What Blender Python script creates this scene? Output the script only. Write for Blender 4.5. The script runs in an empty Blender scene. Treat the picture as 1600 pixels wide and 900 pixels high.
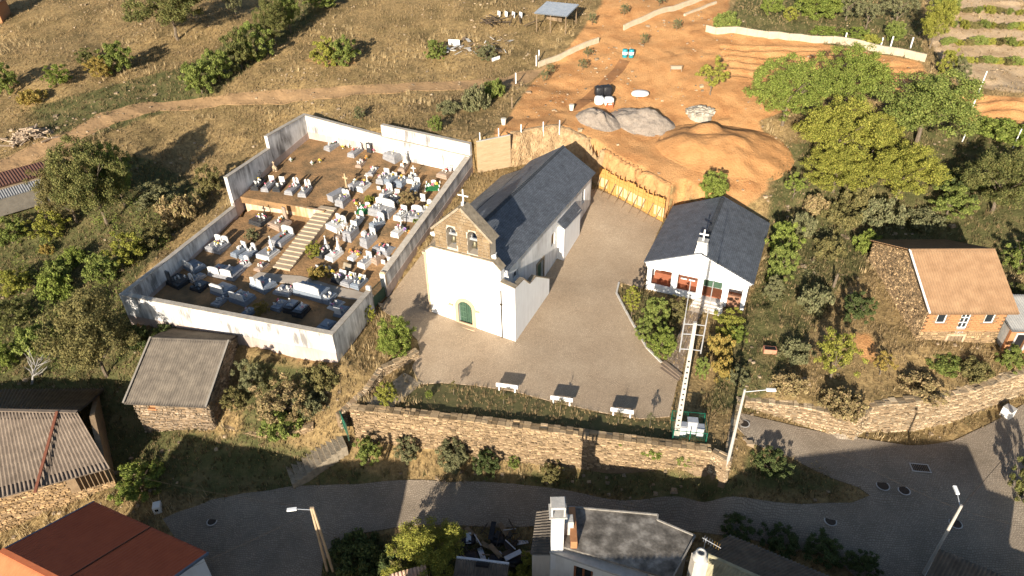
import bpy, math, random
import numpy as np
from mathutils import Vector, Matrix, geometry, noise
random.seed(7); rng = np.random.default_rng(11)
SC = bpy.context.scene
COL = SC.collection
# ------------------------------------------------------------------ camera
F = 1067.0; HC = 40.0
_d = np.array([33., 1545., 1067.]); _d /= np.linalg.norm(_d)
_f = np.array([0, 0, 1.]) - _d * _d[2]; _f /= np.linalg.norm(_f)
_u = -_d; _r = np.cross(_u, _f)
if np.dot(np.cross(_r, _f), _u) < 0: _r = -_r
if _r[0] < 0: _r = -_r
cam = bpy.data.objects.new('camera', bpy.data.cameras.new('camera')); COL.objects.link(cam)
cam.data.sensor_width = 36; cam.data.lens = F / 1600 * 36; cam.data.clip_end = 3000; cam.data.clip_start = .5
cam.matrix_world = Matrix(((_r[0], -_r[1], -_r[2], 0), (_f[0], -_f[1], -_f[2], 0), (_u[0], -_u[1], -_u[2], HC), (0, 0, 0, 1)))
SC.camera = cam
# ------------------------------------------------------------------ light
SUN_AZ, SUN_EL = 70.0, 17.0          # direction the light travels towards, elevation
w = bpy.data.worlds.new('World'); SC.world = w; w.use_nodes = True
nt = w.node_tree; bg = nt.nodes['Background']
sky = nt.nodes.new('ShaderNodeTexSky'); sky.sky_type = 'NISHITA'; sky.sun_disc = False
sky.sun_elevation = math.radians(SUN_EL)
a = math.radians(SUN_AZ); sx, sy = -math.cos(a), -math.sin(a)     # towards the sun
sky.sun_rotation = math.atan2(sx, sy)
sky.air_density = 1.0; sky.dust_density = 1.2; sky.altitude = 600
nt.links.new(sky.outputs[0], bg.inputs[0]); bg.inputs[1].default_value = 0.072
sl = bpy.data.lights.new('sun', 'SUN'); sl.energy = 5.0; sl.angle = math.radians(.53); sl.color = (1, .90, .76)
so = bpy.data.objects.new('sun', sl); COL.objects.link(so)
el = math.radians(SUN_EL)
so.rotation_euler = Vector((math.cos(a) * math.cos(el), math.sin(a) * math.cos(el), -math.sin(el))).to_track_quat('-Z', 'Y').to_euler()
vs = SC.view_settings; vs.view_transform = 'Standard'; vs.look = 'None'; vs.gamma = 1; vs.use_curve_mapping = False
vs.exposure = 1.08
SC.cycles.max_bounces = 6; SC.cycles.diffuse_bounces = 3; SC.cycles.transparent_max_bounces = 8
SC.cycles.use_adaptive_sampling = True; SC.cycles.adaptive_threshold = 0.02; SC.cycles.use_denoising = True

# ------------------------------------------------------------------ materials
MATS = {}
def mk(name, c1, c2=None, scale=1.0, rough=.85, bump=0, bscale=8, c3=None, detail=6, stretch=None, spec=.2, island=0, transl=0, metal=0, sharp=.25, coord='pos', island2=None, dist=.06):
    """noise-mixed principled material; c1/c2/c3 are the thing's own colours"""
    if name in MATS: return MATS[name]
    m = bpy.data.materials.new(name); m.use_nodes = True; MATS[name] = m
    n = m.node_tree.nodes; l = m.node_tree.links; p = n['Principled BSDF']
    p.inputs['Roughness'].default_value = rough; p.inputs['Specular IOR Level'].default_value = spec; p.inputs['Metallic'].default_value = metal
    if coord == 'pos':
        g = n.new('ShaderNodeNewGeometry'); vec = g.outputs['Position']
    else:
        g = n.new('ShaderNodeTexCoord'); vec = g.outputs['Object']
    if stretch:
        mp = n.new('ShaderNodeMapping'); mp.inputs['Scale'].default_value = stretch; l.new(vec, mp.inputs[0]); vec = mp.outputs[0]
    col = None
    if c2 is not None:
        t = n.new('ShaderNodeTexNoise'); t.inputs['Scale'].default_value = scale; t.inputs['Detail'].default_value = detail; t.inputs['Roughness'].default_value = .62
        l.new(vec, t.inputs['Vector'])
        r = n.new('ShaderNodeValToRGB'); e = r.color_ramp.elements
        e[0].position = .5 - sharp; e[1].position = .5 + sharp; e[0].color = (*c1, 1); e[1].color = (*c2, 1)
        if c3 is not None:
            q = e.new(.5); q.color = (*c3, 1)
        l.new(t.outputs[0], r.inputs[0]); col = r.outputs[0]
    if island or island2 is not None:
        gg = n.new('ShaderNodeNewGeometry')
        if island2 is not None:
            mx = n.new('ShaderNodeMix'); mx.data_type = 'RGBA'
            l.new(gg.outputs['Random Per Island'], mx.inputs[0])
            if col is not None: l.new(col, mx.inputs[6])
            else: mx.inputs[6].default_value = (*c1, 1)
            mx.inputs[7].default_value = (*island2, 1); col = mx.outputs[2]
        if island:
            mr = n.new('ShaderNodeMapRange'); mr.inputs[3].default_value = 1 - island; mr.inputs[4].default_value = 1 + island
            sp = n.new('ShaderNodeMath'); sp.operation = 'FRACT'; ml = n.new('ShaderNodeMath'); ml.operation = 'MULTIPLY'; ml.inputs[1].default_value = 7.31
            l.new(gg.outputs['Random Per Island'], ml.inputs[0]); l.new(ml.outputs[0], sp.inputs[0]); l.new(sp.outputs[0], mr.inputs[0])
            mu = n.new('ShaderNodeVectorMath'); mu.operation = 'SCALE'
            if col is not None: l.new(col, mu.inputs[0])
            else: mu.inputs[0].default_value = c1
            l.new(mr.outputs[0], mu.inputs['Scale']); col = mu.outputs[0]
    if col is not None: l.new(col, p.inputs['Base Color'])
    else: p.inputs['Base Color'].default_value = (*c1, 1)
    if bump:
        t2 = n.new('ShaderNodeTexNoise'); t2.inputs['Scale'].default_value = bscale; t2.inputs['Detail'].default_value = 5
        l.new(vec, t2.inputs['Vector'])
        b = n.new('ShaderNodeBump'); b.inputs['Strength'].default_value = bump; b.inputs['Distance'].default_value = dist
        l.new(t2.outputs[0], b.inputs['Height']); l.new(b.outputs[0], p.inputs['Normal'])
    if transl:
        tr = n.new('ShaderNodeBsdfTranslucent'); ms = n.new('ShaderNodeMixShader'); ms.inputs[0].default_value = transl
        if col is not None: l.new(col, tr.inputs[0])
        else: tr.inputs[0].default_value = (*c1, 1)
        l.new(p.outputs[0], ms.inputs[1]); l.new(tr.outputs[0], ms.inputs[2]); l.new(ms.outputs[0], n['Material Output'].inputs[0])
    return m

def nodes_of(m): return m.node_tree.nodes, m.node_tree.links, m.node_tree.nodes['Principled BSDF']

def plaster(name, base, dirt, amount=.5, streak=True):
    """painted render with rain streaks and patchy grime"""
    if name in MATS: return MATS[name]
    m = bpy.data.materials.new(name); m.use_nodes = True; MATS[name] = m
    n, l, p = nodes_of(m); p.inputs['Roughness'].default_value = .9; p.inputs['Specular IOR Level'].default_value = .15
    g = n.new('ShaderNodeNewGeometry'); mp = n.new('ShaderNodeMapping'); mp.inputs['Scale'].default_value = (2.2, 2.2, .35 if streak else 2)
    l.new(g.outputs['Position'], mp.inputs[0])
    t = n.new('ShaderNodeTexNoise'); t.inputs['Scale'].default_value = 1.0; t.inputs['Detail'].default_value = 7; t.inputs['Roughness'].default_value = .65
    l.new(mp.outputs[0], t.inputs['Vector'])
    t2 = n.new('ShaderNodeTexNoise'); t2.inputs['Scale'].default_value = .35; t2.inputs['Detail'].default_value = 4
    l.new(g.outputs['Position'], t2.inputs['Vector'])
    mu = n.new('ShaderNodeMath'); mu.operation = 'MULTIPLY'; l.new(t.outputs[0], mu.inputs[0]); l.new(t2.outputs[0], mu.inputs[1])
    r = n.new('ShaderNodeMapRange'); r.inputs[1].default_value = .15; r.inputs[2].default_value = .36; r.inputs[3].default_value = 0; r.inputs[4].default_value = amount
    l.new(mu.outputs[0], r.inputs[0])
    mx = n.new('ShaderNodeMix'); mx.data_type = 'RGBA'; mx.inputs[6].default_value = (*base, 1); mx.inputs[7].default_value = (*dirt, 1)
    l.new(r.outputs[0], mx.inputs[0]); l.new(mx.outputs[2], p.inputs['Base Color'])
    b = n.new('ShaderNodeBump'); b.inputs['Strength'].default_value = .25; b.inputs['Distance'].default_value = .02
    t3 = n.new('ShaderNodeTexNoise'); t3.inputs['Scale'].default_value = 9; l.new(g.outputs['Position'], t3.inputs['Vector'])
    l.new(t3.outputs[0], b.inputs['Height']); l.new(b.outputs[0], p.inputs['Normal'])
    return m

def cobble(name, c1, c2, c3, cell=.13, rot=0.5):
    m = bpy.data.materials.new(name); m.use_nodes = True; MATS[name] = m
    n, l, p = nodes_of(m); p.inputs['Roughness'].default_value = .8; p.inputs['Specular IOR Level'].default_value = .25
    g = n.new('ShaderNodeNewGeometry'); mp = n.new('ShaderNodeMapping'); mp.inputs['Rotation'].default_value = (0, 0, rot)
    l.new(g.outputs['Position'], mp.inputs[0])
    wv = n.new('ShaderNodeTexNoise'); wv.inputs['Scale'].default_value = .5; wv.inputs['Detail'].default_value = 2; l.new(mp.outputs[0], wv.inputs['Vector'])
    ad = n.new('ShaderNodeVectorMath'); ad.operation = 'ADD'; sc_ = n.new('ShaderNodeVectorMath'); sc_.operation = 'SCALE'; sc_.inputs['Scale'].default_value = 1.0
    l.new(wv.outputs['Color'], sc_.inputs[0]); l.new(mp.outputs[0], ad.inputs[0]); l.new(sc_.outputs[0], ad.inputs[1])
    br = n.new('ShaderNodeTexBrick'); br.inputs['Scale'].default_value = 1.0; br.inputs['Brick Width'].default_value = cell * 1.25; br.inputs['Row Height'].default_value = cell
    br.inputs['Mortar Size'].default_value = cell * .13; br.inputs['Mortar Smooth'].default_value = .4; br.inputs['Bias'].default_value = 0
    br.inputs['Color1'].default_value = (.86, .86, .86, 1); br.inputs['Color2'].default_value = (1.12, 1.12, 1.12, 1); br.inputs['Mortar'].default_value = (.6, .58, .54, 1)
    l.new(ad.outputs[0], br.inputs['Vector'])
    t = n.new('ShaderNodeTexNoise'); t.inputs['Scale'].default_value = .22; t.inputs['Detail'].default_value = 7; t.inputs['Roughness'].default_value = .65; l.new(g.outputs['Position'], t.inputs['Vector'])
    r = n.new('ShaderNodeValToRGB'); e = r.color_ramp.elements; e[0].position = .3; e[1].position = .72; e[0].color = (*c1, 1); e[1].color = (*c2, 1); q = e.new(.5); q.color = (*c3, 1)
    l.new(t.outputs[0], r.inputs[0])
    mu = n.new('ShaderNodeVectorMath'); mu.operation = 'MULTIPLY'; l.new(r.outputs[0], mu.inputs[0]); l.new(br.outputs['Color'], mu.inputs[1])
    l.new(mu.outputs[0], p.inputs['Base Color'])
    b = n.new('ShaderNodeBump'); b.inputs['Strength'].default_value = .6; b.inputs['Distance'].default_value = .02; b.invert = True
    l.new(br.outputs['Fac'], b.inputs['Height']); l.new(b.outputs[0], p.inputs['Normal'])
    return m

def slate(name, c1, c2, w_=.3, h_=.2, rough=.6):
    """small roof slates laid in courses; pattern in the roof's own UV (metres)"""
    if name in MATS: return MATS[name]
    m = bpy.data.materials.new(name); m.use_nodes = True; MATS[name] = m
    n, l, p = nodes_of(m); p.inputs['Roughness'].default_value = rough; p.inputs['Specular IOR Level'].default_value = .35
    uv = n.new('ShaderNodeUVMap'); br = n.new('ShaderNodeTexBrick'); br.inputs['Scale'].default_value = 1; br.inputs['Brick Width'].default_value = w_; br.inputs['Row Height'].default_value = h_
    br.inputs['Mortar Size'].default_value = .012; br.inputs['Color1'].default_value = (*c1, 1); br.inputs['Color2'].default_value = (*c2, 1); br.inputs['Mortar'].default_value = (c1[0] * .45, c1[1] * .45, c1[2] * .45, 1)
    l.new(uv.outputs[0], br.inputs['Vector'])
    g = n.new('ShaderNodeNewGeometry'); t = n.new('ShaderNodeTexNoise'); t.inputs['Scale'].default_value = 1.1; t.inputs['Detail'].default_value = 10; t.inputs['Roughness'].default_value = .8; l.new(g.outputs['Position'], t.inputs['Vector'])
    r = n.new('ShaderNodeMapRange'); r.inputs[1].default_value = .35; r.inputs[2].default_value = .72; r.inputs[3].default_value = .72; r.inputs[4].default_value = 1.6; l.new(t.outputs[0], r.inputs[0])
    mu = n.new('ShaderNodeVectorMath'); mu.operation = 'SCALE'; l.new(br.outputs['Color'], mu.inputs[0]); l.new(r.outputs[0], mu.inputs['Scale']); l.new(mu.outputs[0], p.inputs['Base Color'])
    b = n.new('ShaderNodeBump'); b.inputs['Strength'].default_value = .5; b.inputs['Distance'].default_value = .015; b.invert = True; l.new(br.outputs['Fac'], b.inputs['Height']); l.new(b.outputs[0], p.inputs['Normal'])
    return m

# ------------------------------------------------------------------ mesh helpers
class MB:
    def __init__(s): s.v = []; s.f = []; s.uv = None
    def add(s, vs_, fs):
        o = len(s.v); s.v += [tuple(map(float, q)) for q in vs_]; s.f += [tuple(i + o for i in f) for f in fs]; return s
    def box(s, x0, x1, y0, y1, z0, z1, j=0):
        vs_ = [(x0, y0, z0), (x1, y0, z0), (x1, y1, z0), (x0, y1, z0), (x0, y0, z1), (x1, y0, z1), (x1, y1, z1), (x0, y1, z1)]
        if j: vs_ = [(a + random.uniform(-j, j), b + random.uniform(-j, j), c + random.uniform(-j, j)) for a, b, c in vs_]
        return s.add(vs_, [(0, 3, 2, 1), (4, 5, 6, 7), (0, 1, 5, 4), (1, 2, 6, 5), (2, 3, 7, 6), (3, 0, 4, 7)])
    def bbox(s, x0, x1, y0, y1, z0, z1, b=.02):
        """box with chamfered top edges"""
        s.box(x0, x1, y0, y1, z0, z1 - b)
        vs_ = [(x0, y0, z1 - b), (x1, y0, z1 - b), (x1, y1, z1 - b), (x0, y1, z1 - b), (x0 + b, y0 + b, z1), (x1 - b, y0 + b, z1), (x1 - b, y1 - b, z1), (x0 + b, y1 - b, z1)]
        s.f.pop(-5)
        return s.add(vs_, [(4, 5, 6, 7), (0, 1, 5, 4), (1, 2, 6, 5), (2, 3, 7, 6), (3, 0, 4, 7)])
    def tube(s, p0, p1, r0, r1=None, n=8, cap=True):
        r1 = r0 if r1 is None else r1
        p0 = Vector(p0); p1 = Vector(p1); d = (p1 - p0).normalized(); a_ = d.orthogonal().normalized(); b_ = d.cross(a_)
        vs_ = []
        for p, r in ((p0, r0), (p1, r1)):
            for i in range(n):
                t = 2 * math.pi * i / n; vs_.append(p + a_ * (r * math.cos(t)) + b_ * (r * math.sin(t)))
        fs = [(i, (i + 1) % n, n + (i + 1) % n, n + i) for i in range(n)]
        if cap: fs += [tuple(range(n - 1, -1, -1)), tuple(range(n, 2 * n))]
        return s.add(vs_, fs)
    def bar(s, p0, p1, w_, h_):
        p0 = Vector(p0); p1 = Vector(p1); d = (p1 - p0).normalized(); sd = d.cross(Vector((0, 0, 1)))
        sd = sd.normalized() if sd.length > 1e-4 else Vector((1, 0, 0)); up_ = sd.cross(d)
        vs_ = [p + sd * (a_ * w_ / 2) + up_ * (b_ * h_ / 2) for p in (p0, p1) for a_, b_ in ((-1, -1), (1, -1), (1, 1), (-1, 1))]
        return s.add(vs_, [(3, 2, 1, 0), (4, 5, 6, 7), (0, 1, 5, 4), (1, 2, 6, 5), (2, 3, 7, 6), (3, 0, 4, 7)])
    def lathe(s, prof, n=12, c=(0, 0, 0)):
        vs_ = []; m = len(prof)
        for i in range(n):
            t = 2 * math.pi * i / n
            vs_ += [(c[0] + r * math.cos(t), c[1] + r * math.sin(t), c[2] + z) for r, z in prof]
        fs = [(i * m + k, ((i + 1) % n) * m + k, ((i + 1) % n) * m + k + 1, i * m + k + 1) for i in range(n) for k in range(m - 1)]
        fs.append(tuple(i * m + m - 1 for i in range(n)))
        return s.add(vs_, fs)
    def plate(s, outer, holes=(), t=.3, o=(0, 0, 0), ax=(1, 0, 0), up_=(0, 0, 1)):
        """polygon in the ax/up plane with holes, given thickness behind it (ax x up pointing back)"""
        O = Vector(o); A = Vector(ax); Up = Vector(up_); N = Up.cross(A) * -1
        loops = [list(outer)] + [list(h) for h in holes]
        flat = [p for lp in loops for p in lp]
        tris = geometry.tessellate_polygon([[Vector((p[0], p[1], 0)) for p in lp] for lp in loops])
        k = len(flat)
        vs_ = [O + A * p[0] + Up * p[1] for p in flat] + [O + A * p[0] + Up * p[1] + N * -t for p in flat]
        fs = []
        for a_, b_, c_ in tris:
            ar = (flat[b_][0] - flat[a_][0]) * (flat[c_][1] - flat[a_][1]) - (flat[c_][0] - flat[a_][0]) * (flat[b_][1] - flat[a_][1])
            if abs(ar) < 1e-9: continue
            if ar < 0: b_, c_ = c_, b_
            fs.append((a_, b_, c_)); fs.append((a_ + k, c_ + k, b_ + k))
        o_ = 0
        for li, lp in enumerate(loops):
            m = len(lp); sgn = sum(lp[i][0] * lp[(i + 1) % m][1] - lp[(i + 1) % m][0] * lp[i][1] for i in range(m))
            for i in range(m):
                a_, b_ = o_ + i, o_ + (i + 1) % m
                if (sgn > 0) == (li == 0): fs.append((b_, a_, a_ + k, b_ + k))
                else: fs.append((a_, b_, b_ + k, a_ + k))
            o_ += m
        return s.add(vs_, fs)
    def mesh(s, name):
        me = bpy.data.meshes.new(name); me.from_pydata(s.v, [], s.f); me.update(); return me
    def build(s, name, mat=None, parent=None, smooth=False, kind=None):
        me = s.mesh(name)
        return put(name, me, mat, parent, smooth=smooth, kind=kind)

def put(name, me, mat=None, parent=None, loc=None, rot=None, scale=None, smooth=False, kind=None):
    o = bpy.data.objects.new(name, me); COL.objects.link(o)
    if mat is not None and not me.materials: me.materials.append(mat)
    if parent is not None: o.parent = parent
    if loc is not None: o.location = loc
    if rot is not None: o.rotation_euler = rot
    if scale is not None: o.scale = scale if hasattr(scale, '__len__') else (scale,) * 3
    if smooth and me.polygons: me.polygons.foreach_set('use_smooth', [True] * len(me.polygons))
    if kind: o['kind'] = kind
    return o
def tag(o, label, cat, group=None, kind=None):
    o['label'] = label; o['category'] = cat
    if group: o['group'] = group
    if kind: o['kind'] = kind
    return o
def thing(name, label, cat, loc=(0, 0, 0), rz=0, group=None):
    o = bpy.data.objects.new(name, None); COL.objects.link(o); o.location = loc; o.rotation_euler = (0, 0, rz); o.empty_display_size = .2
    o['kind'] = 'thing'
    return tag(o, label, cat, group)
def arch(cx, z0, w_, zs, n=8, rise=None):
    """arched outline: jambs from z0 to zs then a round head"""
    r = w_ / 2; h = r if rise is None else rise
    return [(cx - r, z0), (cx + r, z0)] + [(cx + r * math.cos(math.pi * i / n), zs + h * math.sin(math.pi * i / n)) for i in range(n + 1)]
def rect(x0, x1, z0, z1): return [(x0, z0), (x1, z0), (x1, z1), (x0, z1)]
def uvmesh(me, fn):
    ul = me.uv_layers.new(name='UVMap')
    for lp in me.loops: ul.data[lp.index].uv = fn(me.vertices[lp.vertex_index].co)
def slope_roof(name, mat, parent, c00, c10, c11, c01, th=.12):
    """a roof plane as a thick slab; c00-c10 eave, c01-c11 ridge; UV in metres along eave / up slope"""
    P4 = [Vector(c) for c in (c00, c10, c11, c01)]
    nrm = (P4[1] - P4[0]).cross(P4[3] - P4[0]).normalized()
    b = MB(); b.add([*P4, *[p - nrm * th for p in P4]], [(0, 1, 2, 3), (7, 6, 5, 4), (0, 4, 5, 1), (1, 5, 6, 2), (2, 6, 7, 3), (3, 7, 4, 0)])
    me = b.mesh(name); ax = (P4[1] - P4[0]).normalized(); ay = nrm.cross(ax)
    uvmesh(me, lambda co: ((co - P4[0]).dot(ax), (co - P4[0]).dot(ay)))
    return put(name, me, mat, parent)

# ------------------------------------------------------------------ terrain heights
def ray(px, py):
    v = np.array([px - 800., py - 450., F]); return np.array([v @ _r, v @ _f, v @ _u])
def U(px, py, z=0.):
    r = ray(px, py); t = (z - HC) / r[2]; return np.array([r[0] * t, r[1] * t, z])
def proj(p):
    q = np.array([p[0], p[1], p[2] - HC]); c = _r * q[0] + _f * q[1] + _u * q[2]
    return 800 + F * c[0] / c[2], 450 + F * c[1] / c[2]
def pts(l_): return [tuple(U(*q)) for q in l_]
CH_O = np.array([-7.92, 54.02]); CH_A = math.radians(-26.85)
cu = np.array([math.cos(CH_A), math.sin(CH_A)]); cv = np.array([-cu[1], cu[0]])
def CW(u_, v_): return CH_O + cu * u_ + cv * v_
# walls of the cemetery (outer line)
C_FL, C_FR = (-37.64, 53.92), (-15.8, 46.99)
C_G1, C_G2 = (-13.5, 54.2), (-12.55, 56.4)
C_BR, C_BM, C_BL = (-4.4, 75.6), (-15.6, 81.6), (-26.89, 87.38)
C_L2, C_L1 = (-29.99, 79.84), (-32.64, 71.72)
CEM = [C_FL, C_FR, C_G1, C_G2, C_BR, C_BM, C_BL, C_L2, C_L1]
FW_L = tuple(U(546, 640, -.9)[:2]); FW_M = tuple(U(800, 667, -.9)[:2]); FW_R = tuple(U(1112, 706, -.9)[:2])
LN_B = tuple(U(1141, 722, -1.2)[:2]); LN_T = tuple(U(1160, 622, -1.6)[:2])
RW = [U(1165, 626, -1.6), U(1240, 634, -1.5), U(1345, 655, -1.6), U(1362, 636, -1.2), U(1450, 625, -.9), U(1517, 612, -.7), U(1610, 580, -.4), U(1900, 480, 1)]
RW = [tuple(q) for q in RW]
PLZ = [C_FR, C_G1, C_G2, C_BR, (-4.0, 76.1), (-.4, 78.0), (6.7, 79.9), (10.4, 78.1), (11.9, 76.2), (18.3, 69.4), (19.6, 70.8), (28.0, 64.5), (24.2, 55.5), LN_T, LN_B, FW_R, FW_M, FW_L, tuple(U(575, 600, -1.2)[:2])]
UPP = [(-34.5, 67.6), tuple(U(378, 306, 3.75)[:2]), tuple(U(505, 329, 3.3)[:2]), tuple(U(512, 300, 3.7)[:2]), tuple(U(520, 262, 4.3)[:2]), tuple(U(540, 215, 5.2)[:2]), (-20, 84.5), (-27.5, 88.5), C_L2, C_L1]
LOW = [(p_[0], p_[1] + .45) for p_ in (FW_L, FW_M, FW_R)] + [(LN_B[0], LN_B[1] + .3), (LN_T[0] - .1, LN_T[1] + .3)] + [(q[0], q[1] + .35) for q in RW] + [(90, 20), (60, -60), (-10, -60), tuple(U(500, 900, -7.4)[:2]), tuple(U(498, 770, -6.5)[:2]), tuple(U(520, 700, -4.4)[:2])]
K_UP = pts([(480, 150, 8.5), (100, 230, 6.3), (0, 290, 4.8), (300, 160, 8), (700, 140, 9), (800, 128, 9.5), (0, 0, 14), (400, 0, 14.5), (700, 0, 15), (0, 130, 9.5), (200, 100, 10.5), (450, 100, 10.5), (600, 60, 12),
    (560, 175, 8.3), (650, 175, 8.6), (440, 190, 6.8), (400, 215, 5.8), (330, 300, 3.4), (260, 360, 1.6), (200, 430, .4), (100, 400, .2), (0, 420, -.3), (0, 520, -1.8), (60, 320, 3.2), (150, 500, -1.2), (180, 560, -2.6), (100, 580, -3),
    (529, 560, .2), (400, 545, -.4), (300, 540, -1.0), (230, 520, -.9), (560, 560, -.6), (590, 520, -.1), (500, 610, -2.0), (450, 640, -3.0), (380, 680, -4.3), (420, 590, -1.6), (540, 600, -1.4), (540, 640, -2.4), (330, 690, -4.8), (230, 650, -4.6), (340, 600, -2.6),
    (520, 700, -4.4), (498, 770, -6.5), (480, 850, -7), (500, 900, -7.4), (400, 720, -5.6), (250, 760, -6.2), (150, 700, -5.2), (0, 800, -6.5), (120, 780, -6.4), (250, 800, -7.0), (0, 650, -4.2), (0, 900, -9), (300, 895, -8), (350, 850, -7.5), (430, 800, -6.9),
    (748, 222, 8.8), (795, 209, 8.8), (878, 203, 8.5), (800, 175, 9.0), (895, 215, 7.7), (940, 257, 6.0), (1000, 282, 5.4), (1060, 308, 4.9), (900, 130, 9.9), (980, 83, 12), (1000, 180, 8.2), (1060, 230, 7), (1140, 230, 7), (1100, 60, 12.6), (1100, 130, 10.3), (1200, 150, 9.6), (1300, 110, 11), (1450, 90, 12), (1600, 150, 10.2), (1600, 0, 15), (1250, 0, 14.8), (1000, 0, 15.2),
    (1190, 270, 5.3), (1250, 300, 4.4), (1350, 280, 5), (1500, 260, 5.8), (1600, 300, 4.8), (1250, 400, 1.9), (1205, 420, 1.2), (1340, 380, 2.3), (1600, 420, 2.0), (1250, 520, -.2), (1330, 560, -.5), (1480, 565, 0), (1580, 560, .2), (1185, 590, -1.0), (1300, 620, -1.4), (1345, 640, -1.7), (1500, 608, -.9), (1590, 582, -.3), (1205, 480, .2), (1205, 360, 2.3), (1135, 300, 4.7), (1180, 300, 4.5), (1400, 600, -1.1)]) + \
    [(-300, 100, 0), (-150, 40, -10), (-100, 20, -12), (-200, 300, 30), (0, 300, 38), (0, 600, 60), (250, 300, 34), (300, 80, 0), (0, 170, 20), (-100, 170, 19), (110, 150, 18), (75, 60, 2), (75, 80, 6), (-70, 45, -5), (-80, 70, 1)]
K_PL = pts([(675, 488, 0), (806, 533, -.6), (730, 508, -.3), (854, 430, .1), (879, 407, .4), (905, 370, 1.1), (924, 314, 2.5), (935, 296, 2.5), (985, 320, 2.1), (1034, 346, 1.6), (1012, 455, 0), (965, 440, .15), (960, 520, -.55), (1050, 570, -.9), (1045, 640, -1.3), (960, 640, -1.2), (870, 620, -1.1), (790, 598, -1), (660, 600, -1), (650, 540, -.4), (588, 478, .35), (609, 461, .4), (660, 395, 2.1), (707, 327, 3.7), (744, 280, 4.8), (620, 480, .25),
    (1040, 520, -.35), (1090, 490, -.1), (1150, 540, -.5), (1110, 600, -1.2), (1161, 487, 0), (1120, 650, -1.5), (1185, 590, -1.0), (1205, 480, .2), (1205, 420, 1.2), (1205, 360, 2.3), (1135, 720, -1.5), (1105, 700, -1.4), (950, 680, -1.3), (800, 650, -1.15), (600, 630, -1.1), (529, 560, .2), (560, 560, -.5), (575, 600, -1.2), (900, 460, .0), (980, 400, .6), (1155, 615, -1.4)]) + [(18, 64, 1.2), (24, 60, .8), (5, 78, 4.5), (0, 72, 3.9), (-2, 66, 2.2)]
K_CL = pts([(240, 470, .6), (390, 490, .4), (520, 510, .4), (300, 420, .9), (388, 332, 1.9), (490, 345, 2.0), (430, 400, 1.2), (480, 440, .9), (570, 455, .6), (540, 400, 1.4), (590, 420, 1.0), (620, 370, 2.6), (645, 330, 3.5), (690, 280, 4.5), (720, 250, 5.1), (560, 330, 2.9), (530, 312, 3.2), (600, 280, 4.2), (620, 245, 4.9), (550, 240, 5.0), (515, 350, 2.3), (470, 400, 1.3), (350, 380, 1.3), (350, 450, .6), (512, 300, 3.68), (516, 280, 4.02), (520, 262, 4.35), (530, 238, 4.78), (540, 215, 5.2), (505, 328, 3.1)])
K_CU = pts([(385, 303, 3.7), (505, 328, 3.3), (425, 262, 4.1), (483, 213, 5.1), (500, 300, 3.6), (450, 270, 4.1), (540, 225, 5.1), (520, 262, 4.4)])
K_LO = pts([(560, 700, -4.4), (700, 718, -4.8), (800, 718, -4.7), (880, 722, -4.5), (950, 715, -4.2), (1060, 726, -2.9), (1110, 735, -3.2), (1140, 735, -3.0), (560, 745, -6.1), (700, 745, -5.9), (800, 748, -5.7), (950, 762, -5.5), (1100, 770, -5.3), (700, 790, -6.1), (540, 820, -6.8), (900, 790, -5.8), (1100, 800, -5.6), (1300, 810, -5.3), (1500, 800, -5.0), (1450, 730, -4.7), (1560, 680, -4.0), (1610, 640, -3.6), (1380, 740, -4.6), (1250, 690, -3.7), (1185, 668, -2.8), (1155, 645, -2.3), (1600, 880, -5.4), (1250, 755, -4.7), (1170, 735, -3.6), (1330, 775, -5.0), (1217, 652, -3.0), (1300, 674, -3.9), (1400, 688, -4.6), (1446, 690, -4.8), (1583, 640, -3.7),
    (640, 860, -7), (800, 880, -8), (1000, 880, -8.2), (1200, 880, -7.4), (1400, 880, -6.0), (520, 700, -4.4), (498, 770, -6.5), (480, 850, -7), (500, 900, -7.4)]) + [(60, 20, -7), (0, 5, -11), (70, 45, -3), (90, 60, 0), (0, -60, -25)]

def rbf(K):
    K = np.array(K); n = len(K); D = np.sqrt(((K[:, None, :2] - K[None, :, :2]) ** 2).sum(2))
    A = np.zeros((n + 1, n + 1)); A[:n, :n] = -D + np.eye(n) * -.15; A[:n, n] = 1; A[n, :n] = 1
    c = np.linalg.solve(A, np.append(K[:, 2], 0))
    def f(x, y):
        out = np.full(x.shape, c[n])
        for i in range(n): out -= c[i] * np.sqrt((x - K[i, 0]) ** 2 + (y - K[i, 1]) ** 2)
        return out
    return f
def inside(poly, x, y):
    r = np.zeros(x.shape, bool); n = len(poly)
    for i in range(n):
        x0, y0 = poly[i][:2]; x1, y1 = poly[(i + 1) % n][:2]
        if y0 == y1: continue
        r ^= ((y0 > y) != (y1 > y)) & (x < (x1 - x0) * (y - y0) / (y1 - y0) + x0)
    return r
def stretch_axis(lo, hi, step, far0, far1):
    c = list(np.arange(lo, hi + step / 2, step)); s = step; a_ = lo; pre = []
    while a_ > far0: s *= 1.25; a_ -= s; pre.append(a_)
    s = step; b_ = c[-1]
    while b_ < far1: s *= 1.25; b_ += s; c.append(b_)
    return np.array(pre[::-1] + c)
GX = stretch_axis(-62, 64, .42, -700, 700); GY = stretch_axis(18, 112, .42, -300, 1100)
XX, YY = np.meshgrid(GX, GY)
f_up, f_pl, f_cl, f_cu, f_lo = rbf(K_UP), rbf(K_PL), rbf(K_CL), rbf(K_CU), rbf(K_LO)
REG = np.zeros(XX.shape, int)
ZZ = f_up(XX, YY)
for k, (poly, f) in enumerate(((PLZ, f_pl), (LOW, f_lo), (CEM, lambda x, y: f_cl(x, y) - .7), (UPP, lambda x, y: f_cl(x, y) - .7))):
    m_ = inside(poly, XX, YY)
    if k == 3: m_ &= inside(CEM, XX, YY)
    ZZ[m_] = f(XX, YY)[m_]; REG[m_] = k + 1
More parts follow.
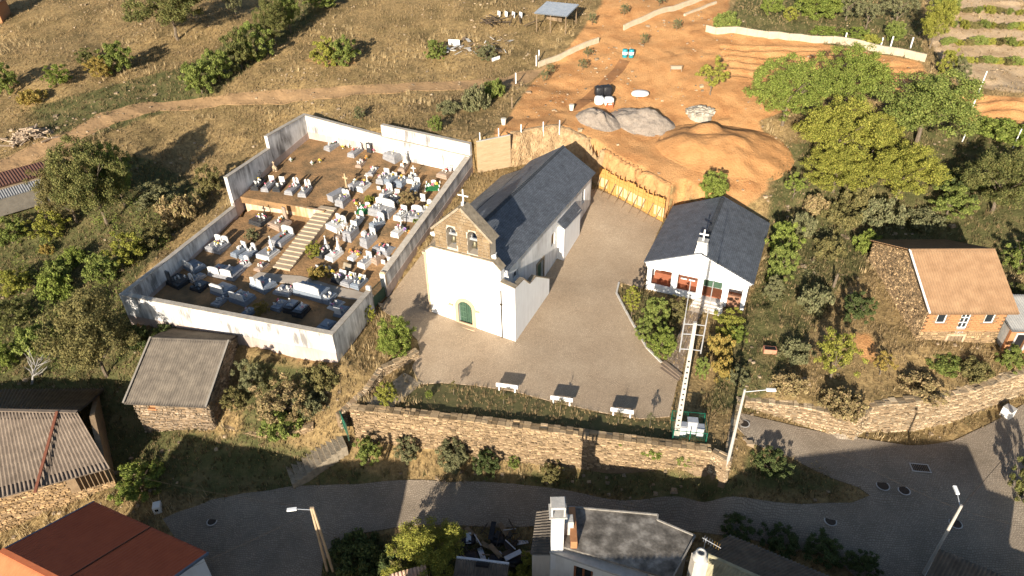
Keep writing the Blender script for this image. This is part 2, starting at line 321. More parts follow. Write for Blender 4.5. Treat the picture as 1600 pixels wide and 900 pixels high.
# smooth, except where two levels meet at a wall
for it in range(6):
    Zp = np.pad(ZZ, 1, 'edge')
    nb = [Zp[:-2, 1:-1], Zp[2:, 1:-1], Zp[1:-1, :-2], Zp[1:-1, 2:]]
    ok = np.ones(ZZ.shape, bool)
    for q in nb: ok &= np.abs(q - ZZ) < .5
    ZZ = np.where(ok, .5 * ZZ + .125 * sum(nb), ZZ)
# fine unevenness of open ground
def vnoise(x, y, s, seed):
    g = np.random.default_rng(seed).normal(size=(256, 256)); X = x / s; Y = y / s
    xi = np.floor(X).astype(int); yi = np.floor(Y).astype(int); fx = X - xi; fy = Y - yi; fx = fx * fx * (3 - 2 * fx); fy = fy * fy * (3 - 2 * fy)
    g_ = lambda i, j: g[(yi + j) % 256, (xi + i) % 256]
    return (g_(0, 0) * (1 - fx) + g_(1, 0) * fx) * (1 - fy) + (g_(0, 1) * (1 - fx) + g_(1, 1) * fx) * fy
rough = (REG == 0) & (np.abs(XX) < 150) & (YY < 200)
ZZ += np.where(rough, .10 * vnoise(XX, YY, 2.6, 1) + .06 * vnoise(XX, YY, 1.1, 2) + .2 * vnoise(XX, YY, 9, 3), 0)
_q0 = np.stack([XX, YY, ZZ - HC], -1) @ np.stack([np.array([_r[k], _f[k], _u[k]]) for k in range(3)], -1)
_px = 800 + F * _q0[..., 0] / np.maximum(_q0[..., 2], 1); _py = 450 + F * _q0[..., 1] / np.maximum(_q0[..., 2], 1)
_pl = inside([(1125, 66), (1290, 76), (1440, 104), (1445, 138), (1330, 150), (1130, 122)], _px, _py) | inside([(1500, 150), (1640, 160), (1640, 205), (1510, 188)], _px, _py)
ZZ += np.where(_pl, .2 * np.sin(2 * np.pi * (YY + .12 * XX + .3 * vnoise(XX, YY, 4, 8)) / 1.7), 0)
ZZ += np.where(REG >= 3, .02 * vnoise(XX, YY, 1.2, 4), 0)
def hz(x, y):
    x = np.asarray(x, float); y = np.asarray(y, float)
    i = np.clip(np.searchsorted(GX, x) - 1, 0, len(GX) - 2); j = np.clip(np.searchsorted(GY, y) - 1, 0, len(GY) - 2)
    fx = np.clip((x - GX[i]) / (GX[i + 1] - GX[i]), 0, 1); fy = np.clip((y - GY[j]) / (GY[j + 1] - GY[j]), 0, 1)
    return (ZZ[j, i] * (1 - fx) + ZZ[j, i + 1] * fx) * (1 - fy) + (ZZ[j + 1, i] * (1 - fx) + ZZ[j + 1, i + 1] * fx) * fy
def G(px, py, dz=0):
    """where the line of sight of that spot of the photograph meets the ground"""
    r = ray(px, py); r = r / np.linalg.norm(r); t = np.arange(32, 260, .1)
    P_ = np.array([0, 0, HC])[:, None] + r[:, None] * t
    k = np.argmax(P_[2] - dz <= hz(P_[0], P_[1]))
    return Vector((P_[0, k], P_[1, k], float(hz(P_[0, k], P_[1, k]))))
_hz0 = hz
def hz(x, y):
    x = np.asarray(x, float); y = np.asarray(y, float); z = _hz0(x, y); c = inside(CEM, x, y); u2 = inside(UPP, x, y)
    if np.any(c): z = np.where(c, np.where(u2, f_cu(x, y), f_cl(x, y)), z)
    return z
def gz(x, y): return float(hz(x, y))
# ------------------------------------------------------------------ ground
def struct(o, label=None):
    o['kind'] = 'structure'
    if label: o['label'] = label
    return o
ny, nx = XX.shape
_q = np.stack([XX, YY, ZZ - HC], -1)
_c0 = _q @ np.stack([np.array([_r[k], _f[k], _u[k]]) for k in range(3)], -1)
PXg = 800 + F * _c0[..., 0] / np.maximum(_c0[..., 2], 1); PYg = 450 + F * _c0[..., 1] / np.maximum(_c0[..., 2], 1)
front = _c0[..., 2] > 5
def soil(polys, blur=3, reg=None):
    m_ = np.zeros(XX.shape)
    for p in polys: m_[inside(p, PXg, PYg) & front] = 1
    if reg is not None: m_[~np.isin(REG, reg)] = 0
    for _ in range(blur):
        q = np.pad(m_, 1, 'edge'); m_ = (q[:-2, 1:-1] + q[2:, 1:-1] + q[1:-1, :-2] + q[1:-1, 2:] + m_ * 2) / 6
    return m_
m_or = soil([[(742, 232), (790, 190), (830, 130), (880, 85), (930, 20), (960, -30), (1150, -30), (1130, 40), (1440, 97), (1455, 130), (1420, 160), (1330, 140), (1180, 190), (1215, 230), (1195, 300), (1150, 335), (1060, 315), (900, 235), (840, 212)], [(1490, 145), (1620, 155), (1620, 210), (1505, 190)], [(1330, 525), (1362, 520), (1378, 555), (1350, 575)]], 4, [0])
m_or = np.maximum(m_or, soil([[(450, 95), (540, 85), (570, 100), (500, 108)]], 6) * .5)
m_gr = soil([[(-40, 250), (60, 330), (215, 240), (330, 300), (200, 450), (330, 560), (200, 700), (-40, 700)], [(1215, 230), (1500, 180), (1640, 200), (1640, 430), (1370, 400), (1290, 480), (1180, 640), (1100, 640), (1190, 430)], [(960, 440), (1065, 480), (1060, 560), (1010, 550)], [(1180, -30), (1440, -30), (1440, 95), (1120, 40)], [(840, 850), (500, 840), (500, 980), (840, 980)], [(1180, 700), (1350, 770), (1150, 760)], [(40, 170), (300, 100), (480, -10), (520, 10), (330, 150), (100, 230)], [(1510, 190), (1640, 215), (1640, 260), (1500, 230)], [(490, 728), (640, 742), (880, 735), (1150, 738), (1150, 790), (900, 768), (700, 752), (480, 765)], [(120, 640), (340, 680), (480, 700), (520, 720), (470, 760), (330, 775), (120, 760)], [(380, 560), (520, 580), (500, 640), (380, 680)]], 8, [0, 1, 2])
m_pale = soil([[(1460, -40), (1640, -40), (1640, 150), (1500, 135), (1450, 60)]], 5, [0])
m_cem = np.isin(REG, (3, 4)) * 1.0
me = bpy.data.meshes.new('ground')
V = np.stack([XX, YY, ZZ], -1).reshape(-1, 3)
idx = np.arange(ny * nx).reshape(ny, nx)
Q = np.stack([idx[:-1, :-1], idx[:-1, 1:], idx[1:, 1:], idx[1:, :-1]], -1).reshape(-1, 4)
def fast_mesh(me, V, Q, k=4):
    me.vertices.add(len(V)); me.vertices.foreach_set('co', np.asarray(V, np.float32).ravel())
    me.loops.add(Q.size); me.loops.foreach_set('vertex_index', Q.astype(np.int32).ravel())
    me.polygons.add(len(Q)); me.polygons.foreach_set('loop_start', np.arange(0, Q.size, k, dtype=np.int32)); me.polygons.foreach_set('loop_total', np.full(len(Q), k, np.int32))
    me.update(calc_edges=True); return me
fast_mesh(me, V, Q)
me.polygons.foreach_set('use_smooth', [True] * len(Q))
at = me.color_attributes.new('soil', 'FLOAT_COLOR', 'POINT')
at.data.foreach_set('color', np.stack([m_or, m_gr, m_cem, m_pale], -1).reshape(-1).astype(np.float32))
def ground_mat():
    m = bpy.data.materials.new('ground_soil'); m.use_nodes = True; n, l, p = nodes_of(m); p.inputs['Roughness'].default_value = .95; p.inputs['Specular IOR Level'].default_value = .1
    g = n.new('ShaderNodeNewGeometry'); pos = g.outputs['Position']
    at = n.new('ShaderNodeAttribute'); at.attribute_name = 'soil'; sp = n.new('ShaderNodeSeparateColor'); l.new(at.outputs['Color'], sp.inputs[0])
    def nz(s, d=6, ro=.6):
        t = n.new('ShaderNodeTexNoise'); t.inputs['Scale'].default_value = s; t.inputs['Detail'].default_value = d; t.inputs['Roughness'].default_value = ro; l.new(pos, t.inputs['Vector']); return t.outputs[0]
    def ramp(f, cols):
        r = n.new('ShaderNodeValToRGB'); e = r.color_ramp.elements
        while len(e) < len(cols): e.new(.5)
        for i, (q, c) in enumerate(cols): e[i].position = q; e[i].color = (*c, 1)
        l.new(f, r.inputs[0]); return r.outputs[0]
    def mix(f, a_, b_):
        x = n.new('ShaderNodeMix'); x.data_type = 'RGBA'; l.new(f, x.inputs[0]); l.new(a_, x.inputs[6]); l.new(b_, x.inputs[7]); return x.outputs[2]
    def edge(mask, s):
        a_ = n.new('ShaderNodeMath'); a_.operation = 'MULTIPLY_ADD'; l.new(nz(s), a_.inputs[0]); a_.inputs[1].default_value = .9; a_.inputs[2].default_value = -.45
        b_ = n.new('ShaderNodeMath'); b_.operation = 'ADD'; l.new(mask, b_.inputs[0]); l.new(a_.outputs[0], b_.inputs[1])
        c_ = n.new('ShaderNodeMapRange'); c_.inputs[1].default_value = .35; c_.inputs[2].default_value = .65; l.new(b_.outputs[0], c_.inputs[0]); return c_.outputs[0]
    dry = ramp(nz(.16, 9, .68), [(.3, (.115, .085, .042)), (.43, (.20, .145, .068)), (.54, (.29, .205, .10)), (.66, (.36, .25, .115)), (.75, (.18, .135, .06))])
    dry2 = ramp(nz(2.6, 8, .7), [(.3, (.45, .42, .38)), (.7, (1.3, 1.3, 1.25))])
    mu = n.new('ShaderNodeVectorMath'); mu.operation = 'MULTIPLY'; l.new(dry, mu.inputs[0]); l.new(dry2, mu.inputs[1])
    org = ramp(nz(.35, 9, .65), [(.28, (.31, .142, .055)), (.45, (.445, .225, .09)), (.6, (.51, .275, .115)), (.75, (.38, .20, .083))])
    grn = ramp(nz(.5, 9, .7), [(.3, (.05, .055, .02)), (.5, (.10, .098, .038)), (.68, (.18, .14, .065))])
    cem = ramp(nz(.45, 9, .7), [(.3, (.13, .085, .042)), (.48, (.27, .15, .068)), (.62, (.34, .18, .075)), (.78, (.22, .15, .07))])
    pal = ramp(nz(.4, 8, .7), [(.3, (.30, .20, .11)), (.5, (.46, .33, .2)), (.7, (.52, .39, .25))])
    c = mix(edge(sp.outputs[1], .6), mu.outputs[0], grn)
    c = mix(edge(at.outputs['Alpha'], .5), c, pal)
    c = mix(edge(sp.outputs[0], .7), c, org)
    c = mix(sp.outputs[2], c, cem)
    v3 = ramp(nz(7, 5, .7), [(.3, (.78, .78, .78)), (.7, (1.18, 1.18, 1.18))])
    m2 = n.new('ShaderNodeVectorMath'); m2.operation = 'MULTIPLY'; l.new(c, m2.inputs[0]); l.new(v3, m2.inputs[1])
    l.new(m2.outputs[0], p.inputs['Base Color'])
    ad = n.new('ShaderNodeMath'); ad.operation = 'ADD'; l.new(nz(1.4, 7, .7), ad.inputs[0]); l.new(nz(5, 4, .6), ad.inputs[1])
    b = n.new('ShaderNodeBump'); b.inputs['Strength'].default_value = .5; b.inputs['Distance'].default_value = .22; l.new(ad.outputs[0], b.inputs['Height']); l.new(b.outputs[0], p.inputs['Normal'])
    return m
GM = ground_mat(); MATS['ground_soil'] = GM
struct(put('ground', me, GM))

def sheet(name, poly, mat, off=.05, step=.5, zf=None, px=True, skirt=.25):
    """a draped paving sheet with real thickness at its edge"""
    P_ = [G(*q)[:2] for q in poly] if px else [tuple(q[:2]) for q in poly]
    out = []
    for i in range(len(P_)):
        a_ = np.array(P_[i]); b_ = np.array(P_[(i + 1) % len(P_)]); k = max(1, int(np.linalg.norm(b_ - a_) / step))
        out += [tuple(a_ + (b_ - a_) * t / k) for t in range(k)]
    A = np.array(out); x = np.arange(A[:, 0].min(), A[:, 0].max(), step); y = np.arange(A[:, 1].min(), A[:, 1].max(), step)
    gx, gy = np.meshgrid(x, y); ins = inside(out, gx, gy); pts2 = [Vector(q) for q in out] + [Vector((a_, b_)) for a_, b_ in zip(gx[ins], gy[ins])]
    n = len(out)
    vv, ee, ff, *_ = geometry.delaunay_2d_cdt(pts2, [(i, (i + 1) % n) for i in range(n)], [], 1, 1e-4)
    zf = zf or hz
    co = [(v.x, v.y, float(zf(v.x, v.y)) + off) for v in vv]
    m = MB(); m.add(co, ff); b0 = len(co)
    # skirt along the boundary
    m.add([(c[0], c[1], c[2] - skirt) for c in co[:n]], []); m.f += [(i, b0 + i, b0 + (i + 1) % n, (i + 1) % n) for i in range(n)]
    return struct(m.build(name, mat))
M_COB = cobble('granite_cobbles', (.345, .258, .175), (.46, .36, .255), (.40, .306, .212), .13, .46)
M_ROAD = cobble('road_cobbles', (.20, .162, .12), (.33, .275, .21), (.265, .215, .163), .15, .15)
M_TRACK = mk('track_dirt', (.24, .15, .075), (.37, .235, .12), .8, .95, .6, 2.5, detail=10, dist=.15)
PLAZA = [(591, 476), (609, 463), (640, 424), (664, 394), (690, 352), (800, 330), (890, 300), (932, 296), (960, 308), (1000, 330), (1035, 348), (1012, 400), (1006, 452), (967, 442), (962, 460), (984, 500), (1010, 545), (1035, 568), (1060, 590), (1046, 652), (1000, 655), (940, 645), (860, 628), (800, 612), (740, 603), (690, 599), (655, 602), (644, 575), (656, 548), (652, 532), (620, 500), (600, 488)]
def inset(poly, d):
    P_ = [np.array(p[:2], float) for p in poly]; n = len(P_); out = []
    ar = sum(P_[i][0] * P_[(i + 1) % n][1] - P_[(i + 1) % n][0] * P_[i][1] for i in range(n)); sg = 1 if ar > 0 else -1
    for i in range(n):
        a_, b_, c_ = P_[i - 1], P_[i], P_[(i + 1) % n]; d0 = (b_ - a_) / np.linalg.norm(b_ - a_); d1 = (c_ - b_) / np.linalg.norm(c_ - b_)
        n0 = np.array([-d0[1], d0[0]]) * sg; n1 = np.array([-d1[1], d1[0]]) * sg; m_ = n0 + n1; m_ /= np.linalg.norm(m_); out.append(tuple(b_ + m_ * d / max(.3, m_ @ n0)))
    return out
M_CEM = mk('cemetery_soil', (.11, .08, .045), (.36, .205, .095), .55, .95, .8, 4, c3=(.24, .145, .07), sharp=.2, dist=.12, detail=9)
ci = inset(CEM, .2); UPI = inset(UPP, 1.0)
_ul = U(380, 306, 3.75); _ur = U(506, 330, 3.35)
sheet('cemetery_ground', ci, M_CEM, 0, .5, zf=lambda x, y: float(f_cl(np.array(x), np.array(y))) - (.6 if bool(inside(UPI, np.array(x), np.array(y))) else 0), px=False, skirt=.6)
UT = [(_ul[0] - .9, _ul[1] + .1), (_ur[0], _ur[1] + .1)] + [p for p in UPP[3:6]] + [(-19.8, 83.2), (-26.7, 86.8), (-29.6, 79.8), (-32.2, 71.6)]
def _ut(x, y):
    d = 9.
    for a_, b_ in zip(UPP[2:5], UPP[3:6]):
        a_ = np.array(a_[:2]); b_ = np.array(b_[:2]); t_ = np.clip(((x - a_[0]) * (b_ - a_)[0] + (y - a_[1]) * (b_ - a_)[1]) / ((b_ - a_) @ (b_ - a_)), 0, 1); q_ = a_ + (b_ - a_) * t_; d = min(d, math.hypot(x - q_[0], y - q_[1]))
    k_ = min(1, d / 2.0); return float(f_cu(np.array(x), np.array(y))) * k_ + (float(f_cl(np.array(x), np.array(y))) - .02) * (1 - k_) + .02
sheet('upper_terrace_ground', UT, M_CEM, 0, .5, zf=_ut, px=False, skirt=.8)
sheet('plaza_paving', PLAZA, M_COB, .06)
ROAD = [(255, 812), (330, 782), (420, 768), (560, 758), (680, 753), (800, 757), (900, 770), (1000, 783), (1100, 786), (1250, 789), (1330, 787), (1359, 775), (1340, 762), (1300, 748), (1235, 716), (1175, 694), (1152, 668), (1156, 646), (1172, 650), (1220, 662), (1300, 680), (1420, 697), (1490, 690), (1545, 664), (1600, 632), (1720, 600), (1700, 800), (1660, 1000), (1400, 960), (1300, 868), (1180, 846), (1000, 824), (840, 822), (640, 822), (540, 838), (505, 880), (495, 960), (330, 960), (300, 880)]
sheet('cobbled_road', ROAD, M_ROAD, .07)
sheet('dirt_track', [(-20, 262), (60, 222), (110, 205), (150, 180), (230, 160), (320, 152), (450, 141), (600, 132), (720, 127), (790, 122), (812, 112), (845, 108), (860, 98), (830, 128), (795, 138), (700, 141), (600, 147), (470, 158), (340, 166), (250, 174), (175, 195), (120, 222), (60, 250), (-20, 292)], M_TRACK, .05, .6, skirt=.1)
# ------------------------------------------------------------------ shared materials
WHITE = plaster('white_lime_render', (.84, .84, .83), (.55, .53, .50), .35)
WHITE2 = plaster('weathered_white_render', (.76, .75, .73), (.20, .19, .18), 1.0)
PINKBASE = plaster('bare_cement_plinth', (.50, .40, .35), (.28, .23, .2), .8)
COPE = mk('grimy_coping', (.30, .26, .21), (.50, .45, .38), 2.5, .95, .4, 10)
CONC = mk('grey_concrete', (.34, .32, .29), (.52, .50, .46), 1.4, .9, .3, 8)
SLATE = slate('blue_black_slate', (.080, .090, .106), (.108, .119, .138))
STONE = mk('warm_granite', (.22, .15, .085), (.38, .30, .20), 1.3, .9, .5, 7, island=.4, c3=(.30, .215, .125))
MORTAR = mk('pale_mortar', (.40, .34, .26), (.50, .44, .36), 3, .95, .3, 14)
LICHEN = mk('lichen_stone', (.16, .13, .09), (.36, .30, .22), 2.2, .95, .6, 7)
DGREEN = mk('green_painted_wood', (.035, .075, .05), (.06, .105, .07), 4, .6)
FRAME = mk('dressed_granite', (.38, .28, .18), (.48, .37, .25), 2, .85, .3, 9)
DARK = mk('dark_interior', (.012, .012, .014), None, rough=.8)
GLASS = mk('dark_glass', (.02, .025, .03), None, rough=.08, spec=.6)
METALW = mk('white_painted_metal', (.80, .80, .78), None, rough=.5)
IRON = mk('dark_iron', (.04, .035, .03), (.08, .06, .045), 6, .6, metal=.4)
GREYM = mk('galvanised_metal', (.42, .43, .45), (.55, .56, .57), 3, .45, metal=.5)
WOOD = mk('weathered_plank', (.17, .12, .075), (.30, .22, .14), 1.5, .9, .4, 10, stretch=(1, 1, 1), island=.25)
BROWNT = mk('brown_tile', (.22, .075, .038), (.29, .105, .055), 3, .6, island=.12)

# ------------------------------------------------------------------ church
ch = thing('church', 'white church with stone twin bell gable and long dark slate roof', 'church', (CH_O[0], CH_O[1], 0), CH_A)
fac = MB().plate([(0, -1.5), (7.75, -1.5), (7.75, 6.95), (6.95, 7.75), (.77, 7.75), (0, 7.1)], [arch(3.87, -.25, 1.5, 1.72, 10)], .8).build('facade_wall', WHITE, ch)
MB().plate(arch(3.87, -.35, 2.2, 1.72, 14), [arch(3.87, -.05, 1.5, 1.72, 10)], .14, (0, -.1, 0)).build('door_frame', FRAME, ch)
dr = MB().plate(arch(3.87, -.24, 1.48, 1.72, 10), (), .08, (0, .28, 0)).build('door', DGREEN, ch)
for x in (3.2, 3.5, 3.8, 3.94, 4.24, 4.54): MB().box(x - .11, x + .11, .24, .275, -.2, 1.9 if abs(x - 3.87) > .5 else 2.25).build('door_board', DGREEN, dr)
for z in (.35, 1.0, 1.6): MB().box(3.22, 3.82, .215, .24, z, z + .12).build('door_rail', mk('light_green_rail', (.07, .12, .08), None, rough=.5), dr)
MB().box(2.7, 5.05, -.55, .25, -.75, -.25).build('door_step', FRAME, ch)
for x in (2.35, 5.2): MB().box(x - .25, x + .25, -.22, .0, 1.68, 1.82).build('impost_block', FRAME, ch)
MB().bar((.68, .4, 7.82), (7.06, .4, 7.82), 1.1, .13).build('string_course', LICHEN, ch)
def slab_slope(p0, p1, y0, y1, th):
    a_ = Vector((p0[0], 0, p0[1])); b_ = Vector((p1[0], 0, p1[1])); d = (b_ - a_).normalized(); nn = Vector((-d.z, 0, d.x)) * th
    vs_ = []
    for y in (y0, y1):
        for q in (a_, b_, b_ + nn, a_ + nn): vs_.append((q.x, y, q.z))
    return MB().add(vs_, [(0, 1, 2, 3), (7, 6, 5, 4), (0, 4, 5, 1), (1, 5, 6, 2), (2, 6, 7, 3), (3, 7, 4, 0)])
BG = [(1.17, 7.89), (6.8, 7.89), (6.8, 9.78), (4.0, 12.3), (1.17, 9.78)]
BH = [arch(2.92, 8.12, 1.0, 9.78, 10), arch(5.06, 8.0, 1.0, 9.82, 10)]
bel = MB().plate(BG, BH, 1.05, (0, .03, 0)).build('bell_gable', MORTAR, ch)
def clip_poly(sub, clip):
    out = sub
    for i in range(len(clip)):
        a_, b_ = clip[i], clip[(i + 1) % len(clip)]; inp = out; out = []
        side = lambda p: (b_[0] - a_[0]) * (p[1] - a_[1]) - (b_[1] - a_[1]) * (p[0] - a_[0])
        for k in range(len(inp)):
            p, q = inp[k], inp[(k + 1) % len(inp)]; sp_, sq = side(p), side(q)
            if sp_ >= 0: out.append(p)
            if sp_ * sq < 0: t = sp_ / (sp_ - sq); out.append((p[0] + (q[0] - p[0]) * t, p[1] + (q[1] - p[1]) * t))
        if not out: return []
    return out
z = 7.92
while z < 12.2:
    h = random.uniform(.26, .38); x = 1.2 + random.uniform(-.3, 0)
    while x < 6.8:
        w_ = random.uniform(.42, .95); segs = [(x + .02, x + w_ - .02)]
        for cx, zs in ((2.92, 9.78), (5.06, 9.82)):
            r_ = .52 if z < zs else math.sqrt(max(0, .52 ** 2 - (z - zs) ** 2))
            if r_ > 0:
                ns = []
                for s0, s1 in segs:
                    if s1 < cx - r_ or s0 > cx + r_: ns.append((s0, s1)); continue
                    if s0 < cx - r_ - .1: ns.append((s0, cx - r_))
                    if s1 > cx + r_ + .1: ns.append((cx + r_, s1))
                segs = ns
        for s0, s1 in segs:
            pg = clip_poly([(s0, z + .02), (s1, z + .02), (s1, z + h - .02), (s0, z + h - .02)], BG)
            if len(pg) > 2 and s1 - s0 > .08: MB().plate(pg, (), .1, (0, -.01 - random.uniform(0, .03), 0)).build('stone', STONE, bel)
        x += w_
    z += h
slab_slope((.95, 9.62), (4.0, 12.34), -.12, 1.2, .2).build('gable_coping', LICHEN, ch)
slab_slope((4.0, 12.34), (7.02, 9.62), -.12, 1.2, .2).build('gable_coping', LICHEN, ch)
for (x0, x1, z0, z1) in ((0, .8, 7.12, 7.8), (6.95, 7.8, 7.78, 6.95)):
    slab_slope((x0, z0), (x1, z1), -.05, .9, .12).build('shoulder_coping', LICHEN, ch)
MB().box(-.35, .02, -.12, .75, 6.75, 7.0).box(-.22, -.001, -.06, .6, -1, 6.75).build('corner_pilaster', FRAME, ch)
for cx, z0 in ((2.92, 9.35), (5.06, 9.3)):
    bl = MB().lathe([(.0, .62), (.12, .6), (.2, .5), (.24, .25), (.34, 0), (.30, 0)], 14, (cx, .5, z0 - .75)).build('bell', mk('old_bronze', (.12, .10, .06), (.22, .2, .14), 4, .5, metal=.6), ch, True)
    MB().bar((cx - .48, .5, z0 - .02), (cx + .48, .5, z0 - .02), .16, .2).tube((cx - .3, .5, z0), (cx - .3, .5, z0 + .4), .05).tube((cx + .3, .5, z0), (cx + .3, .5, z0 + .4), .05).build('yoke', GREYM, bl)
MB().box(3.9, 4.1, .45, .6, 12.4, 12.75).box(4.04, 4.14, .5, .56, 12.7, 13.95).box(3.58, 4.6, .5, .56, 13.32, 13.42).build('roof_cross', METALW, ch)
for x, y_, z_, s in ((.98, .3, 9.2, -1), (7.0, .6, 8.15, 1)):
    MB().lathe([(.03, -.25), (.07, 0), (.26, .35), (.24, .36)], 12).build('loudspeaker', METALW, ch).location = (x, y_, z_)
    ob = ch.children[-1] if False else COL.objects[-1]; ob.rotation_euler = (math.radians(105), 0, 0)
    for pp in ob.data.polygons: pp.use_smooth = True
# nave
RW_h = [rect(2.75, 3.95, 4.05, 4.95), rect(8.2, 9.75, .2, 2.7), arch(12.25, 2.85, .95, 4.0, 8, .35), rect(20.4, 21.25, 3.7, 5.35)]
MB().plate([(.8, -1.5), (23.3, -1.5), (23.3, 6.35), (.8, 6.35)], RW_h, .5, (7.6, 0, 0), (0, 1, 0)).build('side_wall', WHITE2 if False else plaster('white_side_render', (.80, .80, .79), (.45, .44, .42), .8), ch)
SIDEW = MATS['white_side_render']
MB().plate([(.8, -1.5), (23.3, -1.5), (23.3, 6.35), (.8, 6.35)], (), .5, (.6, 0, 0), (0, 1, 0)).build('side_wall', SIDEW, ch)
MB().plate([(.1, -1), (7.6, -1), (7.6, 6.35), (3.87, 8.8), (.1, 6.35)], (), .4, (0, 22.9, 0)).build('back_wall', SIDEW, ch)
for k, h_ in enumerate(RW_h):
    b0 = MB()
    lo = min(p[0] for p in h_); hi = max(p[0] for p in h_); z0 = min(p[1] for p in h_); z1 = max(p[1] for p in h_)
    if k == 1:
        d_ = MB().box(7.3, 7.36, lo, hi, z0, z1).build('side_door', DGREEN, ch)
        MB().plate(rect(lo - .2, hi + .2, z0 - .1, z1 + .25), [rect(lo, hi, z0, z1)], .12, (7.68, 0, 0), (0, 1, 0)).build('side_door_frame', LICHEN, ch)
    else:
        wd = MB().box(7.3, 7.34, lo, hi, z0, z1).build('window', GLASS if k != 2 else mk('amber_glass', (.45, .28, .10), (.6, .42, .2), 3, .3), ch)
        b0.box(7.36, 7.42, lo, lo + .08, z0, z1).box(7.36, 7.42, hi - .08, hi, z0, z1).box(7.36, 7.42, lo, hi, z0, z0 + .08).box(7.36, 7.42, lo, hi, z1 - .08, z1).box(7.36, 7.41, (lo + hi) / 2 - .025, (lo + hi) / 2 + .025, z0, z1)
        b0.build('window_frame', FRAME if k == 2 else METALW, wd)
slope_roof('roof_slope', SLATE, ch, (7.98, .75, 6.38), (7.98, 23.6, 6.38), (3.87, 23.6, 8.95), (3.87, .75, 8.95))
slope_roof('roof_slope', SLATE, ch, (-.25, 23.6, 6.38), (-.25, .75, 6.38), (3.87, .75, 8.95), (3.87, 23.6, 8.95))
slope_roof('aisle_roof', slate('grey_slate_lit', (.10, .10, .10), (.14, .135, .13)), ch, (-2.5, 20.5, 5.35), (-2.5, 5.5, 5.35), (.05, 5.5, 6.62), (.05, 20.5, 6.62))  # paler slate: light on the flatter slope put into the colour
MB().box(-2.3, .1, 5.7, 20.3, -1, 5.4).build('aisle_wall', SIDEW, ch)
rb = MB()
for k in range(76):
    y_ = .9 + k * .3
    rb.add([(3.62, y_, 8.87), (3.87, y_, 9.05 + .03 * (k % 2)), (4.12, y_, 8.87), (3.62, y_ + .29, 8.85), (3.87, y_ + .29, 9.02), (4.12, y_ + .29, 8.85)], [(0, 1, 4, 3), (1, 2, 5, 4), (0, 2, 1), (3, 4, 5)])
rb.build('ridge_tiles', SLATE, ch, kind='stuff')
MB().box(7.55, 8.02, .78, .95, 5.9, 6.5).tube((7.95, 1.1, 6.3), (7.95, 1.1, 3.5), .05).build('gutter_end', METALW, ch)
# lean-to sacristy
ls = MB().box(7.6, 8.35, 13.45, 18.1, -1, 4.45).build('sacristy_wall', WHITE, ch)
slope_roof('sacristy_roof', SLATE, ch, (8.5, 13.3, 4.45), (8.5, 18.3, 4.25), (7.6, 18.3, 5.15), (7.6, 13.3, 5.15), .08)
# stair annex to the right of the facade
an = MB().plate([(7.75, -1.5), (9.15, -1.5), (9.15, 5.5), (7.75, 5.8)], (), .4).build('stair_front_wall', WHITE, ch)
MB().plate([(.4, -1.5), (7.8, -1.5), (7.8, 1.75), (4.4, 4.1), (3.05, 4.1), (1.8, 5.4), (.4, 5.5)], (), .35, (9.15, 0, 0), (0, 1, 0)).build('stair_side_wall', WHITE, ch)
for k in range(9): MB().box(7.65, 8.8, 1.2 + k * .7, 1.9 + k * .7, -1, 4.4 - k * .5).build('stair_step', CONC, ch)
cp = MB()
for (a_, b_) in (((7.7, .2, 5.85), (9.2, .2, 5.54)),): cp.bar(a_, b_, .55, .1)
cp.build('stair_coping', LICHEN, ch)
cp = MB()
for (a_, b_) in (((8.98, .3, 5.55), (8.98, 1.85, 5.46)), ((8.98, 1.8, 5.45), (8.98, 3.1, 4.16)), ((8.98, 3.05, 4.16), (8.98, 4.45, 4.16)), ((8.98, 4.4, 4.16), (8.98, 7.85, 1.8))): cp.bar(a_, b_, .48, .1)
cp.build('stair_coping', LICHEN, ch)
MB().tube((7.78, -.1, -.6), (7.78, -.1, 4.9), .055).box(7.66, 7.9, -.16, -.0, 3.3, 3.42).build('drain_pipe', IRON, ch)

# ------------------------------------------------------------------ parish hall
HA = math.radians(-24.5); HO = (13.7, 57.1, 0)
hl = thing('parish_hall', 'white parish hall with slate roof, open porch and small cross turret', 'hall', HO, HA)
HW, HD, HE, HR = 9.5, 12.2, 3.45, 5.6
BE = [(-.15, HE - .75), (HW + .15, HE - .75), (HW + .45, HE - .1), (HW / 2, HR - .08), (-.45, HE - .1)]
MB().plate(BE, (), .35).build('gable_front', WHITE, hl)
for x0, x1 in ((-.1, .35), (2.35, 2.95), (4.9, 5.45), (7.35, 7.9), (9.2, 9.6)):
    MB().box(x0, x1, .02, .42, -1.2, HE - .74).build('porch_pillar', WHITE, hl)
MB().box(0, HW, .45, 2.0, -1.2, .62).build('porch_floor', BROWNT, hl)
MB().box(.3, 4.95, .05, .3, -1.2, .75).build('porch_low_wall', WHITE, hl)
MB().box(7.85, HW - .3, .05, .3, -1.2, 1.45).build('porch_low_wall', mk('brown_tiled_panel', (.24, .12, .075), (.30, .16, .10), 5, .6), hl)
MB().plate(rect(-.05, HW + .05, -1.2, HE - .1), [rect(.9, 2.2, .62, 2.6), rect(5.3, 7.1, .62, 2.55)], .3, (0, 2.0, 0)).build('porch_back_wall', WHITE, hl)
MB().box(.9, 2.2, 2.1, 2.15, .62, 2.6).build('porch_door', mk('red_brown_door', (.17, .06, .03), (.22, .085, .042), 6, .5), hl)
gd = MB().box(5.3, 7.1, 2.1, 2.15, .62, 2.55).build('green_door', DGREEN, hl)
for x in (5.4, 5.85, 6.3, 6.75): MB().box(x, x + .36, 2.05, 2.1, .7, 2.48).build('door_panel', DGREEN, gd)
MB().box(.35, 4.95, 1.5, 1.99, .6, 1.35).build('porch_wainscot', BROWNT, hl)
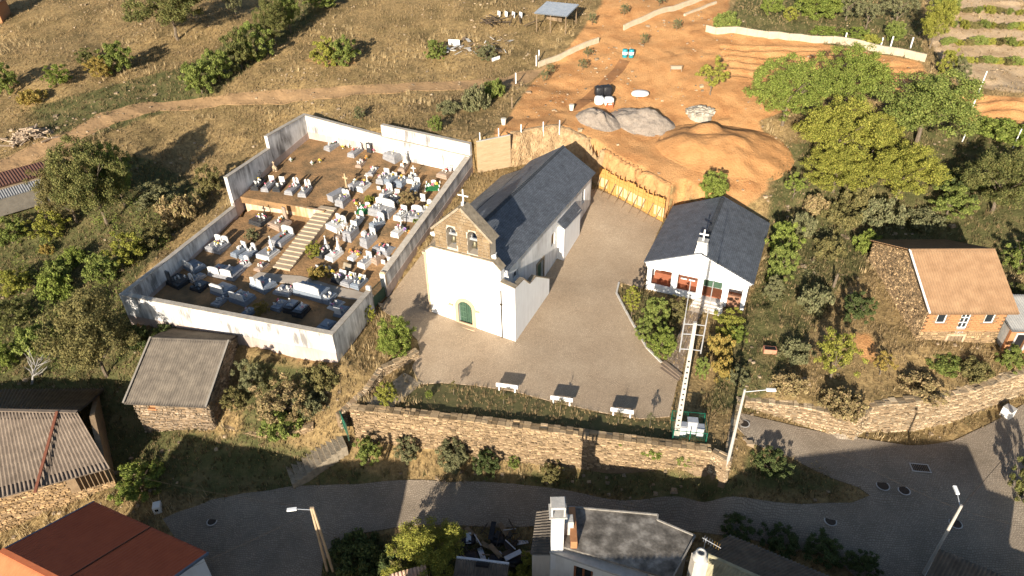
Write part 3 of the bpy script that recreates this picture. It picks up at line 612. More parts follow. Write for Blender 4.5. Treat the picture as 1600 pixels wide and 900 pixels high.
for x in (3.1, 3.9): MB().box(x, x + .6, 1.2, 1.3, 1.4, 1.5).build('notice_plaque', METALW, hl)
for k in range(5): MB().box(5.0 - .12 * k, 7.6 + .06 * k, -.35 - .38 * k, .46 - .38 * k + .02, -1.2, .5 - .17 * k).build('front_step', plaster('white_step', (.72, .7, .66), (.4, .3, .22), .7), hl)
MB().box(0, .3, 2.3, HD, -1.2, HE).build('side_wall', SIDEW, hl); MB().box(HW - .3, HW, .42, HD, -1.2, HE).build('side_wall', SIDEW, hl)
MB().plate([(0, -1), (HW, -1), (HW, HE), (HW / 2, HR - .1), (0, HE)], (), .3, (0, HD - .3, 0)).build('back_wall', SIDEW, hl)
slope_roof('roof_slope', SLATE, hl, (HW + .55, -.12, HE - .1), (HW + .55, HD + .35, HE - .1), (HW / 2, HD + .35, HR), (HW / 2, -.12, HR))
slope_roof('roof_slope', SLATE, hl, (-.55, HD + .35, HE - .1), (-.55, -.12, HE - .1), (HW / 2, -.12, HR), (HW / 2, HD + .35, HR))
rb = MB()
for k in range(40):
    y_ = .1 + k * .3; c_ = HW / 2
    rb.add([(c_ - .25, y_, HR - .03), (c_, y_, HR + .09 + .03 * (k % 2)), (c_ + .25, y_, HR - .03), (c_ - .25, y_ + .29, HR - .04), (c_, y_ + .29, HR + .07), (c_ + .25, y_ + .29, HR - .04)], [(0, 1, 4, 3), (1, 2, 5, 4), (0, 2, 1), (3, 4, 5)])
rb.build('ridge_tiles', SLATE, hl, kind='stuff')
tb = MB(); c_ = HW / 2
tb.add([(c_ - .62, 0, HR - .5), (c_ + .62, 0, HR - .5), (c_ + .62, .9, HR - .5), (c_ - .62, .9, HR - .5), (c_ - .42, .05, HR + 1.0), (c_ + .42, .05, HR + 1.0), (c_ + .42, .75, HR + 1.0), (c_ - .42, .75, HR + 1.0)], [(0, 3, 2, 1), (4, 5, 6, 7), (0, 1, 5, 4), (1, 2, 6, 5), (2, 3, 7, 6), (3, 0, 4, 7)])
tu = tb.build('cross_turret', WHITE, hl)
MB().box(c_ - .5, c_ + .5, -.02, .85, HR + 1.0, HR + 1.1).build('turret_cap', CONC, tu)
MB().box(c_ - .06, c_ + .06, .35, .45, HR + 1.1, HR + 2.25).box(c_ - .42, c_ + .42, .35, .45, HR + 1.68, HR + 1.8).build('turret_cross', METALW, tu)
MB().tube((HW + .2, -.02, HE - .4), (HW + .1, .0, -.4), .045).tube((HW + .2, -.02, HE - .4), (HW + .5, -.02, HE - .35), .045).build('drain_pipe', IRON, hl)

# ------------------------------------------------------------------ cemetery walls
def wall_run(name, label, A, B, zt0, zt1, zb0, zb1, th=.45, mat=WHITE2, cope=True, plinth=.9, side=1):
    """straight wall between two plan points, its outer face on the line, thickness inwards (left of A->B)"""
    A = np.array(A[:2]); B = np.array(B[:2]); L = np.linalg.norm(B - A); d = (B - A) / L
    t = thing(name, label, 'wall', (A[0], A[1], min(zb0, zb1)), math.atan2(d[1], d[0])); o = min(zb0, zb1)
    y0, y1 = (0, th) if side > 0 else (-th, 0)
    def strip(za0, za1, zc0, zc1, e=0):
        return MB().add([(0, y0 - e, za0), (L, y0 - e, za1), (L, y1 + e, za1), (0, y1 + e, za0), (0, y0 - e, zc0), (L, y0 - e, zc1), (L, y1 + e, zc1), (0, y1 + e, zc0)], [(0, 3, 2, 1), (4, 5, 6, 7), (0, 1, 5, 4), (1, 2, 6, 5), (2, 3, 7, 6), (3, 0, 4, 7)])
    zb0 -= o; zb1 -= o; zt0 -= o; zt1 -= o
    strip(zb0 - 1, zb1 - 1, zt0 - .08, zt1 - .08).build('wall_body', mat, t)
    if plinth: strip(zb0 - 1, zb1 - 1, zb0 + plinth, zb1 + plinth, .025).build('plinth', PINKBASE, t)
    if cope: strip(zt0 - .08, zt1 - .08, zt0, zt1, .05).build('coping', COPE, t)
    return t
wall_run('cemetery_wall', 'low front wall of the cemetery, white above a pinkish cement base', C_FL, C_FR, 3.0, 3.0, -.2, .2, side=1, plinth=.75)
wall_run('cemetery_wall', 'short grey-white cemetery wall between front corner and green gate', C_FR, C_G1, 3.0, 2.75, .2, .3, side=1, plinth=0)
wall_run('cemetery_wall', 'long sloping right wall of the cemetery facing the church, stained grey', C_G2, C_BR, 3.0, 7.2, .4, 4.8, side=1, th=.6, plinth=1.0)
wall_run('cemetery_wall', 'taller back wall section of the cemetery with a brown ledge, near the church', C_BR, C_BM, 8.65, 8.9, 4.8, 5.0, side=1, plinth=0)
wall_run('cemetery_wall', 'back wall section of the cemetery in the far left corner, bright white', C_BM, C_BL, 7.45, 8.32, 5.0, 5.1, side=1, plinth=.95)
wall_run('cemetery_wall', 'highest step of the left cemetery wall, at the far back corner', C_BL, C_L2, 8.32, 8.32, 5.1, 4.1, side=1, plinth=.9)
wall_run('cemetery_wall', 'middle step of the left cemetery wall beside the upper terrace', C_L2, C_L1, 6.75, 6.75, 4.1, 2.6, side=1, plinth=.9)
wall_run('cemetery_wall', 'long low step of the left cemetery wall along the garden', C_L1, C_FL, 3.02, 3.0, 1.6, .6, side=1, plinth=.3)
a_ = np.array(C_BR); b_ = np.array(C_BM); d_ = (b_ - a_) / np.linalg.norm(b_ - a_); nn = np.array([-d_[1], d_[0]])
wall_run('wall_ledge', 'lower inner skin of the back cemetery wall topped by a brown ledge', a_ + nn * .46, b_ + nn * .46, 7.2, 7.45, 4.8, 4.9, th=.22, side=1, plinth=0)
bl_, br_ = U(380, 306, 3.75), U(506, 330, 3.35)
wall_run('terrace_wall', 'low stained retaining wall holding the upper cemetery terrace', bl_, br_, 3.72, 3.4, 1.8, 1.9, th=.35, mat=plaster('rust_stained_render', (.60, .49, .38), (.38, .22, .10), 1.0), side=1, plinth=0, cope=False)
# ------------------------------------------------------------------ stone work
FIELD = mk('field_stone', (.18, .125, .068), (.48, .36, .225), .7, .95, .6, 6, island=.5, c3=(.33, .235, .14), island2=(.36, .285, .19))
GAP = mk('wall_earth', (.16, .11, .065), (.27, .19, .115), 2, .95, .5, 8)
def stones_on(b, o, ax, poly, holes=(), chh=(.08, .24), cl=(.13, .5), proud=(.01, .13), fill=.92):
    """individual stones laid in uneven courses over an upright polygon (metres along ax, height)"""
    A = Vector((ax[0], ax[1], 0)).normalized(); N = Vector((A.y, -A.x, 0)); O = Vector(o)
    xs = [p[0] for p in poly]; zs = [p[1] for p in poly]; z_ = min(zs)
    while z_ < max(zs) - .04:
        h = random.uniform(*chh); x = min(xs) - random.uniform(0, .3)
        while x < max(xs):
            l_ = random.uniform(*cl) * (1.25 if random.random() < .2 else 1)
            cx, cz = x + l_ / 2, z_ + h / 2
            if random.random() < fill and not any(hx0 - l_ * .4 < cx < hx1 + l_ * .4 and hz0 - h * .4 < cz < hz1 + h * .4 for hx0, hx1, hz0, hz1 in holes):
                j = .06
                pg = clip_poly([(x + .012 + random.uniform(0, j), z_ + random.uniform(0, j)), (x + l_ - random.uniform(0, j), z_ + random.uniform(0, j)), (x + l_ - random.uniform(0, j), z_ + h - .01 - random.uniform(0, j)), (x + random.uniform(0, j), z_ + h - random.uniform(0, j))], poly)
                if len(pg) >= 3:
                    d0 = random.uniform(*proud); k = len(pg); c0 = (sum(p[0] for p in pg) / k, sum(p[1] for p in pg) / k)
                    f_ = [O + A * (c0[0] + (p[0] - c0[0]) * .84) + N * d0 + Vector((0, 0, c0[1] + (p[1] - c0[1]) * .82)) for p in pg]
                    g_ = [O + A * p[0] - N * .01 + Vector((0, 0, p[1])) for p in pg]
                    b.add(f_ + g_, [tuple(range(k))] + [(i + k, (i + 1) % k + k, (i + 1) % k, i) for i in range(k)])
            x += l_
        z_ += h
    return b
def stone_wall(name, label, path, th=.7, top_stones=True, mat=FIELD, drop=1.0, both=False):
    """retaining wall along path [(x, y, ztop, zbase)], outer face on the right of the walking direction"""
    t = thing(name, label, 'wall', (path[0][0], path[0][1], path[0][3])); o = Vector(t.location)
    core = MB(); st = MB()
    for (x0, y0, t0, b0), (x1, y1, t1, b1) in zip(path[:-1], path[1:]):
        p0 = Vector((x0, y0, 0)) - Vector((o.x, o.y, 0)); p1 = Vector((x1, y1, 0)) - Vector((o.x, o.y, 0)); d = (p1 - p0); L = d.length; d.normalize(); nl = Vector((-d.y, d.x, 0))
        z = [q - o.z for q in (t0, t1, b0 - drop, b1 - drop)]
        c = [p0, p1, p1 + nl * th, p0 + nl * th]
        core.add([c[0] + Vector((0, 0, z[2])), c[1] + Vector((0, 0, z[3])), c[2] + Vector((0, 0, z[3])), c[3] + Vector((0, 0, z[2])), c[0] + Vector((0, 0, z[0] - .04)), c[1] + Vector((0, 0, z[1] - .04)), c[2] + Vector((0, 0, z[1] - .04)), c[3] + Vector((0, 0, z[0] - .04))], [(0, 3, 2, 1), (4, 5, 6, 7), (0, 1, 5, 4), (1, 2, 6, 5), (2, 3, 7, 6), (3, 0, 4, 7)])
        stones_on(st, (p0.x, p0.y, 0), (d.x, d.y), [(0, b0 - o.z - .3), (L, b1 - o.z - .3), (L, z[1]), (0, z[0])])
        if both: stones_on(st, c[2], (-d.x, -d.y), [(0, b1 - o.z - .3), (L, b0 - o.z - .3), (L, z[0]), (0, z[1])])
        if top_stones:
            x = 0
            while x < L - .1:
                l_ = random.uniform(.3, .75); y_ = 0; xe = min(L, x + l_)
                while y_ < th - .08:
                    w_ = random.uniform(.25, .5); ye = min(th + .03, y_ + w_)
                    zc = z[0] + (z[1] - z[0]) * x / L; q = [p0 + d * (x + .015) + nl * (y_ - .03), p0 + d * (xe - .015) + nl * (y_ - .03), p0 + d * (xe - .015) + nl * (ye - .02), p0 + d * (x + .015) + nl * (ye - .02)]
                    hh = random.uniform(.0, .09)
                    st.add([p + Vector((0, 0, zc - .06)) for p in q] + [p + Vector((random.uniform(-.02, .02), random.uniform(-.02, .02), zc + hh)) for p in q], [(4, 5, 6, 7), (0, 1, 5, 4), (1, 2, 6, 5), (2, 3, 7, 6), (3, 0, 4, 7)])
                    y_ += w_
                x += l_
    core.build('wall_core', GAP, t); st.build('stonework', mat, t, kind='stuff')
    return t
def pth(l_): return [(*U(px, py, zt)[:2], zt, zb) for px, py, zt, zb in l_]
FIELD2 = mk('earthy_field_stone', (.13, .088, .045), (.40, .29, .165), .9, .95, .7, 6, island=.5, c3=(.26, .18, .097), island2=(.31, .225, .135), detail=9)
stone_wall('retaining_wall', 'long rubble stone retaining wall below the church square benches', pth([(546, 640, -.75, -4.4), (640, 649, -.75, -4.8), (720, 657, -.75, -4.8), (800, 667, -.75, -4.7), (920, 682, -.8, -4.3), (1010, 694, -.85, -3.4), (1112, 706, -.9, -2.8)]), .75, mat=FIELD2)
stone_wall('retaining_wall', 'short stone wall along the lane below the lamp post', pth([(1112, 706, -1.0, -3.0), (1141, 722, -1.1, -3.2), (1150, 668, -1.5, -2.8), (1160, 622, -1.5, -2.3)]), .5)
stone_wall('retaining_wall', 'lower stretch of stone wall right of the lane, partly shaded', [(q[0], q[1], q[2], zb) for q, zb in zip(RW[:3], (-2.6, -3.2, -4.3))], .7)
stone_wall('retaining_wall', 'tall pale stone wall below the brick house yard, curving along the road', [(q[0], q[1], q[2], zb) for q, zb in zip(RW[2:], (-4.4, -4.5, -4.8, -4.6, -3.6, -1))], .7)
# cut behind the church
cw = thing('concrete_wall', 'board-marked tan concrete wall with posts behind the cemetery corner', 'wall', (-3.7, 75.3, 4.4), math.atan2(1.75, 3.7))
TANC = mk('raw_tan_concrete', (.36, .25, .14), (.48, .355, .22), .8, .9, .35, 5, stretch=(1, 1, 5))
for k in range(5): MB().box(0, 4.3, -.012 * (k % 2), .3, k * .88, k * .88 + .87).build('lift_of_concrete', TANC, cw)
MB().box(-.02, 4.32, .04, .26, 4.39, 4.45).build('wall_top', CONC, cw)
for k, (x_, y_) in enumerate(((-3.4, 75.6), (-1.2, 76.8), (1.5, 77.9), (4.2, 78.6), (6.2, 79.0))):
    z_ = gz(x_, y_ + .6)
    tag(MB().bbox(-.05, .05, -.05, .05, -.4, 1.45, .02).build('fence_post', METALW), 'slim white post on the bank behind the church, %s from the cemetery corner' % ('first', 'second', 'third', 'fourth', 'fifth')[k], 'post', 'posts on the bank behind the church').location = (x_, y_ + .5, max(z_, 8.2))
# earth face of the cut behind the church
def earth_bank(name, label, line, zb, mat, n=60, off=.0, back=1.6):
    t = MB(); A = [Vector((x_, y_, 0)) for x_, y_ in line]; seg = [0]
    for p, q in zip(A[:-1], A[1:]): seg.append(seg[-1] + (q - p).length)
    cols = []
    for i in range(n + 1):
        d_ = seg[-1] * i / n; k = max(0, min(len(A) - 2, next((j for j in range(len(seg) - 1) if seg[j + 1] >= d_), len(A) - 2))); u_ = (d_ - seg[k]) / (seg[k + 1] - seg[k]); p = A[k].lerp(A[k + 1], u_); dr = (A[k + 1] - A[k]).normalized(); nb = Vector((-dr.y, dr.x, 0))
        zt = gz(p.x + nb.x * back, p.y + nb.y * back); z0 = zb[0] + (zb[1] - zb[0]) * i / n; col = []
        for j in range(10):
            v = j / 9; q = p + nb * (off + .75 * v ** 1.6) ; jj = noise.noise(Vector((q.x * 1.3, q.y * 1.3, v * 4))) * .34 + noise.noise(Vector((q.x * 4, q.y * 4, v * 9))) * .16; col.append(q - nb * jj + Vector((0, 0, z0 - .4 + (zt + .05 - z0 + .4) * v)))
        for b_ in (.55, 1.0): q = p + nb * (off + .75 + (back + .3 - .75) * b_); col.append(Vector((q.x, q.y, gz(q.x, q.y) + (.10 if b_ < 1 else -.12))))
        cols.append(col)
    m = len(cols[0]); t.v = [tuple(q) for c in cols for q in c]; t.f = [(i * m + j, (i + 1) * m + j, (i + 1) * m + j + 1, i * m + j + 1) for i in range(n) for j in range(m - 1)]
    return struct(t.build(name, mat, None, True))
EARTH = mk('cut_earth', (.30, .155, .065), (.50, .28, .12), 1.1, .95, .9, 3, c3=(.40, .215, .09), detail=11, dist=.25, sharp=.2); EARTH2 = mk('stony_earth', (.22, .14, .075), (.46, .33, .19), 1.6, .95, 1, 4, c3=(.35, .235, .125), detail=11, dist=.25, sharp=.2)
earth_bank('earth_bank', '', [(.2, 77.0), (3.2, 78.2), (6.5, 78.9), (8.6, 78.0), (10.0, 76.4), (10.9, 75.6)], (4.6, 2.6), EARTH2)
earth_bank('earth_bank', '', [(10.7, 75.85), (17.6, 68.6), (18.6, 69.4)], (2.6, 1.6), EARTH, off=.12, back=1.5)
# formwork
FA, FB = Vector((10.82, 75.52, 2.3)), Vector((17.4, 68.3, 1.5)); fd = FB - FA; fL = Vector((fd.x, fd.y, 0)).length
fw = thing('formwork_wall', 'yellow timber formwork panels propped up between church and hall', 'formwork', FA, math.atan2(fd.y, fd.x))
FORM = mk('yellow_formwork_board', (.42, .22, .06), (.54, .31, .10), 1.4, .7, .15, 6, island=.18); PALEF = mk('pale_formwork_panel', (.50, .38, .21), (.60, .48, .29), 1.2, .7, island=.1)
npan = 7; pw = fL / npan
for i in range(npan):
    zb = -.8 * (i + .5) / npan; x0 = i * pw
    MB().box(x0 + .02, x0 + pw - .02, -.05, .05, zb - .2, zb + .55).build('board', FORM, fw)
    MB().box(x0 + .02, x0 + pw - .02, -.045 - .01 * (i % 2), .05, zb + .58, zb + 1.75).build('panel', PALEF if i not in (1, 5) else FORM, fw)
    MB().box(x0 + .02, x0 + pw - .02, -.06, .05, zb + 1.78, zb + 2.32).build('board', FORM, fw)
    MB().box(x0 + .02, x0 + pw - .02, -.04, .05, zb + 2.35, zb + 2.9 - .12 * (i % 3)).build('board', FORM, fw)
for i in range(14):
    x0 = .3 + i * (fL - .5) / 13; zb = -.8 * x0 / fL
    MB().box(x0 - .05, x0 + .05, -.16, -.065, zb - .2, zb + 3.05 + .12 * (i % 2)).build('upright', FORM, fw)
for i in range(9):
    x0 = .5 + i * (fL - .8) / 8; zb = -.8 * x0 / fL
    MB().bar((x0, -.2, zb + 1.9), (x0 - .1, -1.9, zb - .25), .07, .07).build('prop', WOOD, fw)

# ------------------------------------------------------------------ roofs of corrugated sheet and tile
def corr(name, mat, parent, e0, e1, r1, r0, wave=.22, amp=.045, course=.42, saw=.03):
    """ridged roof surface: eave e0-e1, ridge r0-r1; round ribs run up the slope, courses overlap"""
    e0, e1, r0, r1 = map(Vector, (e0, e1, r0, r1)); L = ((e1 - e0).length + (r1 - r0).length) / 2; S = ((r0 - e0).length + (r1 - e1).length) / 2
    nw = max(2, int(L / wave)); nc = nw * 6; nr = max(1, int(S / course)); nrm = (e1 - e0).cross(r0 - e0).normalized()
    if nrm.z < 0: nrm = -nrm
    V_ = []; rows = []
    for j in range(nr):
        rows += [(j / nr, saw), ((j + 1) / nr - 1e-4, 0)]
    for t, dz in rows:
        A = e0.lerp(r0, t); B = e1.lerp(r1, t)
        for i in range(nc + 1):
            s_ = i / nc; p = A.lerp(B, s_) + nrm * (amp * math.cos(2 * math.pi * s_ * nw) + dz + amp); V_.append(p)
    m = nc + 1; Q_ = [(j * m + i, j * m + i + 1, (j + 1) * m + i + 1, (j + 1) * m + i) for j in range(len(rows) - 1) for i in range(nc)]
    o = MB().add(V_, Q_); b0 = len(o.v); th = nrm * -.06
    o.add([e0 + th, e1 + th, r1 + th, r0 + th], [(3, 2, 1, 0)])
    return o.build(name, mat, parent, True)
TILE_O = mk('ochre_roof_tile', (.17, .102, .055), (.27, .175, .10), 1.1, .85, .2, 8, c3=(.22, .136, .077), detail=9)
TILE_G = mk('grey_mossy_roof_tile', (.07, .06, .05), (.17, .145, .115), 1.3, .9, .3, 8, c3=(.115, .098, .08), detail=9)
TILE_R = mk('brown_grey_roof_tile', (.10, .078, .06), (.22, .175, .135), 1.2, .9, .3, 8, c3=(.155, .122, .095), detail=9)
TILE_RED = mk('red_roof_sheet', (.30, .075, .028), (.36, .095, .04), .7, .7, .1, 8)
TILE_GRN = mk('olive_roof_tile_lit', (.22, .205, .135), (.36, .33, .22), 1.2, .9, .3, 8)
BRICK = mk('orange_hollow_brick', (.37, .165, .075), (.48, .235, .11), 3, .9, .3, 10, island=.22)
def gwall(b, poly, t=.4, o=(0, 0, 0), ax=(1, 0, 0), holes=()): return b.plate(poly, holes, t, o, ax)

# barn with grey tiles below the cemetery
b1 = thing('stone_barn', 'small stone barn with grey tile roof just below the cemetery wall', 'barn', (-33.4, 43.6, -4.8), math.radians(-5.5))
L, D, E_, R_ = 6.9, 11.2, 3.85, 6.0
GWp = [(0, -1), (D, -1), (D, E_), (5.6, R_), (0, E_)]
core = MB(); st = MB()
core.plate(rect(.25, L - .05, -1, E_), [rect(1.55, 2.15, 2.9, 3.6)], .4); stones_on(st, (.2, 0, 0), (1, 0), rect(0, L - .2, -.6, E_), [(1.35, 1.95, 2.9, 3.6)])
core.plate(GWp, (), .4, (L, 0, 0), (0, 1, 0)); stones_on(st, (L, 0, 0), (0, 1), GWp)
core.plate([(-p[0], p[1]) for p in GWp][::-1], (), .4, (.25, 0, 0), (0, -1, 0)).box(.3, L - .1, D - .4, D, -1, E_)
core.build('wall', GAP, b1); st.build('stonework', mk('barn_stone', (.14, .105, .07), (.36, .285, .20), 1.5, .95, .6, 6, island=.5, c3=(.25, .19, .13)), b1, kind='stuff')
MB().box(1.56, 2.14, .1, .14, 2.9, 3.6).build('shutter', BRICK, b1); MB().box(1.45, 2.25, -.12, .05, 2.75, 2.9).build('sill', BRICK, b1)
corr('roof_slope', TILE_G, b1, (-.25, -.45, E_ - .15), (L + .3, -.45, E_ - .15), (L + .3, 5.6, R_ + .12), (-.25, 5.6, R_ + .12))
corr('roof_slope', TILE_G, b1, (L + .3, D + .4, E_ - .15), (-.25, D + .4, E_ - .15), (-.25, 5.6, R_ + .12), (L + .3, 5.6, R_ + .12))
rb = MB()
for k in range(18): rb.tube((-.25 + k * .42, 5.6, R_ + .1), (.19 + k * .42, 5.6, R_ + .13), .13, .11, 8)
rb.build('ridge_tiles', TILE_G, b1, kind='stuff')
for x_ in (-.25, L + .25): MB().bar((x_, -.45, E_ + .02), (x_, 5.6, R_ + .28), .16, .06).build('verge', mk('dull_verge', (.20, .18, .15), (.3, .27, .23), 2, .9), b1)

# big ribbed roof at the left edge
e1, e0 = U(172, 732, -3.4), U(-70, 797, -3.4); r1, r0 = U(121, 645, -1.3), U(-70, 641, -1.3); k1, k0 = U(165, 608, -3.4), U(-70, 610, -3.4)
b2 = thing('stone_house', 'stone house with ribbed brown-grey roof at the left edge', 'house', (e1[0] - 3, e1[1], -6.4)); o2 = Vector(b2.location)
lv = lambda p: Vector(p) - o2
corr('roof_slope', TILE_R, b2, lv(e0), lv(e1), lv(r1), lv(r0), .3, .06, .9, .02); corr('roof_slope', TILE_R, b2, lv(k1), lv(k0), lv(r0), lv(r1), .3, .06, .9, .02)
MB().bar(lv(r0) + Vector((0, 0, .12)), lv(r1) + Vector((0, 0, .12)), .3, .1).build('ridge_cap', TILE_R, b2)
h0 = U(90, 645, -1.25); h1 = U(56, 771, -3.3); MB().bar(lv(h0) + Vector((0, 0, .14)), lv(h1) + Vector((0, 0, .14)), .22, .12).build('roof_seam', mk('rusty_red_flashing', (.15, .055, .035), (.22, .085, .05), 3, .8), b2)
core = MB(); st = MB()
ee0 = lv(e0) + Vector((.3, .5, 0)); ee1 = lv(e1) + Vector((-.6, .5, 0)); q0 = lv(k1) + Vector((-.5, -.4, 0)); d_ = ee1 - ee0; Lw = Vector((d_.x, d_.y, 0)).length
core.plate(rect(0, Lw, -2, 2.85), (), .4, (ee0.x, ee0.y, 0), (d_.x / Lw, d_.y / Lw, 0)); stones_on(st, (ee0.x, ee0.y, 0), (d_.x, d_.y), [(0, -1.6), (Lw - 3.2, -1.6), (Lw - 3.2, 2.8), (0, 2.8)])
stones_on(st, (ee0.x, ee0.y, 0), (d_.x, d_.y), [(Lw - 3.2, -1.6), (Lw, -1.6), (Lw, .9), (Lw - 3.2, .9)])
d2 = q0 - ee1; L2 = Vector((d2.x, d2.y, 0)).length
core.plate([(0, -2), (L2, -2), (L2, 2.85), (L2 * .45, 4.8), (0, 2.85)], (), .4, (ee1.x, ee1.y, 0), (d2.x / L2, d2.y / L2, 0))
core.build('wall', GAP, b2); st.build('stonework', mk('honey_stone', (.24, .155, .075), (.44, .31, .175), 1.5, .95, .6, 6, island=.45, c3=(.34, .23, .12)), b2, kind='stuff')
nrm = Vector((d_.y, -d_.x, 0)).normalized()
for k in range(7):
    p = ee0 + d_ * ((Lw - 2.4 + k * .36) / Lw) + nrm * (.08 + .02 * (k % 2)); MB().bar((p.x, p.y, 1.0), (p.x + .05, p.y, 2.7 - .1 * (k % 3)), .3, .04).build('plank', WOOD, b2)

# red roofed house bottom left
b3 = thing('red_roof_house', 'house with plain dark red roof in the bottom left corner', 'house', (-32.06, 33.5, -8.5), math.radians(-24.2))
L, E_, R_ = 11.2, 6.4, 8.7
corr('roof_slope', mk('red_roofing_shaded', (.25, .062, .032), (.34, .09, .045), 1.2, .75, .2, 9, detail=9), b3, (L, .25, E_ - .03), (0, .25, E_ - .03), (0, -6.0, R_ - .03), (L, -6.0, R_ - .03), .26, .018, .42, .02)  # slope turned from the sun: shade put into a darker copy of the roofing
corr('roof_slope', mk('red_roofing_sunlit', (.40, .11, .045), (.50, .155, .065), 1.2, .75, .2, 9, detail=9), b3, (0, -12.2, E_ - .03), (L, -12.2, E_ - .03), (L, -6.0, R_ - .03), (0, -6.0, R_ - .03), .26, .018, .42, .02)  # sun-facing slope: sunlight put into a brighter copy of the same roofing
BLUEW = plaster('pale_blue_wall', (.56, .61, .66), (.4, .42, .44), .5)
MB().box(.3, L - .3, -11.9, 0, -1, E_ - .1).build('wall', BLUEW, b3)
for x_, s in ((L - .3, 1), (.3, -1)):
    MB().add([(x_, 0, E_ - .12), (x_, -11.9, E_ - .12), (x_, -6, R_ - .2), (x_ - .2 * s, 0, E_ - .12), (x_ - .2 * s, -11.9, E_ - .12), (x_ - .2 * s, -6, R_ - .2)], [(0, 1, 2), (5, 4, 3), (0, 3, 4, 1), (1, 4, 5, 2), (2, 5, 3, 0)]).build('gable', BLUEW, b3)
for x_ in (-.03, L + .03):
    for y_ in (.25, -12.2): MB().bar((x_, y_, E_ - .07), (x_, -6, R_ - .07), .12, .2).build('fascia', mk('slate_blue_fascia', (.09, .12, .17), None, rough=.5), b3)
MB().bar((L * .52, .25, E_ + .03), (L * .52, -6, R_ + .03), .06, .05).build('roof_seam', IRON, b3)
MB().bar((0, -6, R_ + .04), (L, -6, R_ + .04), .35, .1).build('ridge_cap', MATS['red_roofing_sunlit'], b3)
for k in range(3): MB().box(L - .295, L - .26, -2.8 - k * 3.2, -1.6 - k * 3.2, 2.6, 4.1).build('window', GLASS, b3)

# concrete roofed house bottom centre
cr = thing('concrete_roof_house', 'house with flat mottled concrete roof and tall white chimney at bottom', 'house', (3.4, 28.0, -8.5)); oc = Vector(cr.location)
ROOFC = mk('mottled_roof_concrete', (.06, .054, .046), (.30, .275, .24), 1.1, .95, .4, 5, c3=(.145, .13, .112), detail=12, sharp=.18)
RP = [U(*q, -2.0)[:2] for q in [(881, 792), (1028, 805), (1027, 813), (1086, 838), (1050, 905), (866, 850)]]
RPl = [(p[0] - oc.x, p[1] - oc.y) for p in RP]
def slabpoly(poly, z0, z1):
    n = len(poly); return MB().add([(p[0], p[1], z0) for p in poly] + [(p[0], p[1], z1) for p in poly], [tuple(range(n)), tuple(range(2 * n - 1, n - 1, -1))] + [((i + 1) % n, i, i + n, (i + 1) % n + n) for i in range(n)])
slabpoly(RPl, 6.3, 6.5).build('flat_roof', ROOFC, cr); slabpoly(inset(RPl, .25), -1, 6.3).build('wall', plaster('cream_wall', (.62, .58, .50), (.4, .36, .3), .6), cr)
for i in range(4):
    a_, b_ = RPl[i], RPl[i + 1]; MB().bar((*a_, 6.56), (*b_, 6.56), .1, .13).build('roof_kerb', mk('dark_kerb', (.16, .145, .125), (.3, .28, .25), 3, .9), cr)
fp = [U(*q, -2.6)[:2] - np.array([oc.x, oc.y]) for q in [(862, 856), (1010, 905)]]
d_ = fp[1] - fp[0]; d_ = d_ / np.linalg.norm(d_); MB().bar((*fp[0], 5.95), (*fp[1], 5.95), .9, .2).build('front_cornice', CONC, cr)
fo = fp[0] + np.array([d_[1], -d_[0]]) * .3
MB().plate(rect(0, 9, -1, 5.85), [rect(1.75, 3.15, 3.6, 5.2)], .3, (*fo, 0), (*d_, 0)).build('front_wall', plaster('cream_front', (.72, .69, .62), (.5, .46, .4), .5), cr)
wi = MB().plate(rect(1.75, 3.15, 3.6, 5.2), (), .03, (fo[0] - d_[1] * .15, fo[1] + d_[0] * .15, 0), (*d_, 0)).build('window', GLASS, cr)
for x0, x1 in ((1.75, 1.9), (3.0, 3.15), (2.38, 2.52)): MB().plate(rect(x0, x1, 3.6, 5.2), (), .06, (fo[0] - d_[1] * .08, fo[1] + d_[0] * .08, 0), (*d_, 0)).build('window_frame', mk('chestnut_frame', (.25, .1, .045), None, rough=.5), wi)
cx, cy = U(870, 848, -2.0)[:2] - np.array([oc.x, oc.y])
c_ = MB().bbox(cx - .42, cx + .42, cy - .42, cy + .42, 4, 9.9, .03).build('chimney', plaster('white_chimney', (.72, .71, .68), (.5, .48, .45), .4), cr)
MB().box(cx - .6, cx + .6, cy - .6, cy + .6, 9.9, 10.0).build('chimney_collar', CONC, c_); MB().bbox(cx - .5, cx + .5, cy - .5, cy + .5, 10.75, 10.9, .05).build('chimney_cap', CONC, c_)
for sx_, sy_ in ((-1, -1), (1, -1), (1, 1), (-1, 1)): MB().box(cx + .42 * sx_ - .06, cx + .42 * sx_ + .06, cy + .42 * sy_ - .06, cy + .42 * sy_ + .06, 10.0, 10.75).build('cap_post', CONC, c_)
MB().bar((cx + 1.15, cy - .5, 6.9), (cx + 1.25, cy + 2.4, 6.9), .45, .75).build('brick_stack', BRICK, cr)
MB().bbox(cx + .5, cx + 1.2, cy + .6, cy + 1.3, 6.4, 7.9, .03).build('small_chimney', CONC, cr)
p0, p1, p2, p3 = [Vector(U(*q, z)) - oc for q, z in (((829, 866), -3.0), ((862, 866), -3.0), ((865, 797), -2.5), ((838, 801), -2.5))]
corr('side_roof', TILE_G, cr, p0, p3, p2, p1, .22)
slabpoly([(p0.x + .1, p0.y), (p1.x, p1.y), (p2.x, p2.y - .1), (p3.x + .1, p3.y - .1)], -1, 5.3).build('side_wall', plaster('cream_side', (.55, .5, .42), (.35, .3, .25), .6), cr)

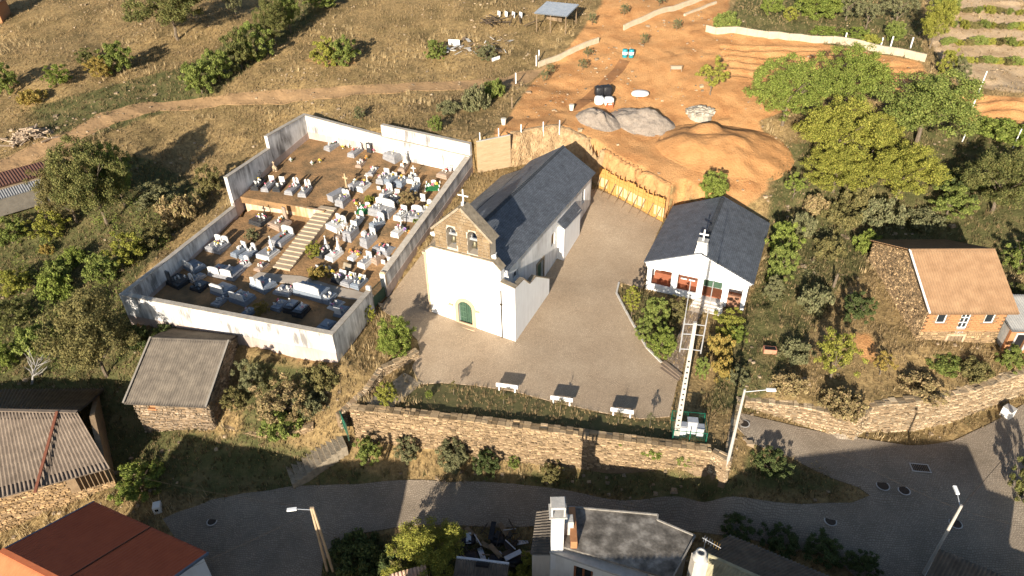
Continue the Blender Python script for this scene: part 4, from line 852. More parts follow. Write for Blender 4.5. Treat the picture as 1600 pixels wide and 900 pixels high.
# tiled roofs to its right
th_ = thing('tiled_house', 'house with greenish grey tile roof and chimney at the bottom, right of centre', 'house', (15.0, 27.5, -8.5)); ot = Vector(th_.location)
rl, rr = U(1096, 864, -1.0), U(1330, 968, -1.0); kl, kr = U(1141, 837, -2.6), U(1400, 945, -2.6); fl, fr = U(1050, 935, -2.9), U(1280, 1040, -2.9)
v_ = lambda p: Vector(p) - ot
corr('roof_slope', TILE_G, th_, v_(kr), v_(kl), v_(rl), v_(rr), .24); corr('roof_slope', TILE_GRN, th_, v_(fl), v_(fr), v_(rr), v_(rl), .24)  # front slope's sunlight is put into a paler tile colour
rb = MB(); a_ = v_(rl); b_ = v_(rr)
for k in range(26): rb.tube(a_.lerp(b_, k / 26) + Vector((0, 0, .1)), a_.lerp(b_, (k + 1.05) / 26) + Vector((0, 0, .1)), .14, .12, 8)
rb.build('ridge_tiles', TILE_GRN, th_, kind='stuff')
slabpoly([(v_(q).x, v_(q).y) for q in (kl, kr, fr, fl)][::-1], -1, 5.5).build('wall', MATS['cream_side'], th_)
gp = [v_(kl), v_(fl), v_(rl)]; MB().add([(p.x, p.y, p.z - .1) for p in gp] + [(p.x + .2, p.y - .1, p.z - .1) for p in gp], [(0, 1, 2), (5, 4, 3), (0, 3, 4, 1), (1, 4, 5, 2), (2, 5, 3, 0)]).build('gable', MATS['cream_side'], th_)
q = v_(U(1086, 905, -2.2)); c_ = MB().bbox(q.x - .45, q.x + .45, q.y - .4, q.y + .4, 3.5, 8.7, .03).build('chimney', MATS['cream_side'], th_)
MB().lathe([(.5, 0), (.5, .12), (.34, .3), (.34, .62), (.2, .62), (.2, .3)], 14, (q.x, q.y, 8.7)).build('chimney_pot', CONC, c_, True)
am = thing('tv_antenna', 'thin rooftop television antenna beside the round chimney pot', 'antenna', Vector(U(1097, 868, -1.0)))
MB().tube((0, 0, -.3), (0, 0, 1.9), .025, n=6).build('mast', GREYM, am)
bo = MB().tube((-.2, .1, 1.8), (.9, -.5, 1.5), .02, n=6).build('boom', GREYM, am)
for k in range(7): MB().tube((-.1 + k * .15 - .12, .05 - k * .08 - .22, 1.78 - k * .04), (-.1 + k * .15 + .12, .05 - k * .08 + .22, 1.78 - k * .04), .012, n=5).build('element', mk('orange_antenna', (.7, .4, .1), None, rough=.5) if k > 3 else GREYM, bo)

# house at bottom right corner
h6 = thing('tiled_house', 'house with dark tile roof in the bottom right, behind the lamp post', 'house', (29.5, 24.0, -7)); o6 = Vector(h6.location); v_ = lambda p: Vector(p) - o6
a0, a1, a2, a3 = U(1468, 858, -1.2), U(1690, 950, -1.2), U(1640, 1050, -3), U(1420, 950, -3)
corr('roof_slope', TILE_G, h6, v_(a3), v_(a2), v_(a1), v_(a0), .24)
pf = [v_(a0), v_(a1), v_(a2), v_(a3)]
slabpoly([(p.x, p.y) for p in pf][::-1], -2, 3.9).build('wall', BLUEW, h6)
MB().add([pf[0] + Vector((0, -.02, -.1)), pf[3] + Vector((0, 0, -.1)), Vector((pf[0].x, pf[0].y, 3.0)), pf[0] + Vector((.2, -.1, -.1)), pf[3] + Vector((.2, -.1, -.1)), Vector((pf[0].x + .2, pf[0].y - .1, 3.0))], [(0, 1, 2), (5, 4, 3), (0, 3, 4, 1), (1, 4, 5, 2), (2, 5, 3, 0)]).build('gable', BLUEW, h6)

# brick and stone house on the right
b8 = thing('brick_house', 'half-finished house of stone and orange brick with ochre tile roof', 'house', (36.3, 47.4, -.2), math.radians(-1.8))
L, D, E_, R_ = 6.9, 11.6, 4.35, 7.0
core = MB(); st = MB()
WH = [(.95, 1.75, 2.75, 3.85), (3.0, 3.8, 2.2, 3.9), (5.1, 5.9, 2.75, 3.85)]
core.plate(rect(0, L, -1, E_), [rect(*q) for q in WH] + [rect(2.6, 3.9, -.1, 1.35)], .35)
stones_on(st, (0, 0, 0), (1, 0), rect(0, L, -.6, 1.9), [(2.55, 3.95, -.6, 1.4)])
GWp = [(0, -1), (D, -1), (D, E_), (5.2, R_), (0, E_)]
core.plate([(-p[0], p[1]) for p in GWp][::-1], (), .4, (0, 0, 0), (0, -1, 0)); stones_on(st, (0, 0, 0), (0, -1), [(-p[0], p[1]) for p in GWp][::-1], (), (.13, .24), (.2, .5))
core.plate(GWp, (), .4, (L, 0, 0), (0, 1, 0)).box(.3, L - .3, D - .4, D, -1, E_)
core.build('wall', GAP, b8); st.build('stonework', mk('brown_schist', (.22, .145, .075), (.42, .30, .17), 1.5, .95, .6, 6, island=.4, c3=(.32, .22, .12)), b8, kind='stuff')
bme = MB().box(-.19, .19, -.05, .06, -.09, .09).mesh('brick'); bme.materials.append(BRICK)
z_ = 1.98; k = 0
while z_ < E_ - .15:
    x_ = .2 + (k % 2) * .2
    while x_ < L - .1:
        if not any(q[0] - .16 < x_ < q[1] + .16 and q[2] - .09 < z_ < q[3] + .09 for q in WH): put('brick', bme, None, b8, (x_, -.015, z_))
        x_ += .4
    z_ += .2; k += 1
for i, q in enumerate(WH):
    wd = MB().box(q[0], q[1], .12, .15, q[2], q[3]).build('window', GLASS, b8)
    fr = MB()
    for a_, b_ in ((q[0], q[0] + .07), (q[1] - .07, q[1])): fr.box(a_, b_, .05, .11, q[2], q[3])
    for a_, b_ in ((q[2], q[2] + .07), (q[3] - .07, q[3])): fr.box(q[0], q[1], .045, .105, a_, b_)
    if i == 1: fr.box((q[0] + q[1]) / 2 - .03, (q[0] + q[1]) / 2 + .03, .05, .11, q[2], q[3]).box(q[0], q[1], .045, .105, 2.75, 2.82).box(q[0], q[1], .05, .1, 3.3, 3.36)
    fr.build('window_frame', METALW, wd)
    if i == 1: MB().box(q[0] + .03, q[1] - .03, -.02, .04, 1.55, 2.2).build('door_sheet', GREYM, b8)
gt = MB().box(2.6, 3.9, .1, .16, -.1, 1.3).build('cellar_door', WOOD, b8)
for x_ in (2.62, 2.95, 3.28, 3.6): MB().box(x_, x_ + .28, .05, .1, -.1, 1.25).build('door_plank', WOOD, gt)
MB().box(2.4, 4.1, -.08, .05, 1.35, 1.55).box(2.42, 2.6, -.07, .05, -.3, 1.35).box(3.9, 4.08, -.07, .05, -.3, 1.35).build('door_frame', FRAME, b8)
corr('roof_slope', TILE_O, b8, (-.3, -.6, E_ - .2), (L + .45, -.6, E_ - .2), (L + .45, 5.2, R_ + .12), (-.3, 5.2, R_ + .12), .23, .04)
corr('roof_slope', TILE_O, b8, (L + .45, D + .5, E_ - .3), (-.3, D + .5, E_ - .3), (-.3, 5.2, R_ + .12), (L + .45, 5.2, R_ + .12), .23, .04)
rb = MB()
for k in range(19): rb.tube((-.3 + k * .4, 5.2, R_ + .13), (.14 + k * .4, 5.2, R_ + .16), .14, .12, 8)
rb.build('ridge_tiles', TILE_O, b8, kind='stuff')
MB().bar((-.28, -.6, E_ - .05), (-.28, 5.2, R_ + .22), .14, .08).build('verge', METALW, b8)
# lean-to at its right
lt = thing('brick_lean_to', 'small brick outbuilding with doorway beside the brick house, right edge', 'shed', (43.4, 46.2, 0), math.radians(-4))
MB().plate(rect(0, 4, -1, 2.6), [rect(.6, 1.5, 0, 2.1)], .3).build('front_wall', BRICK, lt); MB().box(.02, 4, .32, 4, -1, 2.5).build('wall', CONC, lt)
MB().plate(rect(.45, 1.65, -.2, 2.25), [rect(.6, 1.5, 0, 2.1)], .1, (0, -.08, 0)).build('door_frame', CONC, lt); MB().box(.6, 1.5, .2, .25, 0, 2.1).build('door', DARK, lt)
corr('roof', mk('dull_tin_sheet', (.13, .13, .13), (.22, .22, .215), 2, .6), lt, (-.2, -.3, 2.6), (4.2, -.3, 2.6), (4.2, 4.2, 3.4), (-.2, 4.2, 3.4), .2, .03)
# ------------------------------------------------------------------ graves
GRN = mk('grey_granite', (.19, .19, .20), (.32, .32, .33), 3, .4, c3=(.255, .255, .265), spec=.35, detail=8)
MAR = mk('white_marble', (.50, .49, .46), (.68, .67, .64), 2.5, .45, spec=.35, detail=8)
DRK = mk('black_granite', (.025, .027, .03), (.05, .052, .056), 5, .2, spec=.5)
BRN = mk('brown_gravestone', (.26, .19, .14), (.36, .27, .21), 2.5, .8, .2, 8)
BLU = mk('blue_grey_granite', (.15, .18, .22), (.23, .26, .30), 4, .3, spec=.4)
GREEN_T = mk('artificial_turf', (.02, .13, .04), (.035, .19, .06), 20, .9, .4, 30)
SM = {'g': (GRN, 'grey granite'), 'w': (MAR, 'white marble'), 'k': (DRK, 'black granite'), 'b': (BRN, 'brown stone'), 'u': (BLU, 'blue-grey granite')}
FLC = {'pink': (.65, .16, .24), 'yellow': (.75, .55, .08), 'white': (.8, .78, .74), 'red': (.6, .04, .05), 'violet': (.35, .2, .5), 'orange': (.75, .3, .06)}
def bouquet(c):
    r = random.Random(c); b = MB(); lf = MB()
    for k in range(26):
        a_ = r.uniform(0, 6.28); d_ = r.uniform(0, .2); z_ = r.uniform(.14, .38) - d_ * .5; s = r.uniform(.03, .065); x, y = d_ * math.cos(a_), d_ * math.sin(a_)
        b.add([(x + s, y, z_), (x, y + s, z_), (x - s, y, z_), (x, y - s, z_), (x, y, z_ + s), (x, y, z_ - s)], [(0, 1, 4), (1, 2, 4), (2, 3, 4), (3, 0, 4), (1, 0, 5), (2, 1, 5), (3, 2, 5), (0, 3, 5)])
    me = b.mesh('flowers'); me.materials.append(mk('petals_' + c, FLC[c], None, rough=.7, island=.25, island2=tuple(min(1, q * 1.3 + .05) for q in FLC[c])))
    n0 = len(b.v)
    for k in range(22):
        a_ = r.uniform(0, 6.28); d_ = r.uniform(.05, .26); z_ = r.uniform(.02, .2); x, y = d_ * math.cos(a_), d_ * math.sin(a_)
        lf.add([(x * .3, y * .3, 0), (x + .05, y - .04, z_), (x * 1.2, y * 1.2, z_ + .06), (x - .05, y + .04, z_)], [(0, 1, 2, 3)])
    m2 = lf.mesh('leaves'); m2.materials.append(mk('flower_leaves', (.04, .08, .02), (.07, .12, .03), 5, .7))
    return me, m2
BQ = {c: bouquet(c) for c in FLC}
VASE = MB().lathe([(.06, 0), (.09, .06), (.06, .14), (.08, .2), (.06, .2)], 10).mesh('vase')
def cross_mb(b, x, y, z, h, w_=None, t=.07):
    w_ = w_ or h * .6; return b.box(x - t / 2, x + t / 2, y - t / 2, y + t / 2, z, z + h).box(x - w_ / 2, x + w_ / 2, y - t / 2 + .002, y + t / 2 - .002, z + h * .62, z + h * .62 + t)
def headstone(t, kind, m, W, L, z, k):
    """kind letters: R rect, A arched, D pair, T tall stele, P pointed with cross, C cross, S split wings, O open book"""
    tilt = 0.0; y = L - .12; n = 'headstone'; MW = MAR if m is not DRK or kind in 'RS' else DRK
    if kind == 'R': MB().plate(rect(-W * .38, W * .38, z, z + .75), (), .1, (0, y, 0)).build(n, MW, t)
    elif kind == 'W': MB().plate([(-W * .45, z), (W * .45, z), (W * .45, z + .7), (W * .3, z + .9), (-W * .3, z + .9), (-W * .45, z + .7)], (), .12, (0, y, 0)).build(n, MW, t)
    elif kind == 'A': MB().plate(arch(0, z, W * .7, z + .55, 8, .28), (), .12, (0, y, 0)).build(n, MW, t)
    elif kind == 'D':
        for s in (-1, 1): MB().plate(arch(s * W * .24, z, W * .42, z + .62, 6, .16), (), .1, (0, y, 0)).build(n, MW, t)
    elif kind == 'T': MB().plate([(-.3, z), (.3, z), (.26, z + 1.5), (-.26, z + 1.5)], (), .18, (0, y, 0)).build(n, m, t)
    elif kind == 'P':
        b = MB().bbox(-.32, .32, y - .2, y + .12, z, z + .35); b.add([(-.2, y - .14, z + .35), (.2, y - .14, z + .35), (.2, y + .08, z + .35), (-.2, y + .08, z + .35), (-.05, y - .06, z + 1.25), (.05, y - .06, z + 1.25), (.05, y, z + 1.25), (-.05, y, z + 1.25)], [(4, 5, 6, 7), (0, 1, 5, 4), (1, 2, 6, 5), (2, 3, 7, 6), (3, 0, 4, 7)]); b.build(n, MAR, t)
        cross_mb(MB(), 0, y - .03, z + 1.22, .4, .26, .06).build('cross', MAR, t)
    elif kind == 'C': cross_mb(MB().bbox(-.2, .2, y - .15, y + .1, z, z + .2), 0, y, z + .18, 1.05, .62, .1).build('cross', m if m is DRK else MAR, t)
    elif kind == 'S':
        for s in (-1, 1): MB().plate([(s * .04, z), (s * W * .42, z), (s * W * .36, z + .85), (s * W * .1, z + .98), (s * .1, z + .5)][::s], (), .1, (0, y, 0)).build(n, MAR, t)
        cross_mb(MB(), 0, y + .03, z, .62, .3, .05).build('cross', GREYM, t)
    elif kind == 'O':
        MB().add([(-W * .4, y - .3, z), (0, y - .24, z), (W * .4, y - .3, z), (-W * .4, y, z + .42), (0, y, z + .36), (W * .4, y, z + .42), (-W * .4, y, z), (W * .4, y, z)], [(0, 1, 4, 3), (1, 2, 5, 4), (3, 4, 5, 7, 6), (0, 3, 6), (2, 7, 5), (0, 6, 7, 2, 1)]).build(n, MAR, t)
GN = 0
def grave(f, h, W, st, hs, where, H=.35, fl='', lid=1, lids=1, extra=None, desc=None):
    global GN; GN += 1; r = random.Random(GN); W *= .95
    p = G(*f); q = G(*h); d = q - p; L = min(2.5, max(1.5, math.hypot(d.x, d.y) * .98)); rz = math.atan2(d.y, d.x) - math.pi / 2
    d0 = Vector((d.x, d.y, 0)).normalized(); zg = min(gz(p.x, p.y), gz(p.x + d0.x * L, p.y + d0.y * L)) + .02; zt = max(gz(p.x, p.y), gz(p.x + d0.x * L, p.y + d0.y * L)); H = H + (zt - zg) * .6
    m, mn = SM[st]
    hn = {'R': 'upright headstone', 'W': 'wide headstone', 'A': 'arched headstone', 'D': 'twin headstones', 'T': 'tall stele', 'P': 'pointed cross-topped monument', 'C': 'cross', 'S': 'split headstone', 'O': 'open-book stone', '': 'no headstone'}[hs]
    lab = desc or (('%s grave with %s' % (mn, hn)) if hs else ('plain %s grave' % mn))
    t = thing('grave', lab + ', ' + where, 'grave', (p.x, p.y, zg), rz, 'graves in the walled cemetery')
    w2 = W / 2
    light = m if st != 'k' else m
    MB().box(-w2 - .05, w2 + .05, -.05, L + .05, -.5, H * .45).build('base', light if st != 'b' else BRN, t)
    MB().bbox(-w2, w2, 0, L, H * .45, H, .025).build('curb', MAR if st in 'w' else m, t)
    for k in range(lids):
        a_, b_ = -w2 + .1 + k * (W - .2) / lids + .03, -w2 + .1 + (k + 1) * (W - .2) / lids - .03
        if lid: MB().bbox(a_, b_, .1, L - .35, H, H + .07, .02).build('lid', {'w': GRN, 'g': GRN, 'k': DRK, 'b': BRN, 'u': BLU}[st] if lid == 1 else lid, t)
        if H > .5 and hs != '': cross_mb(MB(), (a_ + b_) / 2, .25, H + .06, .3, .18, .05).build('lid_cross', MAR, t)
    if hs: headstone(t, hs, m, W, L, H - .02, GN)
    for k, c in enumerate(fl.split()):
        x = r.uniform(-w2 * .6, w2 * .6); y = L * (.35 + .5 * r.random()); s = r.uniform(.55, .95)
        put('flowers', BQ[c][0], None, t, (x, y, H + .1), (0, 0, r.uniform(0, 6)), s); put('leaves', BQ[c][1], None, t, (x, y, H + .08), (0, 0, r.uniform(0, 6)), s)
    for k in range(r.choice((1, 1, 2, 3, 4))):
        x = r.uniform(-w2 * .7, w2 * .7); y = L * r.uniform(.2, .8); put('vase', VASE, None, t, (x, y, H + .05), None, r.uniform(.9, 1.5))
        if r.random() < .7: c = r.choice(('white', 'white', 'white', 'pink')); put('flowers', BQ[c][0], None, t, (x, y, H + .2), (0, 0, r.uniform(0, 6)), .6)
    for _k in range(r.choice((0, 1, 1, 2))):
        x = r.uniform(-w2 * .6, w2 * .6); MB().plate(rect(x - .16, x + .16, H + .05, H + .33), (), .04, (0, L * r.uniform(.3, .75), 0)).build('plaque', MAR, t)
    return t
U1 = 'on the upper left terrace'
grave((398, 298), (411, 283), .95, 'k', 'C', 'leftmost ' + U1, fl='yellow white')
grave((414, 300.5), (427, 286), .95, 'g', 'R', 'second from left ' + U1, fl='pink')
grave((432, 300), (443, 287.5), .95, 'k', 'R', 'third from left ' + U1)
grave((451, 305), (465, 291), 1.05, 'g', 'S', 'fourth from left ' + U1, fl='pink white')
grave((472, 308.5), (483, 294), 1.0, 'g', 'S', 'rightmost of the terrace edge row', fl='pink')
BK = 'along the back cemetery wall'
grave((511, 235.6), (527, 225), 1.0, 'g', 'W', 'leftmost ' + BK, fl='pink white')
grave((548.5, 246), (563, 234), 1.05, 'g', 'A', 'second from left ' + BK, fl='red')
grave((608, 252.5), (623, 239), 2.2, 'g', 'A', 'double plot under the back wall ledge', fl='red white yellow', lids=2)
grave((627, 271), (635, 257), .9, 'b', 'P', 'below the back wall ledge', fl='orange white')
grave((578, 275), (589, 261), .8, 'g', '', 'narrow flat slab in the bare earth near the back', H=.15)
grave((593.5, 288), (606, 274), 1.0, 'g', 'R', 'tall headstone in the upper middle', fl='violet')
grave((605, 289), (619, 277), 1.0, 'u', 'O', 'left of the pair with dark green lids', fl='yellow', H=.45)
grave((622, 293.5), (634, 280), 1.2, 'u', '', 'right of the pair with dark green lids', fl='yellow orange', H=.5)
grave((548, 297), (561, 286), 1.0, 'g', '', 'beside the old stone cross', fl='white yellow')
grave((562, 300), (576, 287), 1.0, 'w', 'C', 'just right of the old stone cross', fl='pink yellow violet')
grave((598, 310.5), (610, 299), 1.0, 'w', 'W', 'with carved lid in the middle', fl='pink')
grave((690, 279), (701, 268.5), 1.5, 'b', 'O', 'under the right wall near the back corner', fl='red red white', H=.3)
grave((646, 303), (653, 288), .9, 'u', 'R', 'left of the small turf grave', fl='white')
grave((530.5, 324), (543, 311.5), 1.1, 'g', 'D', 'chest tomb at the top of the ramp', fl='yellow violet', H=.7)
grave((592, 339.5), (604, 326.5), 3.0, 'g', 'W', 'triple tomb in the centre of the right slope', lids=3, H=.6)
grave((621.5, 345.5), (633, 332), 1.1, 'w', 'R', 'right of the triple tomb', fl='pink')
grave((644, 347.5), (653, 333), 2.0, 'g', 'A', 'double plot against the right wall', fl='yellow violet', lids=2)
grave((518, 361), (535, 346.5), 1.9, 'w', 'D', 'covered in flowers right of the ramp', fl='white pink white violet yellow', lids=0)
grave((543, 378), (556, 362), 1.1, 'g', 'R', 'chest tomb right of the ramp, mid slope', H=.85)
grave((583, 361), (596, 348.5), 1.1, 'u', 'W', 'with blue-grey lid below the triple tomb', H=.55, fl='white')
grave((569, 387), (585, 371), 1.1, 'g', 'R', 'chest tomb in the centre of the lower right slope', H=.7)
grave((617, 371), (629, 356.5), 1.0, 'w', 'C', 'low and narrow beside the right wall', fl='white', lids=0)
grave((594, 397), (606, 383.5), 2.3, 'g', '', 'broad flat slab beside the right wall', H=.12, fl='orange pink')
grave((498, 403.5), (513, 390), 1.1, 'k', 'P', 'left of a pair below the ramp', fl='pink violet violet')
grave((514.5, 408), (532, 393), 1.1, 'w', 'P', 'right of a pair below the ramp', fl='white', lids=0)
grave((565, 419.5), (578, 405), 1.0, 'w', 'R', 'alone near the gate, upper one', lids=1)
grave((524.5, 443), (539, 429), 1.1, 'k', 'O', 'left of three by the gate path', fl='pink violet')
grave((539, 448), (554, 433), 1.1, 'g', 'O', 'middle of three by the gate path', fl='yellow white')
grave((554, 452), (569, 436), 1.1, 'u', 'O', 'right of three by the gate path', fl='yellow')
grave((399, 352.5), (417, 338), 2.0, 'k', 'C', 'full of flowers under the terrace wall', fl='white pink yellow white white violet', lids=0)
grave((428, 358), (448, 343.5), 2.1, 'b', 'T', 'broad plot under the terrace wall', fl='white pink orange', H=.3)
grave((430, 384), (452, 366), 1.9, 'g', 'W', 'left of the ramp, with red flowers', fl='red white red yellow')
grave((411, 406), (428, 391), 1.9, 'w', 'P', 'at the foot of the ramp, left side', fl='orange white orange')
grave((333, 395), (350, 381), 2.1, 'g', 'D', 'against the left wall', fl='yellow yellow pink', H=.45, lids=2)
grave((366, 402.5), (384, 389), .95, 'u', 'R', 'left slab of a narrow pair')
grave((379, 406.5), (399, 392), .95, 'u', 'A', 'right slab of a narrow pair')
FRT = 'in the shaded front rows'
grave((314, 413), (295, 424), 2.1, 'u', 'D', 'bright stones facing the wall, far left row', lids=2)
grave((362, 420), (345, 436), 3.4, 'g', 'D', 'long plot with several stones, left rows', lids=3, fl='white pink', H=.4)
grave((290, 434), (268, 449), 2.2, 'k', 'T', 'in the left front corner')
grave((322, 443), (308, 454), 1.4, 'k', 'C', 'dark plot near the left front corner', fl='white')
grave((360, 448), (340, 463), 2.0, 'u', 'W', 'with broad back, left part of the front row', H=.4)
grave((388, 462), (371, 476), 2.2, 'u', 'D', 'twin dark lids near the front wall', lids=2, H=.5)
grave((422, 441), (402, 455), 2.3, 'u', 'S', 'with white angel-like stone, left of the path', lids=2, H=.5)
grave((447, 447), (433, 461), 1.0, 'g', '', 'left of two bare slabs ' + FRT, H=.2)
grave((459, 449.5), (445, 464), 1.0, 'g', '', 'right of two bare slabs ' + FRT, H=.2)
grave((496, 453), (481, 468), 3.6, 'u', 'W', 'largest tomb, with white cross', lids=2, H=.75)
grave((521, 461), (508, 474), 1.0, 'u', '', 'right of the largest tomb', H=.4)
grave((533, 471), (520, 482), 1.0, 'w', '', 'low plot near the front right corner', H=.15, fl='violet')
grave((446, 472), (430, 487), 1.1, 'u', '', 'single slab close to the front wall', H=.3, fl='red')
grave((464, 476), (452, 489), 1.1, 'k', '', 'left half of a black double box', H=.6, lid=BLU)
grave((478, 482), (466, 495), 1.1, 'k', '', 'right half of a black double box', H=.6, lid=BLU)
grave((541, 482), (529, 495), 1.0, 'u', 'R', 'in the front right corner', H=.3)
grave((396, 484), (386, 493), 1.0, 'u', '', 'half hidden behind the front wall', H=.25)
grave((518, 503), (508, 513), 1.3, 'u', '', 'slab at the very front right corner', H=.25)
grave((555, 353), (564, 343), .8, 'w', 'A', 'small, left of the blue-grey lid below the triple tomb', fl='pink', H=.25)
grave((526, 376), (536, 366), .8, 'b', 'C', 'small, between the flower-covered grave and the chest tomb', H=.2, fl='white')
grave((612, 319), (621, 308), .9, 'g', 'R', 'above the triple tomb, right side', H=.3)
grave((664, 336), (671, 325), .9, 'g', 'A', 'half hidden by the right wall, middle', H=.3, fl='yellow')
grave((548, 408), (557, 398), .8, 'w', '', 'low kerbed plot above the lone white grave', H=.18, fl='orange pink', lids=0)
grave((585, 413), (594, 403), .9, 'b', 'R', 'close to the right wall above the gate', H=.25)
grave((560, 262), (569, 252), .8, 'b', '', 'low earth-coloured plot in the bare back area', H=.12, fl='white')
grave((640, 287), (648, 275), .9, 'w', 'C', 'right of the dark green lids', H=.3, fl='white')
grave((372, 424), (388, 412), .95, 'w', 'A', 'between the narrow pair and the long plot', H=.3, fl='pink')
grave((402, 424), (414, 414), .9, 'b', '', 'low plot beside the foot of the ramp', H=.15, fl='violet')
grave((318, 430), (304, 440), .9, 'g', 'A', 'small stone in the far left rows', H=.3)
grave((352, 466), (339, 477), 1.0, 'g', '', 'plain slab near the middle of the front wall', H=.2)
# turf graves
for (f, h, W, wh) in (((568, 335), (575, 321), 1.9, 'larger one, in the middle beside the triple tomb'), ((675, 299), (677, 287), 1.6, 'smaller one, near the right wall')):
    p = G(*f); q = G(*h); d = q - p; L = math.hypot(d.x, d.y)
    t = thing('grave', 'grave of bright green artificial turf, ' + wh, 'grave', p, math.atan2(d.y, d.x) - math.pi / 2, 'graves in the walled cemetery')
    zz = gz(q.x, q.y) - p.z
    MB().add([(-W / 2, 0, .06), (W / 2, 0, .06), (W / 2, L, zz + .06), (-W / 2, L, zz + .06), (-W / 2, 0, -.2), (W / 2, 0, -.2), (W / 2, L, zz - .2), (-W / 2, L, zz - .2)], [(0, 1, 2, 3), (0, 4, 5, 1), (1, 5, 6, 2), (2, 6, 7, 3), (3, 7, 4, 0)]).build('turf', GREEN_T, t)
    for sx_ in (-W / 2, W / 2):
        for y in (0, L * .5, L): MB().bbox(sx_ - .06, sx_ + .06, y - .06, y + .06, -.1 + zz * y / L, .32 + zz * y / L).build('corner_post', MAR, t)
    MB().plate(arch(.1, zz * .8, .6, zz * .8 + .5, 6, .15), (), .08, (0, L * .8, 0)).build('headstone', MAR, t)
    for k in range(3): put('flowers', BQ[('white', 'pink', 'yellow')[k]][0], None, t, (-.4 + .4 * k, L * (.4 + .15 * k), .1 + zz * .5), None, 1.2)
# free standing stones
def stele(px, label, parts, rz=-.45):
    p = G(*px); t = thing('gravestone', label, 'gravestone', p, rz, 'free-standing gravestones')
    parts(t); return t
stele((542.5, 294.5), 'tall old weathered stone cross standing in bare earth', lambda t: cross_mb(MB().bbox(-.28, .28, -.25, .25, -.2, .22), 0, 0, .2, 1.75, .75, .2).build('cross', STONE, t))
stele((527, 308), 'grey rectangular box tomb below the old stone cross', lambda t: (MB().bbox(-.45, .45, -1.1, 1.1, -.3, .62, .03).build('chest', GRN, t), MB().bbox(-.5, .5, -1.15, 1.15, .62, .7, .02).build('lid', GRN, t)), -.6)
stele((429, 268), 'small stone gable with little cross at the left wall', lambda t: (MB().plate([(-.35, -.2), (.35, -.2), (.35, .5), (0, .85), (-.35, .5)], (), .2).build('gable_stone', FRAME, t), cross_mb(MB(), 0, .1, .8, .55, .32, .09).build('cross', FRAME, t)))
stele((577, 239), 'dark stele with white plaque against the back wall', lambda t: (MB().plate(rect(-.36, .36, -.2, 1.3), (), .16).build('stone', DRK, t), MB().plate(rect(-.18, .18, .7, 1.15), (), .02, (0, -.03, 0)).build('plaque', MAR, t)))
stele((661, 315), 'plain white upright stone among dry branches near right wall', lambda t: MB().plate(rect(-.32, .32, -.2, .95), (), .12).build('stone', MAR, t))
stele((592, 297), 'small square white stone in the middle of the slope', lambda t: MB().plate(rect(-.25, .25, -.1, .45), (), .1).build('stone', MAR, t))
stele((568, 370), 'tiny white house-shaped grave marker on the right slope', lambda t: MB().plate([(-.3, -.1), (.3, -.1), (.3, .4), (0, .72), (-.3, .4)], (), .35).build('stone', MAR, t))
for k, px in enumerate(((496, 420), (508, 422), (515, 423))): stele(px, 'small white marker in the overgrown plot, %s of three in a row' % ('left', 'middle', 'right')[k], lambda t, k=k: MB().plate([(-.22, -.1), (.22, -.1), (.22, .42), (0, .58 if k else .42), (-.22, .42)], (), .08).build('stone', MAR, t))
stele((541, 422), 'broken grey stone lying tilted above the three gate graves', lambda t: MB().add([(-.5, 0, 0), (.5, 0, 0), (.5, .1, 0), (-.5, .1, 0), (-.45, .35, .6), (.5, .35, .5), (.5, .45, .5), (-.45, .45, .6)], [(0, 3, 2, 1), (4, 5, 6, 7), (0, 1, 5, 4), (1, 2, 6, 5), (2, 3, 7, 6), (3, 0, 4, 7)]).build('stone', LICHEN, t))
for k, px in enumerate(((599, 413), (608, 408))): stele(px, 'small pale marker by the right wall near the gate, %s one' % ('left', 'right')[k], lambda t: MB().plate(rect(-.24, .24, -.1, .5), (), .12).build('stone', MAR, t))
stele((708, 268), 'thin dark iron cross under the right wall near back corner', lambda t: cross_mb(MB(), 0, 0, -.1, 1.3, .7, .06).build('cross', IRON, t))
stele((635, 257), 'white angel statue on a plinth below the back wall', lambda t: (MB().bbox(-.3, .3, -.3, .3, -.2, .4).build('plinth', MAR, t), MB().lathe([(.2, .4), (.22, .7), (.15, 1.1), (.19, 1.3), (.08, 1.45), (.1, 1.55), (.09, 1.66), (.0, 1.7)], 10).build('figure', MAR, t, True)))
for k, (px, c) in enumerate((((434, 255), 'orange'), ((455, 253), 'white'), ((488, 258), 'white'), ((500, 254), 'yellow'), ((573, 249), 'orange'), ((584, 238), 'pink'), ((545, 231), 'white'), ((536, 233), 'yellow'), ((554, 318), 'pink'), ((557, 322), 'yellow'), ((500, 425), 'orange'), ((520, 428), 'yellow'), ((556, 366), 'pink'), ((560, 402), 'yellow'), ((536, 366), 'orange'), ((622, 320), 'white'), ((548, 395), 'orange'), ((634, 362), 'violet'), ((640, 366), 'orange'))):
    p = G(*px); t = thing('flower_pot', 'loose pot of %s flowers %s' % (c, ('by the left wall corner', 'left of the upper terrace middle', 'in the bare upper terrace', 'right side of the bare upper terrace', 'in front of the dark stele', 'right of the dark stele', 'against the back wall plinth', 'beside the leftmost back grave', 'at the ramp top tomb', 'just below the ramp top tomb', 'left of the three white markers', 'right of the three white markers', 'above the centre chest tomb', 'left of the lone white grave', 'below the flower-covered grave', 'among dry branches', 'on the bare lower slope', 'near the right wall', 'closest to the right wall')[k]), 'flowers', p, 0, 'loose flower pots among the graves')
    put('vase', VASE, None, t, None, None, 1.2); VASE.materials.clear() if False else None
    put('flowers', BQ[c][0], None, t, (0, 0, .1), None, 1.1); put('leaves', BQ[c][1], None, t, (0, 0, .12))
if not VASE.materials: VASE.materials.append(CONC)
